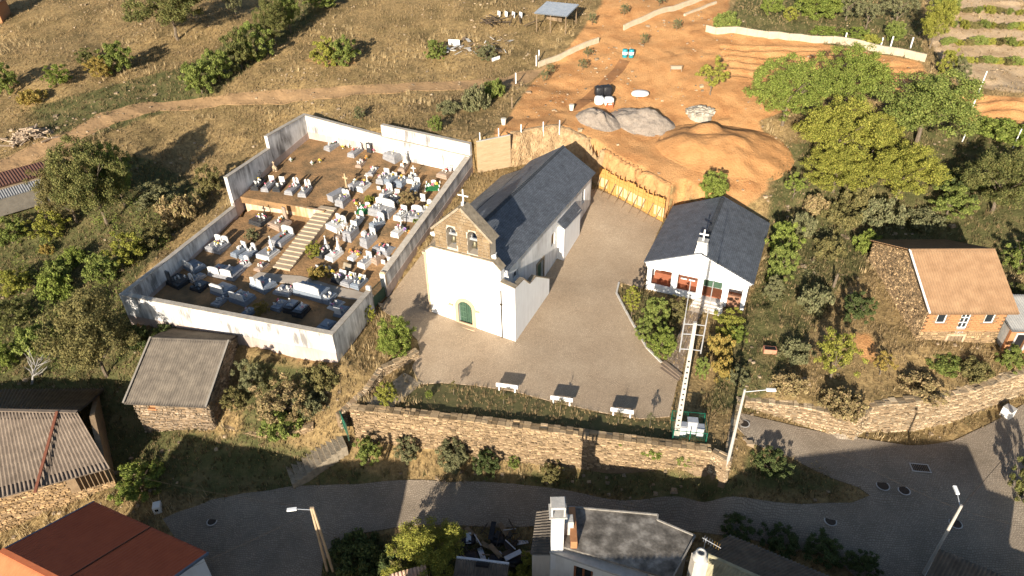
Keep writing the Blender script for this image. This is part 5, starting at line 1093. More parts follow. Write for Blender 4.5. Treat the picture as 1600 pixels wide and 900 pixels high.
# ramp of planks steps and concrete paths
rp0, rp1 = G(440, 422), G(514, 326); d = rp1 - rp0; Lr = math.hypot(d.x, d.y); rzr = math.atan2(d.y, d.x) - math.pi / 2
rt_ = thing('ramp_stairs', 'long sloping flight of pale concrete treads in the cemetery', 'stairs', rp0, rzr)
NS = 16; hr = gz(rp1.x, rp1.y) - rp0.z + .1
PALEC = mk('sandy_concrete_tread', (.36, .28, .19), (.48, .38, .27), 1.5, .9, .3, 9, island=.12)
for k in range(NS): MB().bbox(-1.05, 1.05, k * Lr / NS + .02, (k + 1) * Lr / NS + .04, hr * k / NS - .8, .1 + hr * (k + 1) / NS, .02).build('tread', PALEC, rt_)
struct(sheet('cemetery_path', [(390, 437), (404, 426), (440, 430), (470, 432), (520, 447), (560, 456), (584, 462), (583, 470), (545, 468), (495, 455), (466, 446), (432, 441), (408, 444)], mk('path_concrete', (.30, .25, .20), (.42, .36, .29), 1.2, .9, .3, 6), .05, .4, skirt=.2))
# gate
p = Vector((*C_G1, .3)); q = Vector((*C_G2, .35)); gt = thing('cemetery_gate', 'dark green iron double gate in the cemetery wall', 'gate', p, math.atan2(q.y - p.y, q.x - p.x)); GL = (q - p).length
for x0 in (.05, GL / 2 + .02):
    lf = MB().box(x0, x0 + GL / 2 - .08, .18, .22, .08, 1.3).build('gate_leaf', DGREEN, gt)
    for k in range(8): MB().tube((x0 + .05 + k * (GL / 2 - .18) / 7, .2, 1.3), (x0 + .05 + k * (GL / 2 - .18) / 7, .2, 2.3 + .1 * math.sin(k)), .014, n=5).build('bar', DGREEN, lf)
    MB().box(x0, x0 + GL / 2 - .08, .17, .23, 2.2, 2.26).build('rail', DGREEN, lf)
for x0 in (-.25, GL): MB().bbox(x0, x0 + .25, 0, .5, -.8, 2.9, .04).build('gate_pier', FRAME if x0 > 0 else WHITE2, gt)
# ------------------------------------------------------------------ things on the square
WCON = mk('white_concrete', (.66, .65, .62), (.76, .75, .72), 3, .8, .1, 8)
for k, (px, lab) in enumerate((((792, 613), 'white bench with backrest, leftmost of three at the square edge'), ((877, 633), 'white bench with backrest, middle of three at the square edge'), ((971, 652), 'white bench with backrest, rightmost of three at the square edge'))):
    p = G(*px); t = thing('bench', lab, 'bench', p, math.radians(-13), 'white benches along the square')
    MB().bbox(-.95, .95, .12, .55, .38, .46, .02).build('seat', WCON, t); MB().bbox(-.95, .95, 0, .08, .5, .9, .02).build('backrest', WCON, t)
    for x in (-.7, .7): MB().box(x - .06, x + .06, .02, .5, -.1, .38).box(x - .05, x + .05, .08, .14, .38, .86).build('leg', WCON, t)
# planted strip behind the parapet
bed = sheet('planting_bed', [(600, 632), (640, 606), (690, 600), (740, 604), (800, 614), (860, 630), (940, 648), (1000, 658), (1045, 660), (1052, 690), (1000, 688), (900, 675), (800, 662), (700, 650)], mk('bed_soil', (.06, .055, .025), (.13, .10, .05), 1.5, .95, .6, 5, c3=(.09, .085, .035)), .04, .5, skirt=.2)
# flagstone path to the hall
fp = thing('flagstone_path', 'crazy paving path with steps climbing to the parish hall', 'path', G(1052, 576), 0)
fo = Vector(fp.location); FST = mk('flagstone', (.17, .125, .09), (.26, .2, .15), 2, .85, .3, 8, island=.25); JNT = mk('pale_joint', (.40, .33, .26), (.48, .40, .32), 3, .9)
edge_l = [G(*q) for q in ((1036, 568), (1050, 545), (1062, 520), (1068, 500), (1078, 480))]; edge_r = [G(*q) for q in ((1064, 590), (1070, 560), (1080, 530), (1088, 505), (1100, 486))]
jm = MB(); pl = [p + Vector((0, 0, .05)) - fo for p in edge_l] + [p + Vector((0, 0, .05)) - fo for p in edge_r[::-1]]
for i in range(4):
    a0, a1, b0, b1 = edge_l[i], edge_l[i + 1], edge_r[i], edge_r[i + 1]; q4 = [p + Vector((0, 0, .07)) - fo for p in (a0, b0, b1, a1)]
    jm.add(q4 + [p - Vector((0, 0, .4)) for p in q4], [(0, 1, 2, 3), (0, 4, 5, 1), (1, 5, 6, 2), (2, 6, 7, 3), (3, 7, 4, 0)])
jm.build('joint_bed', JNT, fp)
for i in range(4):
    n = 5 if i else 4
    for j in range(2 if i == 3 else 3):
        for c in range(n):
            s0, s1 = (c + .06) / n, (c + .94) / n; t0, t1 = (j + .07) / 3, (j + .93) / 3
            L_ = lambda s, t: (edge_l[i].lerp(edge_l[i + 1], t)).lerp(edge_r[i].lerp(edge_r[i + 1], t), s)
            jit = lambda: Vector((random.uniform(-.08, .08), random.uniform(-.08, .08), 0))
            q4 = [L_(s0, t0) + jit(), L_((s0 + s1) / 2, t0 - .02) + jit(), L_(s1, t0) + jit(), L_(s1, t1) + jit(), L_((s0 + s1) / 2, t1 + .02) + jit(), L_(s0, t1) + jit()]
            hh = .1 + random.uniform(0, .02); q4 = [p - fo + Vector((0, 0, hh)) for p in q4]
            MB().add(q4 + [p - Vector((0, 0, .08)) for p in q4], [(0, 1, 2, 3, 4, 5)] + [(k, k + 6, (k + 1) % 6 + 6, (k + 1) % 6) for k in range(6)]).build('flagstone', FST, fp)
for k in range(3):
    a_ = edge_l[0].lerp(Vector(G(1030, 580)), k * .3) - fo; b_ = edge_r[0].lerp(Vector(G(1058, 598)), k * .3) - fo
    MB().bar(a_ + Vector((0, 0, .16 - .09 * k)), b_ + Vector((0, 0, .16 - .09 * k)), .34, .2).build('step', FST, fp)
# garden kerb
kb = thing('garden_kerb', 'low concrete kerb around the hall garden edge', 'kerb', G(985, 500)); ko = Vector(kb.location)
KP = [G(*q) for q in ((967, 443), (963, 460), (984, 500), (1010, 545), (1033, 568))]
for a_, b_ in zip(KP[:-1], KP[1:]): MB().bar(a_ - ko + Vector((0, 0, .08)), b_ - ko + Vector((0, 0, .08)), .18, .22).build('kerb_stone', CONC, kb)
# stairs down from the square
def flight(name, label, a, b, w_, n, up_=.0, mat=None):
    A = G(*a); B = G(*b); d = B - A; L = math.hypot(d.x, d.y); t = thing(name, label, 'stairs', (A.x, A.y, A.z), math.atan2(d.y, d.x) - math.pi / 2)
    h = B.z - A.z
    for k in range(n): MB().box(-w_ / 2, w_ / 2, k * L / n, (k + 1) * L / n + .05, h * k / n - .7, h * (k + 1) / n + up_, .02).build('step', mat or LICHEN, t)
    return t
flight('stone_stairs', 'upper flight of worn stone steps leaving the square beside the parapet', (588, 640), (645, 592), 2.2, 8, .12)
flight('stone_stairs', 'lower flight of shaded stone steps going down to the road', (452, 745), (535, 686), 2.6, 11, .15)
stone_wall('stone_bank', 'low rubble bank on the slope between barn and lower steps', [(*U(345, 672, -4.4)[:2], -4.0, -5.2), (*U(400, 684, -4.5)[:2], -4.2, -5.4), (*U(455, 680, -4.0)[:2], -3.7, -4.9), (*U(490, 668, -3.4)[:2], -3.2, -4.2)], .6, mat=FIELD2)
stone_wall('stone_bank', 'crumbling dry stone bank beside the upper steps', [(*U(530, 655, -2.0)[:2], -1.6, -3), (*U(575, 615, -1.1)[:2], -.7, -2), (*U(600, 585, -.9)[:2], -.2, -1.2), (*U(640, 565, -.6)[:2], .05, -.8), (*U(655, 556, -.5)[:2], .1, -.6)], .5)
p = G(536, 668); t = thing('metal_gate', 'green sheet metal gate at the end of the stone parapet', 'gate', p, math.radians(-62))
MB().box(0, 1.5, 0, .05, .15, 1.7).build('panel', mk('emerald_paint', (.01, .12, .075), (.015, .15, .09), 4, .5), t); MB().box(-.08, 0, -.03, .08, -.3, 1.8).box(1.5, 1.58, -.03, .08, -.3, 1.8).build('frame', DGREEN, t)
MB().box(0, 1.5, -.04, 0, .85, .93).build('brace', DGREEN, t)
# concrete pole with masts
pb = Vector(U(1056, 682, -1.35)); t = thing('power_pole', 'tall concrete power pole with holes and twin metal masts', 'pole', pb, math.radians(-10))
b = MB(); b.add([(-.23, -.18, -.5), (.23, -.18, -.5), (.23, .18, -.5), (-.23, .18, -.5), (-.12, -.1, 11.6), (.12, -.1, 11.6), (.12, .1, 11.6), (-.12, .1, 11.6)], [(4, 5, 6, 7), (0, 1, 5, 4), (1, 2, 6, 5), (2, 3, 7, 6), (3, 0, 4, 7)]); b.build('shaft', mk('pole_concrete', (.34, .31, .27), (.46, .43, .38), 1.8, .9, .3, 9, detail=8), t)
for k in range(14):
    z_ = .9 + k * .55; y_ = -.18 + .08 * (z_ + .5) / 12.1
    MB().lathe([(.085, -.03), (.085, .012), (.0, .012)], 8).build('hole', DARK, t).location = (0, y_ - .002, z_); COL.objects[-1].rotation_euler = (math.pi / 2, 0, 0)
for z_ in (9.1, 10.5, 11.4):
    for s in (-1, 1): MB().tube((0, 0, z_), (s * .75, 0, z_ - .05), .035, n=6).build('cross_arm', GREYM, t)
for s in (-1, 1): MB().tube((s * .75, 0, 8.8), (s * .75, 0, 11.9), .05, n=8).tube((s * .75, 0, 11.9), (s * .75, 0, 15.1), .032, n=8).build('mast', GREYM, t)
def cable(name, label, a, b, sag, r=.02, mat=IRON):
    m = MB(); A = Vector(a); B = Vector(b); n = 24; P_ = [A.lerp(B, i / n) - Vector((0, 0, sag * 4 * (i / n) * (1 - i / n))) for i in range(n + 1)]
    for p, q in zip(P_[:-1], P_[1:]): m.tube(p, q, r, n=4, cap=False)
    return tag(m.build(name, mat), label, 'cable')
# meter cabinets and green fence
fc = thing('mesh_fence', 'green wire mesh fence enclosing the grey meter cabinets', 'fence', Vector(U(1050, 690, -1.4)), math.radians(-9)); GF = mk('green_fence_paint', (.01, .10, .06), None, rough=.5)
for x in (0, 1.3, 2.6):
    for y in (0, 2.2): MB().box(x - .03, x + .03, y - .03, y + .03, -.3, 1.3).build('post', GF, fc)
for y in (0, 2.2):
    for z_ in (.15, 1.25): MB().box(0, 2.6, y - .02, y + .02, z_, z_ + .04).build('rail', GF, fc)
    for k in range(24): MB().tube((.05 + k * .108, y, .15), (.05 + k * .108, y, 1.25), .008, n=4).build('wire', GF, fc)
for x in (0, 2.6):
    for z_ in (.15, .7, 1.25): MB().box(x - .02, x + .02, 0, 2.2, z_ + .001, z_ + .04).build('rail', GF, fc)
for k, (x, y, w_, d_, h) in enumerate(((.5, .6, .6, .45, 1.2), (1.15, .9, .75, .5, 1.45), (1.9, .7, .55, .5, 1.0))):
    q = fc.matrix_basis @ Vector((x, y, 0)); tt = thing('meter_cabinet', ('grey meter cabinet, nearest the concrete pole', 'largest grey meter cabinet, middle of the enclosure', 'low grey meter cabinet, right end of the enclosure')[k], 'cabinet', q, math.radians(-9), 'meter cabinets')
    MB().bbox(0, w_, 0, d_, -.2, h, .03).build('body', GREYM, tt); MB().box(.05, w_ - .05, -.015, 0, .1, h - .1).build('door', mk('light_grey_panel', (.58, .59, .6), None, rough=.5), tt); MB().box(-.04, w_ + .04, -.05, d_ + .04, h, h + .05).build('lid', GREYM, tt)
# street lamps
def lamp(name, label, base, h, arm, lean=(0, 0), two=False, mat=None, top=(0, 0)):
    t = thing(name, label, 'street lamp', base, 0, 'street lamps'); mt = mat or MATS['pole_concrete']
    if two:
        for s in (-.14, .14): MB().tube((s * 1.6, 0, -.5), (s * .5, 0, h), .11, .09, 8).build('pole', mt, t)
    else: MB().tube((0, 0, -.5), (top[0], top[1], h), .14, .085, 10).build('pole', mt, t)
    e = Vector((arm[0], arm[1], h + .15)); MB().tube((top[0], top[1], h - .25), e, .03, n=6).build('arm', GREYM, t)
    d = Vector((arm[0], arm[1], 0)).normalized(); hd = MB().bar(e - d * .1, e + d * .55 + Vector((0, 0, .04)), .22, .12).build('lamp_head', METALW, t)
    MB().bar(e + Vector((0, 0, -.08)), e + d * .45 + Vector((0, 0, -.06)), .16, .04).build('lens', mk('lamp_lens', (.6, .6, .55), None, rough=.2), hd)
    return t
lp1 = U(1137, 722, -1.3); lamp('street_lamp', 'street lamp on concrete post at the lane corner by the cabinets', Vector(lp1), 7.6, (1.5, -.25))
lp2 = G(516, 893); lamp('street_lamp', 'street lamp on a double timber post beside the lower left road', lp2, 7.6, (-1.1, -.2), two=True, mat=mk('tan_timber_pole', (.36, .26, .16), (.46, .35, .23), 2, .9))
lp3 = G(1443, 897); lamp('street_lamp', 'street lamp on a concrete post at the bottom right junction', lp3, 7.8, (.15, .9))
cable('overhead_cable', 'black overhead cable from the right lamp post to the right edge', (lp3.x, lp3.y, lp3.z + 7.6), (60, 52, 6), 1.2, .022)
cable('overhead_cable', 'thin overhead cable crossing the junction between two lamp posts', (lp3.x, lp3.y, lp3.z + 7.4), (lp1[0], lp1[1], lp1[2] + 7.2), .7, .007, IRON)
cable('overhead_cable', 'thin overhead cable running from the right lamp post off the bottom corner', (lp3.x, lp3.y, lp3.z + 7.4), (52, 20, 2), .6, .007, IRON)
cable('overhead_cable', 'thin overhead cable from the double timber post to the left', (lp2.x, lp2.y, lp2.z + 7.5), (-34, 36.5, -.8), .5, .007, IRON)
cable('overhead_cable', 'second thin cable from the timber post towards the red roof', (lp2.x, lp2.y, lp2.z + 7.3), (-30, 24, -1.5), .6, .007, IRON)
# ironwork in the road
for k, (px, r, lab) in enumerate((((1379, 760), .45, 'round manhole cover at the tip of the road island'), ((1412, 768), .4, 'faint round manhole cover right of the island tip'), ((1297, 816), .4, 'round manhole cover in the shaded lower road'), ((332, 817), .35, 'round manhole cover in the dark left road'), ((1492, 820), .42, 'rusty round manhole cover beside the right lamp post'), ((1162, 664), .4, 'round manhole cover at the top of the lane'))):
    p = G(*px); t = thing('manhole_cover', lab, 'manhole cover', p + Vector((0, 0, .10)), 0, 'manhole covers'); MB().lathe([(r + .08, 0), (r + .08, .012), (r, .012)], 20).build('ring', CONC, t); MB().lathe([(r - .01, .0), (r - .01, .018), (0, .018)], 20).build('lid', IRON, t)
p = G(1437, 733); t = thing('drain_grate', 'rectangular iron drain grate in the junction', 'drain', p + Vector((0, 0, .10)), -.15); MB().plate(rect(-.75, .75, -.45, .45), [rect(-.65, .65, -.36, .36)], .03, (0, 0, .02), (1, 0, 0), (0, 1, 0)).build('frame', CONC, t)
for k in range(9): MB().box(-.62 + k * .145, -.55 + k * .145, -.36, .36, 0, .015).build('bar', IRON, t)
p = G(248, 797); t = thing('small_bollard', 'small white concrete block at the bend of the left road', 'block', p, .3); MB().bbox(-.3, .3, -.35, .35, -.2, .7, .05).build('block', WCON, t); MB().box(-.15, .1, -.37, -.35, .2, .45).build('recess', DARK, t)
p = G(1572, 650); t = thing('concrete_block', 'pale concrete block standing at the foot of the right wall', 'block', p, .5); MB().bbox(-.35, .35, -.4, .4, -.2, .9, .05).build('block', WCON, t); MB().box(-.37, .37, -.42, .42, .9, .97).build('cap', CONC, t)
p = G(1202, 550); t = thing('planter_box', 'reddish metal trough lying in the weeds right of the hall garden', 'trough', p, -.15); MB().box(-.55, .55, -.3, .3, 0, .45).build('trough', mk('rusty_trough', (.42, .17, .10), (.55, .25, .16), 3, .8), t); MB().box(-.48, .48, -.24, .24, .452, .456).build('opening', DARK, t)

# ------------------------------------------------------------------ building site on the orange slope
def mound(name, label, cat, px, rx, ry, h, mat, rz=0, seed=1, lobes=3):
    p = G(*px); r = random.Random(seed); n = 72; m = 26; lb = [(r.uniform(-.45, .45), r.uniform(-.3, .3), r.uniform(.4, .7), r.uniform(.6, 1)) for _ in range(lobes)]
    b = MB(); c, s = math.cos(rz), math.sin(rz)
    for j in range(m + 1):
        for i in range(n):
            t = 2 * math.pi * i / n; q = j / m; lx, ly = q * math.cos(t), q * math.sin(t)
            z = max(max(0, 1 - (math.hypot(lx - a, ly - d) / w_) ** 1.7) * hh for a, d, w_, hh in lb + [(0, 0, 1, .7)])
            z = h * min(1, z) * (1 - q ** 6); z += h * (.10 * noise.noise(Vector((lx * 4, ly * 4, seed))) + .05 * noise.noise(Vector((lx * 9, ly * 9, seed)))) * (q < .95)
            x, y = lx * rx * (1 + .1 * noise.noise(Vector((math.cos(t) * 2, math.sin(t) * 2, seed)))), ly * ry; x, y = x * c - y * s, x * s + y * c
            b.v.append((x, y, gz(p.x + x, p.y + y) - p.z + z - (.25 if q > .97 else .0)))
    b.f = [(j * n + i, j * n + (i + 1) % n, (j + 1) * n + (i + 1) % n, (j + 1) * n + i)[::-1] for j in range(m) for i in range(n)]
    o = b.build(name, mat, None, True); o.location = p; return tag(o, label, cat, kind='thing')
GRAV = mk('grey_gravel', (.19, .155, .125), (.33, .28, .23), 2.5, .95, .9, 9, detail=10, dist=.12); SAND = mk('orange_sand', (.30, .15, .058), (.44, .24, .10), .7, .95, .8, 4, c3=(.37, .19, .075), detail=10, dist=.12)
mound('gravel_heap', 'smaller heap of grey gravel beside the white sacks', 'heap', (935, 188), 3.0, 2.2, 1.5, GRAV, -.2, 3)
mound('gravel_heap', 'larger heap of grey gravel right of the white sacks', 'heap', (1003, 192), 4.4, 2.8, 1.8, GRAV, -.5, 5)
mound('sand_mound', 'big mound of orange sand behind the hall', 'mound', (1132, 232), 8.4, 5.6, 2.3, SAND, -.25, 8, 4)
p = G(1093, 181); t = thing('rubble_pile', 'rounded pile of pale rubble stones left of the walnut trees', 'pile', p); b = MB()
for k in range(150):
    a_ = random.uniform(0, 6.28); d_ = math.sqrt(random.random()) * 1.45; z_ = max(0, 1.35 - d_ * .5) * random.uniform(.75, 1); s = random.uniform(.12, .3); x, y = d_ * math.cos(a_) * 1.15, d_ * math.sin(a_) * .9
    b.box(x - s, x + s, y - s, y + s, z_ - s * .7, z_ + s * .5, s * .35)
b.lathe([(1.6, -.3), (1.45, .4), (1.0, 1.0), (0, 1.25)], 12)
b.build('rubble', mk('pale_rubble', (.20, .17, .13), (.46, .42, .35), 2.5, .95, .5, 8, island=.35), t, kind='stuff')
SACK = mk('white_sack', (.72, .71, .68), (.80, .79, .76), 3, .8, .4, 6); BLKP = mk('black_plastic', (.012, .012, .014), (.03, .03, .034), 4, .35, .6, 7)
def blobby(b, c, r, seed, sq=.6):
    n, m = 14, 8
    o = len(b.v)
    for j in range(m + 1):
        ph = math.pi * j / m
        for i in range(n):
            t = 2 * math.pi * i / n; v = Vector((math.sin(ph) * math.cos(t), math.sin(ph) * math.sin(t), math.cos(ph))); v = Vector([math.copysign(abs(q) ** sq, q) for q in v]); k = 1 + .12 * noise.noise(v * 2 + Vector((seed, 0, 0)))
            b.v.append((c[0] + v.x * r[0] * k, c[1] + v.y * r[1] * k, c[2] + v.z * r[2] * k))
    b.f += [(o + j * n + i, o + (j + 1) * n + i, o + (j + 1) * n + (i + 1) % n, o + j * n + (i + 1) % n) for j in range(m) for i in range(n)]
    return b
for k, (px, lab) in enumerate((((936, 163), 'white bulk sack on the left, below the black plastic'), ((951, 164), 'white bulk sack on the right, below the black plastic'))):
    o = blobby(MB(), (0, 0, .5), (.65, .6, .55), k).build('bulk_sack', SACK, None, True); o.location = G(*px); tag(o, lab, 'sack', 'bulk sacks', 'thing')
for k, (px, lab) in enumerate((((936, 151), 'black plastic wrapped pallet, left of two'), ((948, 150), 'black plastic wrapped pallet, right of two'))):
    t = thing('wrapped_pallet', lab, 'pallet', G(*px), .1, 'wrapped pallets'); blobby(MB(), (0, 0, .75), (.62, .6, .7), 5 + k, .45).build('wrapped_load', BLKP, t, True); MB().box(-.6, .6, -.6, .6, -.05, .1).build('pallet', WOOD, t)
o = blobby(MB(), (0, 0, .3), (1.2, .85, .35), 9, .8).build('tarpaulin', SACK, None, True); o.location = G(1000, 150); tag(o, 'crumpled white tarpaulin bundle on the orange earth', 'tarpaulin', kind='thing')
p = G(953, 170); t = thing('crate', 'small red-orange crate beside the white sacks', 'crate', p, .1); MB().plate(rect(-.4, .4, 0, .75), [rect(-.32, .32, .45, .65)], .06).box(-.4, -.34, .06, .6, 0, .75).box(.34, .4, .06, .6, 0, .75).build('side', mk('red_plastic', (.5, .12, .05), None, rough=.5), t); MB().box(-.34, .34, .06, .6, 0, .06).build('bottom', MATS['red_plastic'], t)
BLUEP = mk('teal_drum', (.02, .22, .27), (.03, .27, .32), 5, .4)
for k, (px, lab) in enumerate((((976, 90), 'teal drum with white band, left of a pair'), ((986, 90), 'teal drum with white band, right of a pair'))):
    t = thing('drum', lab, 'drum', G(*px), 0, 'teal drums'); MB().lathe([(.33, 0), (.36, .05), (.36, .5), (.38, .52), (.36, .54), (.36, 1.1), (.33, 1.14), (0, 1.12)], 18).build('barrel', BLUEP, t, True); MB().lathe([(.368, .42), (.385, .44), (.385, .78), (.368, .8)], 18).build('band', METALW, t, True)
for k, (px, lab) in enumerate((((893, 173), 'cream bucket on the orange earth left of the gravel'), ((787, 195), 'cream bucket on the bank behind the cemetery corner'))):
    t = thing('bucket', lab, 'bucket', G(*px), 0, 'cream buckets'); MB().lathe([(.24, 0), (.32, .75), (.29, .75), (.22, .1), (0, .1)], 14).build('pail', mk('cream_plastic', (.66, .60, .48), None, rough=.5), t, True); MB().lathe([(.33, .68), (.35, .7), (.33, .78)], 14).build('rim', MATS['cream_plastic'], t)
p = G(1056, 112); t = thing('wooden_frame', 'small open wooden frame standing on the orange slope', 'frame', p, -.1)
for x in (-.75, .75): MB().box(x - .05, x + .05, -.05, .05, -.2, .75).build('leg', WOOD, t)
MB().box(-.85, .85, -.12, .12, .75, .85).build('top', WOOD, t); MB().box(-.7, .7, -.03, .03, .3, .72).build('panel', mk('grey_board', (.3, .25, .2), None), t)
def low_wall(name, label, a, b, h, th, mat, n=6):
    A = G(*a); B = G(*b); d = B - A; L = math.hypot(d.x, d.y); t = thing(name, label, 'wall', A, math.atan2(d.y, d.x)); dz = d.z
    for k in range(n):
        x0, x1 = k * L / n + .01, (k + 1) * L / n - .01; z0, z1 = gz(A.x + d.x * k / n, A.y + d.y * k / n) - A.z, gz(A.x + d.x * (k + 1) / n, A.y + d.y * (k + 1) / n) - A.z
        MB().add([(x0, 0, z0 - .4), (x1, 0, z1 - .4), (x1, th, z1 - .4), (x0, th, z0 - .4), (x0, 0, z0 + h), (x1, 0, z1 + h), (x1, th, z1 + h), (x0, th, z0 + h)], [(4, 5, 6, 7), (0, 1, 5, 4), (1, 2, 6, 5), (2, 3, 7, 6), (3, 0, 4, 7)]).build('section', mat, t)
    return t
CREAM = mk('cream_block_wall', (.36, .29, .20), (.50, .42, .31), 1.5, .9, .3, 6, detail=8)
low_wall('boundary_wall', 'low cream block wall left of the orange slope, near the trackside posts', (842, 106), (936, 67), .75, .25, CREAM, 8)
low_wall('boundary_wall', 'long cream block wall running up the orange slope to the top edge', (975, 48), (1125, -8), .8, .25, CREAM, 10)
low_wall('kerb_wall', 'short pale kerb wall higher on the right of the orange slope', (1070, 26), (1120, 6), .35, .3, CREAM, 4)
low_wall('terrace_wall', 'long pale stone terrace wall between orange plot and vegetable garden', (1102, 50), (1300, 68), .95, .35, CREAM, 12)
low_wall('terrace_wall', 'right end of the pale terrace wall below the small trees', (1300, 68), (1445, 97), 1.0, .35, CREAM, 9)
for k, px in enumerate(((806, 131), (838, 103), (842, 95), (1319, 68), (1375, 76), (1391, 74), (1422, 76), (800, 170))):
    tag(MB().bbox(-.07, .07, -.07, .07, -.3, 1.5, .02).build('post', METALW if k < 7 else WOOD), 'white post %s' % ('at the track fork', 'at the end of the cream wall', 'just above the cream wall end', 'on the terrace wall, leftmost of four', 'on the terrace wall, second of four', 'on the terrace wall, third of four', 'on the terrace wall, rightmost of four', 'on the bank below the track')[k], 'post', 'slim posts', 'thing').location = G(*px)
sheet('wet_trail', [(968, 93), (984, 96), (968, 118), (950, 134), (925, 160), (905, 172), (888, 176), (896, 164), (928, 138), (955, 112)], mk('wet_orange_soil', (.20, .095, .04), (.30, .15, .065), 1.5, .8, .5, 4), .05, .6, skirt=.1)
# ruined yard with tin roof at the top
p = G(868, 42); t = thing('tin_shed', 'open shed with silvery corrugated tin roof in the ruined yard', 'shed', p, math.radians(-28))
corr('roof', mk('bluish_tin', (.38, .42, .46), (.55, .58, .6), 1.5, .4, metal=.4), t, (-2.6, -2.2, 2.2), (2.8, -2.2, 2.2), (2.8, 2.4, 3.0), (-2.6, 2.4, 3.0), .28, .035, 5)
for x in (-2.3, 0, 2.5):
    for y in (-1.9, 2.1): MB().tube((x, y, -.5), (x, y, 2.25 + (y > 0) * .75), .08, n=6).build('post', WOOD, t)
for k in range(12): MB().box(-2.5 + k * .22, -2.31 + k * .22, 2.1, 2.15, -.2, 1.7 + .3 * random.random()).build('plank', WOOD, t)
p = G(792, 40); t = thing('ruined_hut', 'roofless hut of pale sheets and dark beams in the ruined yard', 'ruin', p, -.3)
for k in range(20):
    a_ = random.uniform(0, 3.1); x, y = random.uniform(-4.5, 4), random.uniform(-3.4, 3.4); MB().bar((x, y, .2 + random.random() * .8), (x + 2.4 * math.cos(a_), y + 2.4 * math.sin(a_), .3 + random.random() * 1.4), .16, .12).build('beam', mk('charred_beam', (.05, .035, .025), (.12, .09, .06), 3, .9), t)
for k in range(4): MB().bar((-2 + k * 1.2, 2, .0), (-1.9 + k * 1.2, 2.1, 1.6), .9, .05).build('sheet', WCON, t)
rbp = G(735, 78); t = thing('debris_pile', 'scattered boards, sheets and sticks beside the track', 'debris', rbp, 0)
for k in range(46):
    x, y = random.uniform(-5, 6), random.uniform(-2.2, 2.6); a_ = random.uniform(0, 3.14); l_ = random.uniform(.6, 2.0); z_ = gz(rbp.x + x, rbp.y + y) - rbp.z + random.uniform(.05, .45)
    MB().bar((x, y, z_), (x + l_ * math.cos(a_), y + l_ * math.sin(a_), z_ + random.uniform(-.1, .3)), random.choice((.08, .12, .5)), .05).build('board', random.choice((WOOD, WCON, WOOD, CONC)), t)
for k, (px, w_, h) in enumerate((((710, 72), 1.9, .9), ((775, 95), 1.4, .5))):
    t = thing('white_slab', 'pale upright sheet %s the debris beside the track' % ('left of', 'right of')[k], 'sheet', G(*px), -.4 + k); MB().bar((-w_ / 2, 0, h / 2), (w_ / 2, 0, h / 2 + .1), .06, h).build('sheet', WCON, t); MB().bar((-w_ / 2, .1, 0), (-w_ / 2 + .1, .8, h), .08, .06).build('strut', WOOD, t)
p = G(52, 214); t = thing('wood_pile', 'heap of cut logs and brushwood beside the dirt track', 'woodpile', p, .3)
lm = MB().tube((-.6, 0, 0), (.6, 0, 0), .11, .09, 7).mesh('log'); lm.materials.append(mk('split_log', (.26, .19, .13), (.42, .33, .24), 3, .9, .3, 9))
for k in range(110):
    x, y = random.gauss(0, 1.3), random.gauss(0, .9); put('log', lm, None, t, (x, y, max(.1, 1.5 - .75 * math.hypot(x * .8, y)) * random.uniform(.4, 1)), (random.uniform(-.3, .3), random.uniform(-.4, .4), random.gauss(.5, .7)), random.uniform(.7, 1.3))
# rust roofed shed at the left edge
p = G(24, 306); t = thing('rusty_shed', 'long low shed with rusty red flat roof at the left edge', 'shed', p, math.radians(42))
corr('roof', mk('rust_sheet', (.10, .048, .035), (.17, .085, .06), 1.2, .85), t, (-7, -1.7, 2.1), (4.5, -1.7, 2.1), (4.5, 1.7, 2.5), (-7, 1.7, 2.5), .3, .03, 3)
MB().box(-6.8, 4.3, -1.4, 1.5, -.8, 2.05).build('wall', mk('shed_boards', (.2, .15, .1), (.3, .23, .16), 2, .9), t)
corr('lean_to_roof', mk('dull_tin', (.16, .165, .17), (.26, .26, .26), 2, .6), t, (-3.5, -3.0, 1.2), (3.2, -3.0, 1.2), (3.2, -1.75, 1.75), (-3.5, -1.75, 1.75), .25, .03, 3); MB().box(-3.4, 3.1, -2.9, -1.45, -.8, 1.15).build('lean_to_wall', mk('dull_shed_block', (.13, .115, .095), (.2, .18, .15), 2, .9), t)
p = G(2, 42); t = thing('brick_hut', 'corner of an orange brick hut at the top left edge', 'hut', p + Vector((-2.9, 1, 0)), .15); MB().box(-2.5, 2.5, 0, 4, -.5, 3.2).build('wall', BRICK, t); slope_roof('roof', TILE_O, t, (-2.8, -.3, 3.1), (2.8, -.3, 3.1), (2.8, 4.3, 4.0), (-2.8, 4.3, 4.0))
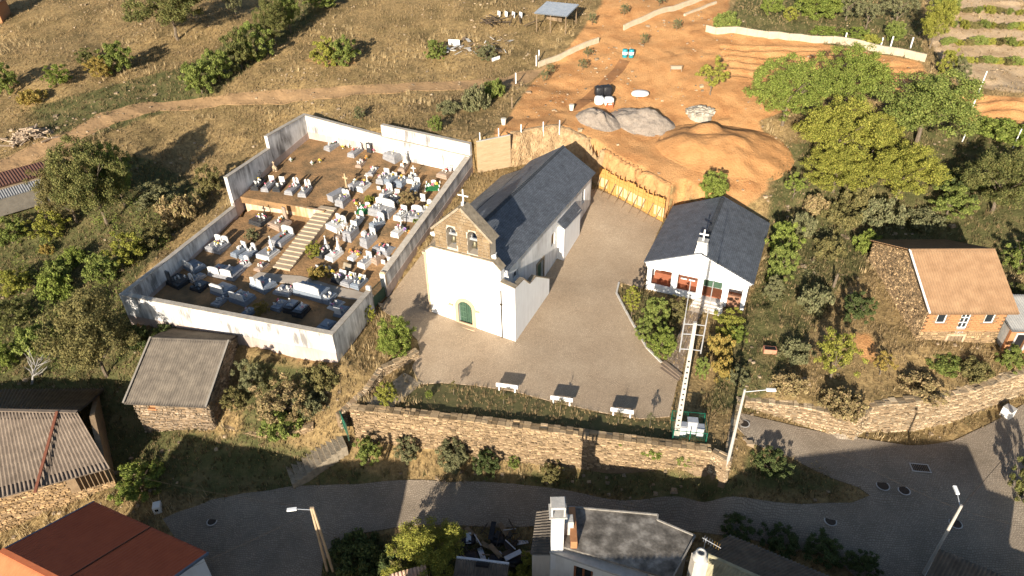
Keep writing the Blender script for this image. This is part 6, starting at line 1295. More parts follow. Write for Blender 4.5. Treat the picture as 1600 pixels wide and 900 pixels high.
# white house behind the garden, top edge
p = G(1385, -2); t = thing('white_house', 'white house wall showing between small trees at the top edge', 'house', p + Vector((0, 1, 0)), -.15)
MB().plate(rect(-6, 6, -1, 4), [rect(-3.6, -2.4, 1, 2.6), rect(2, 3.2, 1, 2.6)], .3).build('front_wall', WHITE, t); MB().box(-5.9, 5.9, .32, 8, -1, 3.9).build('wall', WHITE, t)
for x in (-3.6, 2): w_ = MB().box(x, x + 1.2, .12, .16, 1, 2.6).build('window', GLASS, t)
corr('roof_slope', TILE_O, t, (-6.4, -.5, 3.9), (6.4, -.5, 3.9), (6.4, 4.2, 5.8), (-6.4, 4.2, 5.8)); corr('roof_slope', TILE_O, t, (6.4, 8.5, 3.9), (-6.4, 8.5, 3.9), (-6.4, 4.2, 5.8), (6.4, 4.2, 5.8))
for k in range(2): MB().add([((-5.9, 5.9)[k], .2, 3.9), ((-5.9, 5.9)[k], 8, 3.9), ((-5.9, 5.9)[k], 4.2, 5.7)], [(0, 1, 2)]).build('gable', WHITE, t)
p = G(1515, 178); tag(MB().tube((0, 0, -.4), (.25, .1, 5.2), .09, .07, 8).build('pole', WCON), 'bare white pole leaning right of the big walnut trees', 'pole', kind='thing').location = p
for k, px in enumerate(((1503, 222), (1582, 232))): tag(MB().tube((0, 0, -.3), (.12, 0, 2.4), .07, .06, 8).build('pole', WCON), 'shorter white pole, %s of two by the green crop strip' % ('left', 'right')[k], 'pole', 'short poles', 'thing').location = G(*px)
# small roofs at the bottom
p = Vector(U(752, 893, -4.0)); t = thing('tiled_outhouse', 'small outhouse with grey tile roof at the bottom edge, centre left', 'outhouse', p, math.radians(-9))
corr('roof_slope', TILE_G, t, (-1.9, -3.2, -.9), (1.9, -3.2, -.9), (1.9, .6, .3), (-1.9, .6, .3), .22); MB().box(-1.7, 1.7, -3, .5, -4.5, -.95).build('wall', CONC, t); MB().box(-1.9, 1.9, .55, .72, .2, .42).build('ridge_flashing', GREYM, t); MB().box(-.4, .5, .1, .35, .35, .55).build('vent', DARK, t)
p = Vector(U(640, 905, -4.5)); t = thing('tiled_lean_to', 'corner of a reddish tiled lean-to roof at the bottom edge', 'lean-to', p, .3); corr('roof_slope', mk('salmon_tile', (.42, .26, .18), (.55, .38, .28), 1.5, .9), t, (-1.3, -2, -.4), (1.3, -2, -.4), (1.3, .6, .3), (-1.3, .6, .3), .24); MB().box(-1.2, 1.2, -1.9, .4, -4, -.45).build('wall', CONC, t)
rbp = G(765, 862); t = thing('scrap_heap', 'dark heap of tarpaulins, sticks and scrap left of the concrete-roofed house', 'scrap', rbp, 0)
mb_ = MB()
for k in range(60):
    x, y = random.uniform(-2.2, 2.4), random.uniform(-1.6, 1.6); a_ = random.uniform(0, 3.14); l_ = random.uniform(.4, 1.6); z_ = random.uniform(.1, .9)
    MB().bar((x, y, z_), (x + l_ * math.cos(a_), y + l_ * math.sin(a_), z_ + random.uniform(-.1, .3)), random.choice((.05, .08, .4)), .05).build('scrap_piece', random.choice((IRON, WOOD, GREYM, IRON, BLKP)), t)
for k in range(5): blobby(MB(), (random.uniform(-1.8, 2), random.uniform(-1, 1.2), .3), (.6, .5, .35), k, .7).build('bundle', BLKP, t, True)
# ------------------------------------------------------------------ vegetation
def leafmat(name, a, b, c=None):
    a, b, c = [tuple(q * 1.65 for q in v) for v in (a, b, c)]
    return mk('leaf_' + name, a, b, .45, .75, island=.35, island2=c or b, transl=.22, spec=.15, sharp=.15)
LEAF = {'oak': leafmat('oak', (.045, .06, .018), (.085, .095, .028), (.11, .10, .035)), 'green': leafmat('green', (.055, .085, .018), (.11, .14, .032), (.14, .15, .04)), 'yel': leafmat('yel', (.085, .10, .018), (.145, .155, .026), (.19, .175, .036)),
        'olive': leafmat('olive', (.062, .070, .032), (.105, .11, .052), (.13, .12, .06)), 'dry': leafmat('dry', (.14, .095, .05), (.24, .17, .09), (.17, .14, .06)), 'bright': leafmat('bright', (.062, .092, .015), (.105, .135, .024), (.14, .155, .036)),
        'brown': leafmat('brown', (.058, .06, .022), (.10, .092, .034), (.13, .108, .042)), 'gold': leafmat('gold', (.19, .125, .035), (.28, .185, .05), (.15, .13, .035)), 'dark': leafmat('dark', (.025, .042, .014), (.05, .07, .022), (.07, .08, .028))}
BARK = mk('bark', (.10, .075, .05), (.19, .15, .11), 3, .95, .6, 12)
def crown_mesh(name, seed, n, nclump, leaf, shape='round', gap=.0):
    """leaf-sized faces gathered in clumps through a unit crown (radius 1, z from 0 to ~1.6)"""
    r = np.random.default_rng(seed); C = []
    while len(C) < nclump:
        v = r.normal(size=3); v /= np.linalg.norm(v); q = r.random() ** .38
        v = v * q
        if shape == 'round': c = np.array([v[0], v[1], .8 + v[2] * .8])
        elif shape == 'col': c = np.array([v[0] * (1 - .35 * max(0, v[2])), v[1] * (1 - .35 * max(0, v[2])), 1.6 + v[2] * 1.6])
        elif shape == 'low': c = np.array([v[0], v[1], max(0.05, .35 + v[2] * .5)])
        else: c = np.array([v[0] * (1.1 - .2 * v[2]), v[1] * (1.1 - .2 * v[2]), .75 + v[2] * .7 + .15 * math.sin(5 * v[0])])
        k = 1 + .42 * noise.noise(Vector((*(c * 1.7), ))+ Vector((seed * 3.1, 0, 0)))
        c[:2] *= k; c[2] *= .85 + .15 * k
        if noise.noise(Vector((*(c * 2.6), )) + Vector((0, seed * 1.7, 0))) < -.22 + gap: continue
        C.append(c)
    C = np.array(C); per = n // nclump; P_ = np.repeat(C, per, 0); rad = .13 if shape != 'low' else .17
    off = r.normal(size=P_.shape); off *= (rad * r.random(len(P_)) ** .5 / np.linalg.norm(off, axis=1))[:, None]
    P_ = P_ + off * np.array([1.15, 1.15, .8])
    N = off / rad * .7 + r.normal(size=P_.shape) * .55 + np.array([0, 0, .35]); N /= np.linalg.norm(N, axis=1)[:, None]
    T = np.cross(N, r.normal(size=P_.shape)); T /= np.linalg.norm(T, axis=1)[:, None]; B = np.cross(N, T)
    s = leaf * r.uniform(.6, 1.35, len(P_))[:, None]
    V_ = np.stack([P_ - T * s, P_ - B * s * .55 + N * s * .1, P_ + T * s, P_ + B * s * .55 + N * s * .1], 1).reshape(-1, 3); V_[:, 2] = np.maximum(V_[:, 2], -.02)
    me = bpy.data.meshes.new(name); fast_mesh(me, V_, np.arange(len(V_)).reshape(-1, 4)); me.materials.append(LEAF['green']); return me
CR = {'round': [crown_mesh('crown', k, 26000, 220, .025) for k in (1, 2, 3, 4)], 'broad': [crown_mesh('crown', k, 30000, 260, .024, 'broad', .10) for k in (5, 6, 7)], 'col': [crown_mesh('crown', 8, 9000, 110, .05, 'col')],
      'bush': [crown_mesh('foliage', k, 9000, 90, .04) for k in (11, 12, 13, 14)], 'low': [crown_mesh('foliage', k, 5000, 60, .055, 'low') for k in (15, 16, 17)], 'thin': [crown_mesh('crown', k, 4500, 64, .042, 'broad', .14) for k in (18, 19)], 'dense': [crown_mesh('foliage', k, 16000, 190, .036, 'round', -.4) for k in (21, 22)]}
def branch_mesh(name, seed, n=7):
    r = random.Random(seed); b = MB(); tips = []
    p = Vector((0, 0, -.1)); r0 = .075
    for k in range(4):
        q = p + Vector((r.uniform(-.05, .05), r.uniform(-.05, .05), .22)); b.tube(p, q, r0, r0 * .85, 7); p = q; r0 *= .85; tips.append((p, r0))
    for k in range(n):
        p, rr = tips[r.randrange(1, 4)]; a_ = 2 * math.pi * k / n + r.uniform(-.3, .3); l_ = r.uniform(.5, .85); q = p + Vector((math.cos(a_) * l_ * .7, math.sin(a_) * l_ * .7, l_ * r.uniform(.35, .8))); b.tube(p, q, rr * .6, rr * .25, 6)
        for j in range(2):
            a2 = a_ + r.uniform(-.8, .8); e = p.lerp(q, r.uniform(.5, .9)); b.tube(e, e + Vector((math.cos(a2) * .35, math.sin(a2) * .35, r.uniform(.15, .4))), rr * .28, rr * .1, 5)
    return b.mesh(name)
TRK = [branch_mesh('trunk', k) for k in (1, 2, 3)]
for m_ in TRK: m_.materials.append(BARK)
VN = 0
def plant(px, w_, h, kind, leaf, label, cat='bush', name=None, group=None, pos=None, rzv=None):
    """px: foot of the plant in the photograph, w_/h: crown width and full height in photograph pixels"""
    global VN; VN += 1; r = random.Random(VN * 17)
    p = pos or G(*px); dep = (_r * p.x + _f * p.y + _u * (p.z - HC))[2]; mpp = dep / F
    rad = w_ * mpp / 2 * .94; H = h * mpp / .86 * .9; t = thing(name or ('tree' if cat == 'tree' else 'bush'), label, cat, p, rzv if rzv is not None else r.uniform(0, 6.28), group)
    me = r.choice(CR[kind]); hh = {'round': 1.6, 'broad': 1.5, 'col': 3.2, 'bush': 1.6, 'low': .85, 'thin': 1.5, 'dense': 1.6}[kind]
    tk = H * (.22 if cat == 'tree' else .0); sz = (H - tk) / hh
    o = put('crown' if cat == 'tree' else 'foliage', me, None, t, (0, 0, tk - (.08 * H if cat != 'tree' else 0)), None, (rad, rad * r.uniform(.85, 1.05), sz))
    o.material_slots[0].link = 'OBJECT'; o.material_slots[0].material = LEAF[leaf]
    if kind != 'low':
        ts = (tk + sz * hh * .62); put('trunk' if cat == 'tree' else 'stem', r.choice(TRK), None, t, None, None, (rad * (.75 if cat == 'tree' else .6), rad * (.75 if cat == 'tree' else .6), ts / 1.35 if cat == 'tree' else H * .45))
    return t
for a in [
    # field, top left
    ((279, 62), 108, 98, 'broad', 'oak', 'big dark oak standing alone in the dry field, top left', 'tree'),
    ((12, 146), 48, 48, 'bush', 'green', 'dark green bush at the left edge of the field hedge'),
    ((92, 132), 50, 32, 'bush', 'bright', 'light green bush in the short field hedge, left'),
    ((160, 122), 44, 34, 'bush', 'gold', 'yellowing bush in the middle of the short field hedge'),
    ((190, 115), 56, 50, 'bush', 'green', 'rounded green bush at the right end of the short field hedge'),
    ((138, 100), 34, 24, 'bush', 'oak', 'small dark shrub behind the yellowing field bush'),
    ((52, 160), 46, 20, 'low', 'gold', 'low rusty orange shrub below the short field hedge'),
    ((316, 146), 62, 52, 'bush', 'green', 'lowest bush of the long diagonal hedge'),
    ((345, 128), 54, 52, 'bush', 'green', 'second bush up the long diagonal hedge'),
    ((378, 108), 56, 62, 'bush', 'oak', 'dark bush in the middle of the diagonal hedge'),
    ((405, 92), 56, 60, 'bush', 'green', 'fourth bush up the diagonal hedge, wide'),
    ((432, 74), 50, 70, 'round', 'oak', 'tall dark tree of the diagonal hedge', 'tree'),
    ((455, 52), 44, 62, 'round', 'green', 'slender tree above the diagonal hedge', 'tree'),
    ((505, 14), 66, 40, 'bush', 'green', 'bush at the upper end of the diagonal hedge'),
    ((370, 30), 26, 42, 'thin', 'olive', 'thin grey-green tree behind the diagonal hedge', 'tree'),
    ((512, 103), 48, 44, 'bush', 'yel', 'left half of the lone bush above the dirt track'),
    ((540, 101), 48, 44, 'bush', 'green', 'right half of the lone bush above the dirt track'),
    ((562, 187), 20, 22, 'bush', 'olive', 'little shrub in the shadow of the back cemetery wall'),
    ((682, 206), 30, 26, 'bush', 'green', 'green shrub behind the tall back cemetery wall'),
    ((745, 170), 46, 36, 'low', 'olive', 'olive scrub on the bank left of the orange slope'),
    ((772, 152), 40, 34, 'low', 'green', 'green scrub on the bank just below the track fork'),
    ((700, 175), 40, 20, 'low', 'olive', 'low scrub patch above the back cemetery wall'),
    ((682, 92), 40, 30, 'bush', 'green', 'bush at the left side of the roadside debris'),
    ((760, 92), 38, 24, 'bush', 'olive', 'weedy bush in the roadside debris'),
    # left garden
    ((168, 352), 104, 132, 'broad', 'oak', 'largest dark tree of the left garden', 'tree'),
    ((122, 348), 84, 98, 'broad', 'brown', 'olive-brown tree left of the largest garden tree', 'tree'),
    ((196, 322), 60, 100, 'round', 'green', 'green tree touching the largest garden tree on the right', 'tree'),
    ((246, 325), 66, 46, 'bush', 'olive', 'grey-green rounded bush right of the garden trees'),
    ((290, 345), 66, 52, 'low', 'dry', 'dry brown brush against the left cemetery wall'),
    ((332, 305), 46, 52, 'bush', 'brown', 'tall weedy bush at the step of the left cemetery wall'),
    ((80, 368), 58, 46, 'bush', 'yel', 'yellow-green bush in front of the garden trees'),
    ((20, 380), 56, 46, 'bush', 'green', 'leafy vine bush beside the rusty shed'),
    ((120, 412), 46, 26, 'low', 'bright', 'row of bright cabbages in the left garden'),
    ((95, 432), 50, 28, 'low', 'green', 'green vegetable patch in the left garden'),
    ((92, 462), 62, 42, 'low', 'bright', 'bright green mound of creeper in the left garden'),
    ((75, 395), 26, 14, 'low', 'gold', 'patch of orange flowers in the left garden'),
    ((205, 410), 66, 52, 'bush', 'yel', 'yellow-green bush next to the long left wall, upper'),
    ((245, 385), 54, 50, 'bush', 'brown', 'olive bush next to the long left wall, middle'),
    ((165, 440), 60, 48, 'bush', 'green', 'green bush next to the long left wall, lower'),
    ((30, 455), 56, 40, 'bush', 'yel', 'yellowish shrub at the left edge, mid height'),
    ((25, 510), 70, 46, 'bush', 'oak', 'dark shrub at the left edge below the garden'),
    ((60, 545), 66, 40, 'low', 'green', 'dark green thicket at the lower left of the garden'),
    ((10, 575), 50, 48, 'bush', 'bright', 'bright green bush at the left edge above the ribbed roof'),
    ((125, 500), 50, 40, 'low', 'brown', 'brownish thicket left of the olive tree'),
    ((168, 588), 124, 144, 'broad', 'brown', 'large olive-brown tree beside the front left cemetery corner', 'tree'),
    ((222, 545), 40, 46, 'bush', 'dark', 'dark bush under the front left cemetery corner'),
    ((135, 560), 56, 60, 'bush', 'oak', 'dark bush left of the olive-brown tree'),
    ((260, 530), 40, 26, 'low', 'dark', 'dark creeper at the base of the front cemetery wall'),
    # slope below the cemetery
    ((396, 612), 48, 66, 'bush', 'olive', 'tall blue-green shrub right of the stone barn'),
    ((445, 650), 96, 66, 'bush', 'dry', 'broad rusty dry bush on the slope below the cemetery'),
    ((440, 672), 74, 32, 'low', 'green', 'green shrub at the foot of the rusty bush'),
    ((370, 640), 40, 44, 'bush', 'brown', 'weedy bush beside the barn gable'),
    ((505, 600), 60, 34, 'low', 'brown', 'brown scrub under the front right cemetery corner'),
    ((490, 640), 54, 36, 'low', 'olive', 'grey-green scrub above the stone bank'),
    ((620, 550), 66, 64, 'dense', 'bright', 'dense round green bush at the square corner', 'bush'),
    ((578, 502), 24, 30, 'bush', 'yel', 'small yellow-green bush beside the cemetery gate wall'),
    ((606, 632), 38, 44, 'bush', 'yel', 'leafy bush growing out of the upper stone steps'),
    ((671, 622), 14, 16, 'bush', 'bright', 'tiny bright bush in the planting bed'),
    # in front of the retaining wall
    ((577, 722), 46, 50, 'bush', 'green', 'upright green weed bush at the left of the retaining wall foot'),
    ((637, 716), 44, 42, 'bush', 'olive', 'grey-green weed bush at the retaining wall foot'),
    ((709, 728), 52, 52, 'dense', 'olive', 'round blue-grey olive bush at the retaining wall foot', 'bush'),
    ((760, 742), 46, 50, 'bush', 'dark', 'dark shrub right of the blue-grey olive bush'),
    ((803, 730), 22, 22, 'bush', 'green', 'small weed clump at the foot of the wall middle'),
    ((862, 748), 40, 34, 'bush', 'brown', 'brownish shrub by the chimney shadow on the wall'),
    ((938, 692), 16, 18, 'low', 'bright', 'small tuft of ivy on the retaining wall, leftmost'),
    ((968, 697), 34, 16, 'low', 'bright', 'second tuft of ivy on the retaining wall'),
    ((1015, 712), 42, 24, 'low', 'bright', 'wide patch of ivy on the retaining wall'),
    ((1070, 724), 36, 26, 'low', 'green', 'ivy patch at the right end of the retaining wall'),
    # hall garden
    ((986, 496), 28, 58, 'col', 'yel', 'yellow-green columnar cypress at the hall garden corner', 'tree'),
    ((1022, 512), 50, 56, 'bush', 'green', 'green shrub in the middle of the hall garden'),
    ((1033, 556), 58, 52, 'bush', 'bright', 'bright green shrub at the front of the hall garden'),
    ((1004, 530), 34, 42, 'bush', 'green', 'dark shrub behind the garden kerb'),
    ((1052, 500), 46, 44, 'bush', 'brown', 'russet shrub under the hall porch'),
    ((1136, 520), 56, 44, 'bush', 'yel', 'olive and yellow shrub right of the hall steps'),
    ((1148, 535), 36, 32, 'bush', 'bright', 'bright leafy shrub at the hall corner'),
    ((1122, 556), 44, 44, 'low', 'gold', 'dry golden grass clump below the hall corner'),
    ((1128, 588), 38, 38, 'low', 'gold', 'lower dry golden grass clump beside the concrete pole'),
    ((1094, 590), 26, 42, 'bush', 'green', 'green bush directly right of the concrete pole'),
    ((1150, 600), 40, 34, 'bush', 'olive', 'weedy bush above the lane end'),
    ((1112, 311), 48, 46, 'dense', 'bright', 'round clipped green bush behind the hall', 'bush'),
    ((1214, 440), 52, 70, 'bush', 'green', 'green bush against the right side of the hall, front'),
    ((1222, 400), 56, 66, 'bush', 'bright', 'bright bush against the right side of the hall, back'),
    ((1205, 470), 34, 46, 'bush', 'olive', 'weeds at the front right hall corner'),
    ((1238, 312), 34, 44, 'thin', 'bright', 'small bright young tree right of the sand mound', 'tree'),
    # walnut trees, right
    ((1222, 196), 112, 96, 'broad', 'bright', 'leftmost of the group of big walnut trees', 'tree'),
    ((1318, 172), 104, 92, 'broad', 'bright', 'upper middle walnut tree against the orange plot', 'tree'),
    ((1302, 262), 128, 100, 'broad', 'yel', 'central walnut tree of the group', 'tree'),
    ((1432, 226), 156, 108, 'broad', 'green', 'broadest walnut tree, right of the group', 'tree'),
    ((1300, 300), 96, 66, 'broad', 'yel', 'lower left yellow-green walnut tree', 'tree'),
    ((1402, 312), 112, 84, 'broad', 'yel', 'lower right yellow-green walnut tree, in full sun', 'tree'),
    ((1360, 250), 70, 70, 'round', 'yel', 'small walnut tree between the central and broadest ones', 'tree'),
    ((1110, 148), 50, 54, 'thin', 'yel', 'small lone tree on the orange slope above the rubble', 'tree'),
    ((1548, 330), 122, 96, 'broad', 'oak', 'large dark thicket tree at the right, above the brick house', 'tree'),
    ((1590, 290), 70, 60, 'bush', 'brown', 'brownish thicket at the right edge'),
    ((1480, 335), 72, 50, 'bush', 'green', 'green thicket left of the dark one above the brick house'),
    ((1440, 352), 66, 30, 'low', 'olive', 'low olive scrub directly behind the brick house'),
    ((1370, 350), 70, 44, 'low', 'olive', 'grey-green scrub below the sunlit walnut tree'),
    ((1310, 350), 66, 40, 'low', 'brown', 'brown scrub below the walnut trees'),
    ((1270, 335), 44, 34, 'low', 'dry', 'dry scrub beside the young bright tree'),
    ((1340, 330), 60, 40, 'low', 'brown', 'brown undergrowth in the walnut shade'),
    ((1250, 365), 40, 36, 'low', 'olive', 'olive scrub on the slope right of the hall'),
    ((1350, 390), 46, 34, 'low', 'bright', 'bright scrub left of the brick house gable'),
    ((1290, 400), 50, 34, 'low', 'brown', 'brown scrub in the middle of the right slope'),
    ((1590, 420), 56, 56, 'bush', 'green', 'green bush right of the ochre roof'),
    ((1585, 470), 44, 36, 'bush', 'oak', 'dark bush at the right edge beside the outbuilding'),
    ((1500, 300), 60, 40, 'low', 'dark', 'dark undergrowth below the broadest walnut tree'),
    # top right gardens
    ((1275, 26), 76, 44, 'dense', 'bright', 'large clipped bright hedge block at the top edge', 'bush'),
    ((1202, 22), 42, 32, 'bush', 'bright', 'round bush at the top edge above the cream wall'),
    ((1234, 32), 26, 22, 'bush', 'yel', 'small yellow bush left of the clipped hedge'),
    ((1135, 42), 46, 22, 'low', 'green', 'vine patch behind the left end of the terrace wall'),
    ((1322, 32), 46, 46, 'thin', 'olive', 'olive tree right of the clipped hedge', 'tree'),
    ((1352, 46), 40, 48, 'thin', 'olive', 'second olive tree in front of the white house', 'tree'),
    ((1398, 40), 54, 54, 'thin', 'olive', 'third olive tree in front of the white house', 'tree'),
    ((1338, 64), 40, 22, 'bush', 'bright', 'low bright shrub on the terrace wall, left'),
    ((1395, 62), 34, 30, 'dense', 'green', 'round clipped bush on the terrace wall', 'bush'),
    ((1358, 70), 36, 16, 'low', 'yel', 'trailing shrub on the terrace wall, middle'),
    ((1452, 76), 56, 72, 'round', 'yel', 'tall yellow-green tree at the end of the terrace wall', 'tree'),
    ((1472, 36), 42, 48, 'round', 'green', 'green tree above the terrace wall end', 'tree'),
    ((1478, 118), 34, 44, 'bush', 'yel', 'yellow-green bush below the terrace wall end'),
    ((1495, 128), 32, 36, 'bush', 'olive', 'grey bush beside the pale terraces'),
    ((1290, 52), 60, 10, 'low', 'bright', 'low crop row above the terrace wall'),
    ((1560, 212), 90, 24, 'low', 'bright', 'bright green crop strip at the right edge'),
    ((1600, 225), 60, 30, 'low', 'bright', 'second bright crop strip touching the right edge'),
    # yard right
    ((1297, 592), 76, 86, 'thin', 'yel', 'yellow-green fig tree in the right yard', 'tree'),
    ((1374, 586), 34, 42, 'thin', 'gold', 'small tree with orange autumn leaves in the right yard', 'tree'),
    ((1270, 480), 56, 46, 'low', 'olive', 'grey-green weeds in the upper right yard'),
    ((1240, 560), 50, 36, 'low', 'olive', 'grey-green weeds in the right yard'),
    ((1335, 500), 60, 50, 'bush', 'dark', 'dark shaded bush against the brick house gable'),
    ((1230, 610), 60, 30, 'low', 'dry', 'dry brown brush above the right stone wall'),
    ((1310, 640), 76, 34, 'low', 'dry', 'rusty dry brush overhanging the right stone wall'),
    ((1440, 610), 80, 26, 'low', 'dry', 'dry brush in front of the brick house'),
    ((1520, 585), 60, 24, 'low', 'brown', 'weeds in front of the cellar door'),
    ((1575, 575), 48, 40, 'bush', 'green', 'green bush at the right edge below the outbuilding'),
    ((1475, 572), 66, 12, 'low', 'green', 'strip of green grass at the foot of the brick house'),
    # road side and bottom
    ((1203, 738), 62, 44, 'bush', 'dark', 'dark bush on the road island'),
    ((1596, 776), 60, 90, 'bush', 'oak', 'dark bush hanging over the road at the right edge'),
    ((672, 902), 116, 112, 'broad', 'yel', 'yellow-green tree at the bottom edge, left of centre', 'tree'),
    ((640, 900), 60, 70, 'bush', 'brown', 'brownish shrub beside the bottom yellow-green tree'),
    ((222, 768), 86, 46, 'bush', 'bright', 'bright leafy bush beside the ribbed roof'),
    ((828, 908), 66, 50, 'bush', 'yel', 'dark leafy bush in front of the cream house wall'),
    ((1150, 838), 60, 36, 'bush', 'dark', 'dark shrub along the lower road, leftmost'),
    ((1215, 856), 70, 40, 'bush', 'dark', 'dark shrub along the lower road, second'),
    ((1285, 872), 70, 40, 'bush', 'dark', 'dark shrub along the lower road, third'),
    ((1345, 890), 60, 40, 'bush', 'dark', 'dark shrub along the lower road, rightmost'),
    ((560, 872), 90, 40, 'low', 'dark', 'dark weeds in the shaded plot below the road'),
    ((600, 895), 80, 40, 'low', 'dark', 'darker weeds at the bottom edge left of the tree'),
    ((410, 490), 26, 22, 'bush', 'gold', 'small golden bush inside the front cemetery wall'),
    ((396, 375), 24, 20, 'bush', 'olive', 'grey rosemary bush among the left graves'),
    ((492, 400), 30, 26, 'bush', 'yel', 'yellowing overgrown plants beside the ramp'),
    ((500, 432), 34, 20, 'low', 'gold', 'yellow flowering plot at the foot of the ramp'),
    ((638, 320), 34, 26, 'bush', 'dry', 'bare brown rose branches among the right graves'),
    ((655, 350), 24, 12, 'low', 'bright', 'green weed patch beside the right wall graves'),
    ((577, 316), 16, 12, 'low', 'yel', 'small green plant in the middle of the right graves')]:
    plant(*a)
# ivy sits on the wall face, not on the ground behind it
# saplings in the planting bed
for k, px in enumerate(((709, 618), (787, 632), (876, 642), (966, 662), (1015, 668))):
    p = G(*px); t = thing('sapling', 'thin sapling in the planting bed, %s from the left' % ('first', 'second', 'third', 'fourth', 'fifth')[k], 'sapling', p, k, 'saplings in the planting bed')
    MB().tube((0, 0, -.2), (.05, 0, 1.6), .03, .018, 6).build('stem', BARK, t)
    for j in range(5): a_ = j * 1.9; MB().tube((.03, 0, .7 + j * .18), (.03 + .35 * math.cos(a_), .35 * math.sin(a_), 1.0 + j * .2), .012, .006, 5).build('twig', BARK, t)
    o = put('foliage', CR['thin'][k % 2], None, t, (0, 0, .7), None, (.35, .35, .6 if k in (0, 4) else .35)); o.material_slots[0].link = 'OBJECT'; o.material_slots[0].material = LEAF['brown' if k < 4 else 'olive']
for k, px in enumerate(((918, 92), (910, 110), (860, 118), (1006, 70), (1057, 48), (850, 128), (975, 25), (1030, 10), (925, 40))):
    plant(px, 16, 18, 'thin', 'olive', 'young olive sapling on the orange slope, %s' % ('left of the teal drums', 'below the cream wall middle', 'near the cream wall left end', 'right of the teal drums', 'beside the upper kerb wall', 'closest to the track fork', 'above the drums', 'nearest the top edge', 'behind the cream wall gap')[k], 'tree', 'olive_sapling', 'olive saplings on the slope')
# dead tree
p = G(50, 600); t = thing('dead_tree', 'bare grey dead tree leaning in the dark lower left garden', 'tree', p, 2.0)
o = put('branches', branch_mesh('branches', 9, 12), mk('dead_wood', (.26, .24, .22), (.36, .34, .31), 3, .9), t, None, (.5, .2, 0), (1.6, 1.6, 2.4))
# stone stumps / leaning post in the right slope
p = G(1302, 448); tag(MB().tube((0, 0, -.3), (.1, 0, 1.5), .16, .1, 7).build('stump', BARK), 'pale broken tree stump on the right slope', 'stump', kind='thing').location = p
# vine rows on the pale terraces
for k, (a, b) in enumerate((((1480, 18), (1640, 26)), ((1490, 42), (1640, 50)), ((1480, 70), (1640, 76)), ((1500, 96), (1640, 104)))):
    A, B = G(*a), G(*b); t = thing('vine_row', 'row of vines on the pale terraces, %s from the top' % ('first', 'second', 'third', 'fourth')[k], 'vines', A, 0, 'vine rows'); n = 11
    for j in range(n):
        q = A.lerp(B, j / (n - 1)) - A; q.z = gz(A.x + q.x, A.y + q.y) - A.z; r = random.uniform(.8, 1.25)
        o = put('vine', CR['low'][j % 3], None, t, q, (0, 0, random.uniform(0, 6)), (1.1 * r, .55 * r, 1.1 * r)); o.material_slots[0].link = 'OBJECT'; o.material_slots[0].material = LEAF[('green', 'yel', 'brown')[j % 3]]
# ------------------------------------------------------------------ grass and undergrowth
def scatter(n, seed, cond):
    r = np.random.default_rng(seed); px = r.uniform(-60, 1660, n * 3); py = 930 - 960 * r.random(n * 3) ** 1.0
    # sample in plan, thinned by distance so that near and far ground look alike
    x = r.uniform(-100, 100, n * 6); y = r.uniform(22, 150, n * 6); z = hz(x, y)
    q = np.stack([x, y, z - HC], -1); c = q @ np.stack([np.array([_r[k], _f[k], _u[k]]) for k in range(3)], -1); PX = 800 + F * c[:, 0] / c[:, 2]; PY = 450 + F * c[:, 1] / c[:, 2]
    k = (PX > -80) & (PX < 1680) & (PY > -60) & (PY < 960) & (r.random(len(x)) < np.clip((62 / c[:, 2]) ** 1.2, 0, 1)); x, y, PX, PY = x[k], y[k], PX[k], PY[k]
    k = cond(x, y, PX, PY, r); return x[k][:n], y[k][:n], PX[k][:n], PY[k][:n]
def maskat(m_, x, y):
    i = np.clip(np.searchsorted(GX, x), 0, len(GX) - 1); j = np.clip(np.searchsorted(GY, y), 0, len(GY) - 1); return m_[j, i]
ROADXY = [tuple(G(*q)[:2]) for q in ROAD]; PLZXY = [tuple(G(*q)[:2]) for q in PLAZA]
TRKPX = [(-20, 266), (60, 226), (110, 209), (150, 184), (230, 163), (320, 155), (450, 144), (600, 135), (720, 130), (790, 125), (845, 110), (830, 126), (795, 136), (700, 138), (600, 144), (470, 155), (340, 163), (250, 171), (175, 191), (120, 218), (60, 246), (-20, 287)]
YARDS = [[(p[0], p[1]) for p in PLZ]]
BLD = [(-33.4, 43.6, 8, 12, -5.5), ]
def dry_ok(x, y, PX, PY, r):
    k = ~inside(CEM, x, y) & ~inside(ROADXY, x, y) & ~inside(PLZXY, x, y) & ~inside(TRKPX, PX, PY) & (maskat(m_or, x, y) < .25)
    k &= r.random(len(x)) > maskat(m_pale, x, y) * .8
    return k
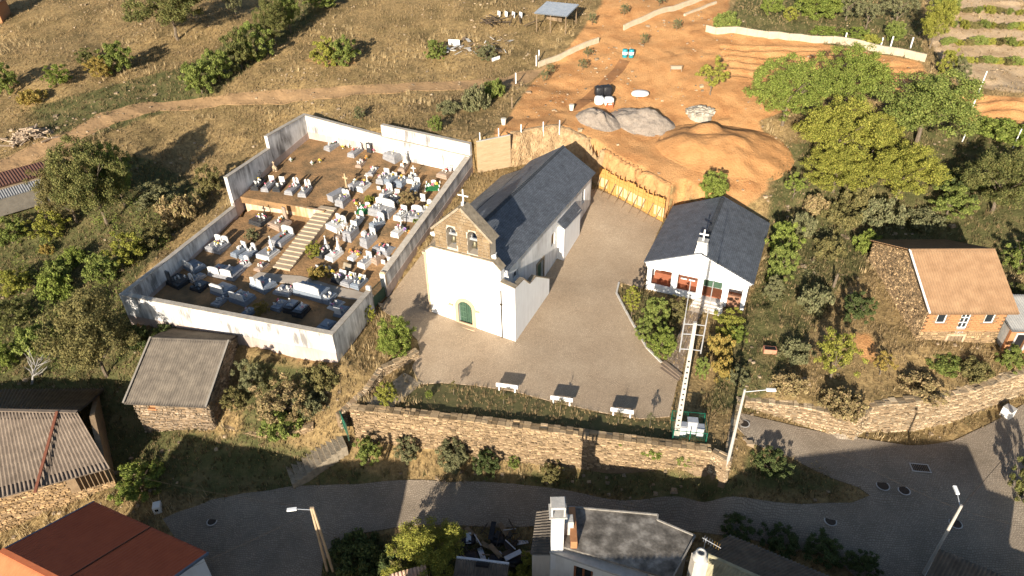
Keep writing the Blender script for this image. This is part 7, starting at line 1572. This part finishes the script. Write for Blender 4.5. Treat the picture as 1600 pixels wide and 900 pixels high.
def blades(name, label, xs, ys, hgt, wid, nb, mat, seed, lean=.5):
    r = np.random.default_rng(seed); n = len(xs); zs = hz(xs, ys); h0 = hgt * r.uniform(.5, 1.5, n)
    X = np.repeat(xs, nb); Y = np.repeat(ys, nb); Z = np.repeat(zs, nb); Hh = np.repeat(h0, nb) * r.uniform(.6, 1.2, n * nb); a_ = r.uniform(0, 6.283, n * nb); sp = np.repeat(h0, nb) * .35
    bx = X + r.normal(0, 1, n * nb) * sp * .5; by = Y + r.normal(0, 1, n * nb) * sp * .5; le = lean * r.random(n * nb); w_ = wid * r.uniform(.6, 1.4, n * nb)
    d = np.stack([np.cos(a_), np.sin(a_)], -1); s = np.stack([-d[:, 1], d[:, 0]], -1)
    V_ = np.zeros((n * nb, 3, 3)); V_[:, 0, 0] = bx - s[:, 0] * w_; V_[:, 0, 1] = by - s[:, 1] * w_; V_[:, 0, 2] = Z - .04; V_[:, 1, 0] = bx + s[:, 0] * w_; V_[:, 1, 1] = by + s[:, 1] * w_; V_[:, 1, 2] = Z - .04
    V_[:, 2, 0] = bx + d[:, 0] * Hh * le; V_[:, 2, 1] = by + d[:, 1] * Hh * le; V_[:, 2, 2] = Z + Hh * np.sqrt(1 - le ** 2 * .8)
    me = bpy.data.meshes.new(name); fast_mesh(me, V_.reshape(-1, 3), np.arange(n * nb * 3).reshape(-1, 3), 3)
    return tag(put(name, me, mat), label, 'grass', kind='stuff')
STRAW = mk('straw_blades', (.26, .175, .085), (.42, .30, .15), .14, .9, island=.4, island2=(.24, .18, .10), transl=.15)
WEED = mk('weed_blades', (.07, .075, .028), (.14, .125, .05), .2, .9, island=.4, island2=(.21, .165, .08), transl=.15)
dens = vnoise
x, y, PX, PY = scatter(46000, 5, lambda x, y, PX, PY, r: dry_ok(x, y, PX, PY, r) & (r.random(len(x)) < .35 + .5 * (vnoise(x, y, 3.2, 9) > .1) + .3 * (vnoise(x, y, 9, 10) > .3)) & (r.random(len(x)) > .6 * maskat(m_gr, x, y)))
blades('dry_grass', 'dry straw-coloured grass tufts covering the open slopes', x, y, .30, .022, 8, STRAW, 1)
x, y, PX, PY = scatter(14000, 6, lambda x, y, PX, PY, r: dry_ok(x, y, PX, PY, r) & (maskat(m_gr, x, y) > .25))
blades('rough_weeds', 'rough green and brown weeds of the gardens and shaded slopes', x, y, .38, .032, 8, WEED, 2)
# leafy undergrowth: clumps of small leaves hugging the ground
def undergrowth(name, label, n, seed, cond, mat, hgt=.35, leaf=.055, per=48):
    x, y, PX, PY = scatter(n, seed, cond); r = np.random.default_rng(seed); z = hz(x, y); n = len(x)
    sc = r.uniform(.5, 1.6, n); P_ = np.repeat(np.stack([x, y, z], -1), per, 0); s_ = np.repeat(sc, per)
    o = r.normal(size=P_.shape) * np.array([.38, .38, .0]) * s_[:, None]; o[:, 2] = np.abs(r.normal(size=len(P_))) * hgt * s_ * np.exp(-((o[:, 0] ** 2 + o[:, 1] ** 2) / (.3 * s_ ** 2)))
    P_ += o; N = r.normal(size=P_.shape) * .6 + np.array([0, 0, .7]); N /= np.linalg.norm(N, axis=1)[:, None]; T = np.cross(N, r.normal(size=P_.shape)); T /= np.linalg.norm(T, axis=1)[:, None]; B = np.cross(N, T)
    s = (leaf * r.uniform(.5, 1.4, len(P_)))[:, None]; V_ = np.stack([P_ - T * s, P_ - B * s * .6, P_ + T * s, P_ + B * s * .6], 1).reshape(-1, 3)
    me = bpy.data.meshes.new(name); fast_mesh(me, V_, np.arange(len(V_)).reshape(-1, 4)); return tag(put(name, me, mat), label, 'undergrowth', kind='stuff')
x, y, PX, PY = scatter(5200, 31, lambda x, y, PX, PY, r: dry_ok(x, y, PX, PY, r) & (vnoise(x, y, 4.5, 33) > .55) & (maskat(m_gr, x, y) < .6))
blades('tall_straw', 'taller pale straw grass in loose patches on the slopes', x, y, .6, .03, 12, mk('pale_straw', (.38, .27, .13), (.52, .39, .2), .3, .9, island=.3, island2=(.42, .33, .19), transl=.15), 3)
undergrowth('garden_thicket', 'dense green thicket of brambles and garden growth at the left', 1700, 41, lambda x, y, PX, PY, r: dry_ok(x, y, PX, PY, r) & inside([(-40, 330), (60, 345), (230, 300), (330, 320), (260, 400), (190, 450), (225, 545), (150, 600), (-40, 600)], PX, PY) & (vnoise(x, y, 3, 44) > -.25), LEAF['green'], .95, .075, 110)
undergrowth('slope_thicket', 'olive brambles and scrub on the right slope around the walnut trees', 700, 42, lambda x, y, PX, PY, r: dry_ok(x, y, PX, PY, r) & inside([(1230, 290), (1300, 300), (1460, 300), (1640, 230), (1640, 400), (1540, 380), (1380, 385), (1290, 470), (1215, 470)], PX, PY) & (vnoise(x, y, 3, 45) > -.1), LEAF['olive'], .8, .07, 100)
undergrowth('undergrowth', 'leafy olive and brown undergrowth of the gardens and right slope', 3400, 21, lambda x, y, PX, PY, r: dry_ok(x, y, PX, PY, r) & (maskat(m_gr, x, y) > .3), mk('leaf_under', (.06, .065, .022), (.12, .11, .04), .3, .8, island=.4, island2=(.17, .125, .06), transl=.15), .5)
undergrowth('scrub', 'low brown scrub scattered over the dry slopes', 1500, 22, lambda x, y, PX, PY, r: dry_ok(x, y, PX, PY, r) & (maskat(m_gr, x, y) < .4) & (vnoise(x, y, 5, 14) > .5), mk('leaf_scrub', (.13, .095, .05), (.22, .16, .085), .3, .85, island=.4, island2=(.12, .115, .05), transl=.1), .4)
undergrowth('bed_plants', 'low ground cover in the planting bed behind the parapet', 150, 23, lambda x, y, PX, PY, r: inside([(600, 630), (650, 606), (740, 606), (860, 632), (1000, 660), (1040, 664), (1045, 688), (900, 672), (700, 648)], PX, PY), LEAF['brown'], .3)

# ------------------------------------------------------------------ neighbouring houses on the near side of the road (their shadows cross it)
def plain_house(label, x0, x1, y0, y1, zb, ze, zr, tile, wallm):
    t = thing('village_house', label, 'house', ((x0 + x1) / 2, (y0 + y1) / 2, zb), 0, 'village houses below the road'); w_, d_ = (x1 - x0) / 2, (y1 - y0) / 2; e, r_ = ze - zb, zr - zb
    MB().plate(rect(-w_, w_, -2, e), [rect(-w_ * .6, -w_ * .6 + 1.1, e - 2, e - .7), rect(w_ * .4, w_ * .4 + 1.1, e - 2, e - .7)], .3, (w_ * 0, -d_, 0)).build('front_wall', wallm, t)
    MB().box(-w_, w_, -d_ + .32, d_, -2, e).build('wall', wallm, t)
    for s_ in (-1, 1): MB().add([(s_ * w_, -d_ + .3, e), (s_ * w_, d_, e), (s_ * w_, 0, r_ - .1), (s_ * (w_ - .2), -d_ + .3, e), (s_ * (w_ - .2), d_, e), (s_ * (w_ - .2), 0, r_ - .1)], [(0, 1, 2), (5, 4, 3), (0, 3, 4, 1), (1, 4, 5, 2), (2, 5, 3, 0)]).build('gable', wallm, t)
    for x in (-w_ * .6, w_ * .4): MB().box(x, x + 1.1, -d_ + .15, -d_ + .2, e - 2, e - .7).build('window', GLASS, t)
    corr('roof_slope', tile, t, (-w_ - .3, -d_ - .4, e - .1), (w_ + .3, -d_ - .4, e - .1), (w_ + .3, 0, r_ + .1), (-w_ - .3, 0, r_ + .1), .4, .05, .9); corr('roof_slope', tile, t, (w_ + .3, d_ + .4, e - .1), (-w_ - .3, d_ + .4, e - .1), (-w_ - .3, 0, r_ + .1), (w_ + .3, 0, r_ + .1), .4, .05, .9)
    return t
plain_house('village house with brown tile roof just below the left road, nearest the red roof', -38.5, -18.7, 9, 19, -9, .5, 3.2, TILE_R, MATS['cream_side'])
plain_house('long village house with grey tile roof below the road, near the bottom tree', -11.4, 7.2, 9, 19, -9.5, .2, 2.4, TILE_G, MATS['cream_side'])
plain_house('tall village house with ochre tile roof below the road junction', 10.2, 28.6, 9, 19, -8.5, 1.4, 3.8, TILE_O, MATS['cream_front'])

# ------------------------------------------------------------------ loose stones
x, y, PX, PY = scatter(2600, 51, lambda x, y, PX, PY, r: ~inside(CEM, x, y) & ~inside(ROADXY, x, y) & ~inside(PLZ, x, y) & (vnoise(x, y, 4, 52) > .1))
b = MB()
for a_, c_ in zip(x, y):
    q = random.uniform(.04, .16) * (1.8 if random.random() < .08 else 1); z_ = gz(a_, c_); b.box(a_ - q, a_ + q, c_ - q * .8, c_ + q * .8, z_ - q * .4, z_ + q * .8, q * .35)
tag(b.build('loose_stones', mk('loose_stone', (.18, .13, .08), (.34, .265, .18), 1, .95, island=.4)), 'small loose stones and clods scattered over the slopes', 'stones', kind='stuff')
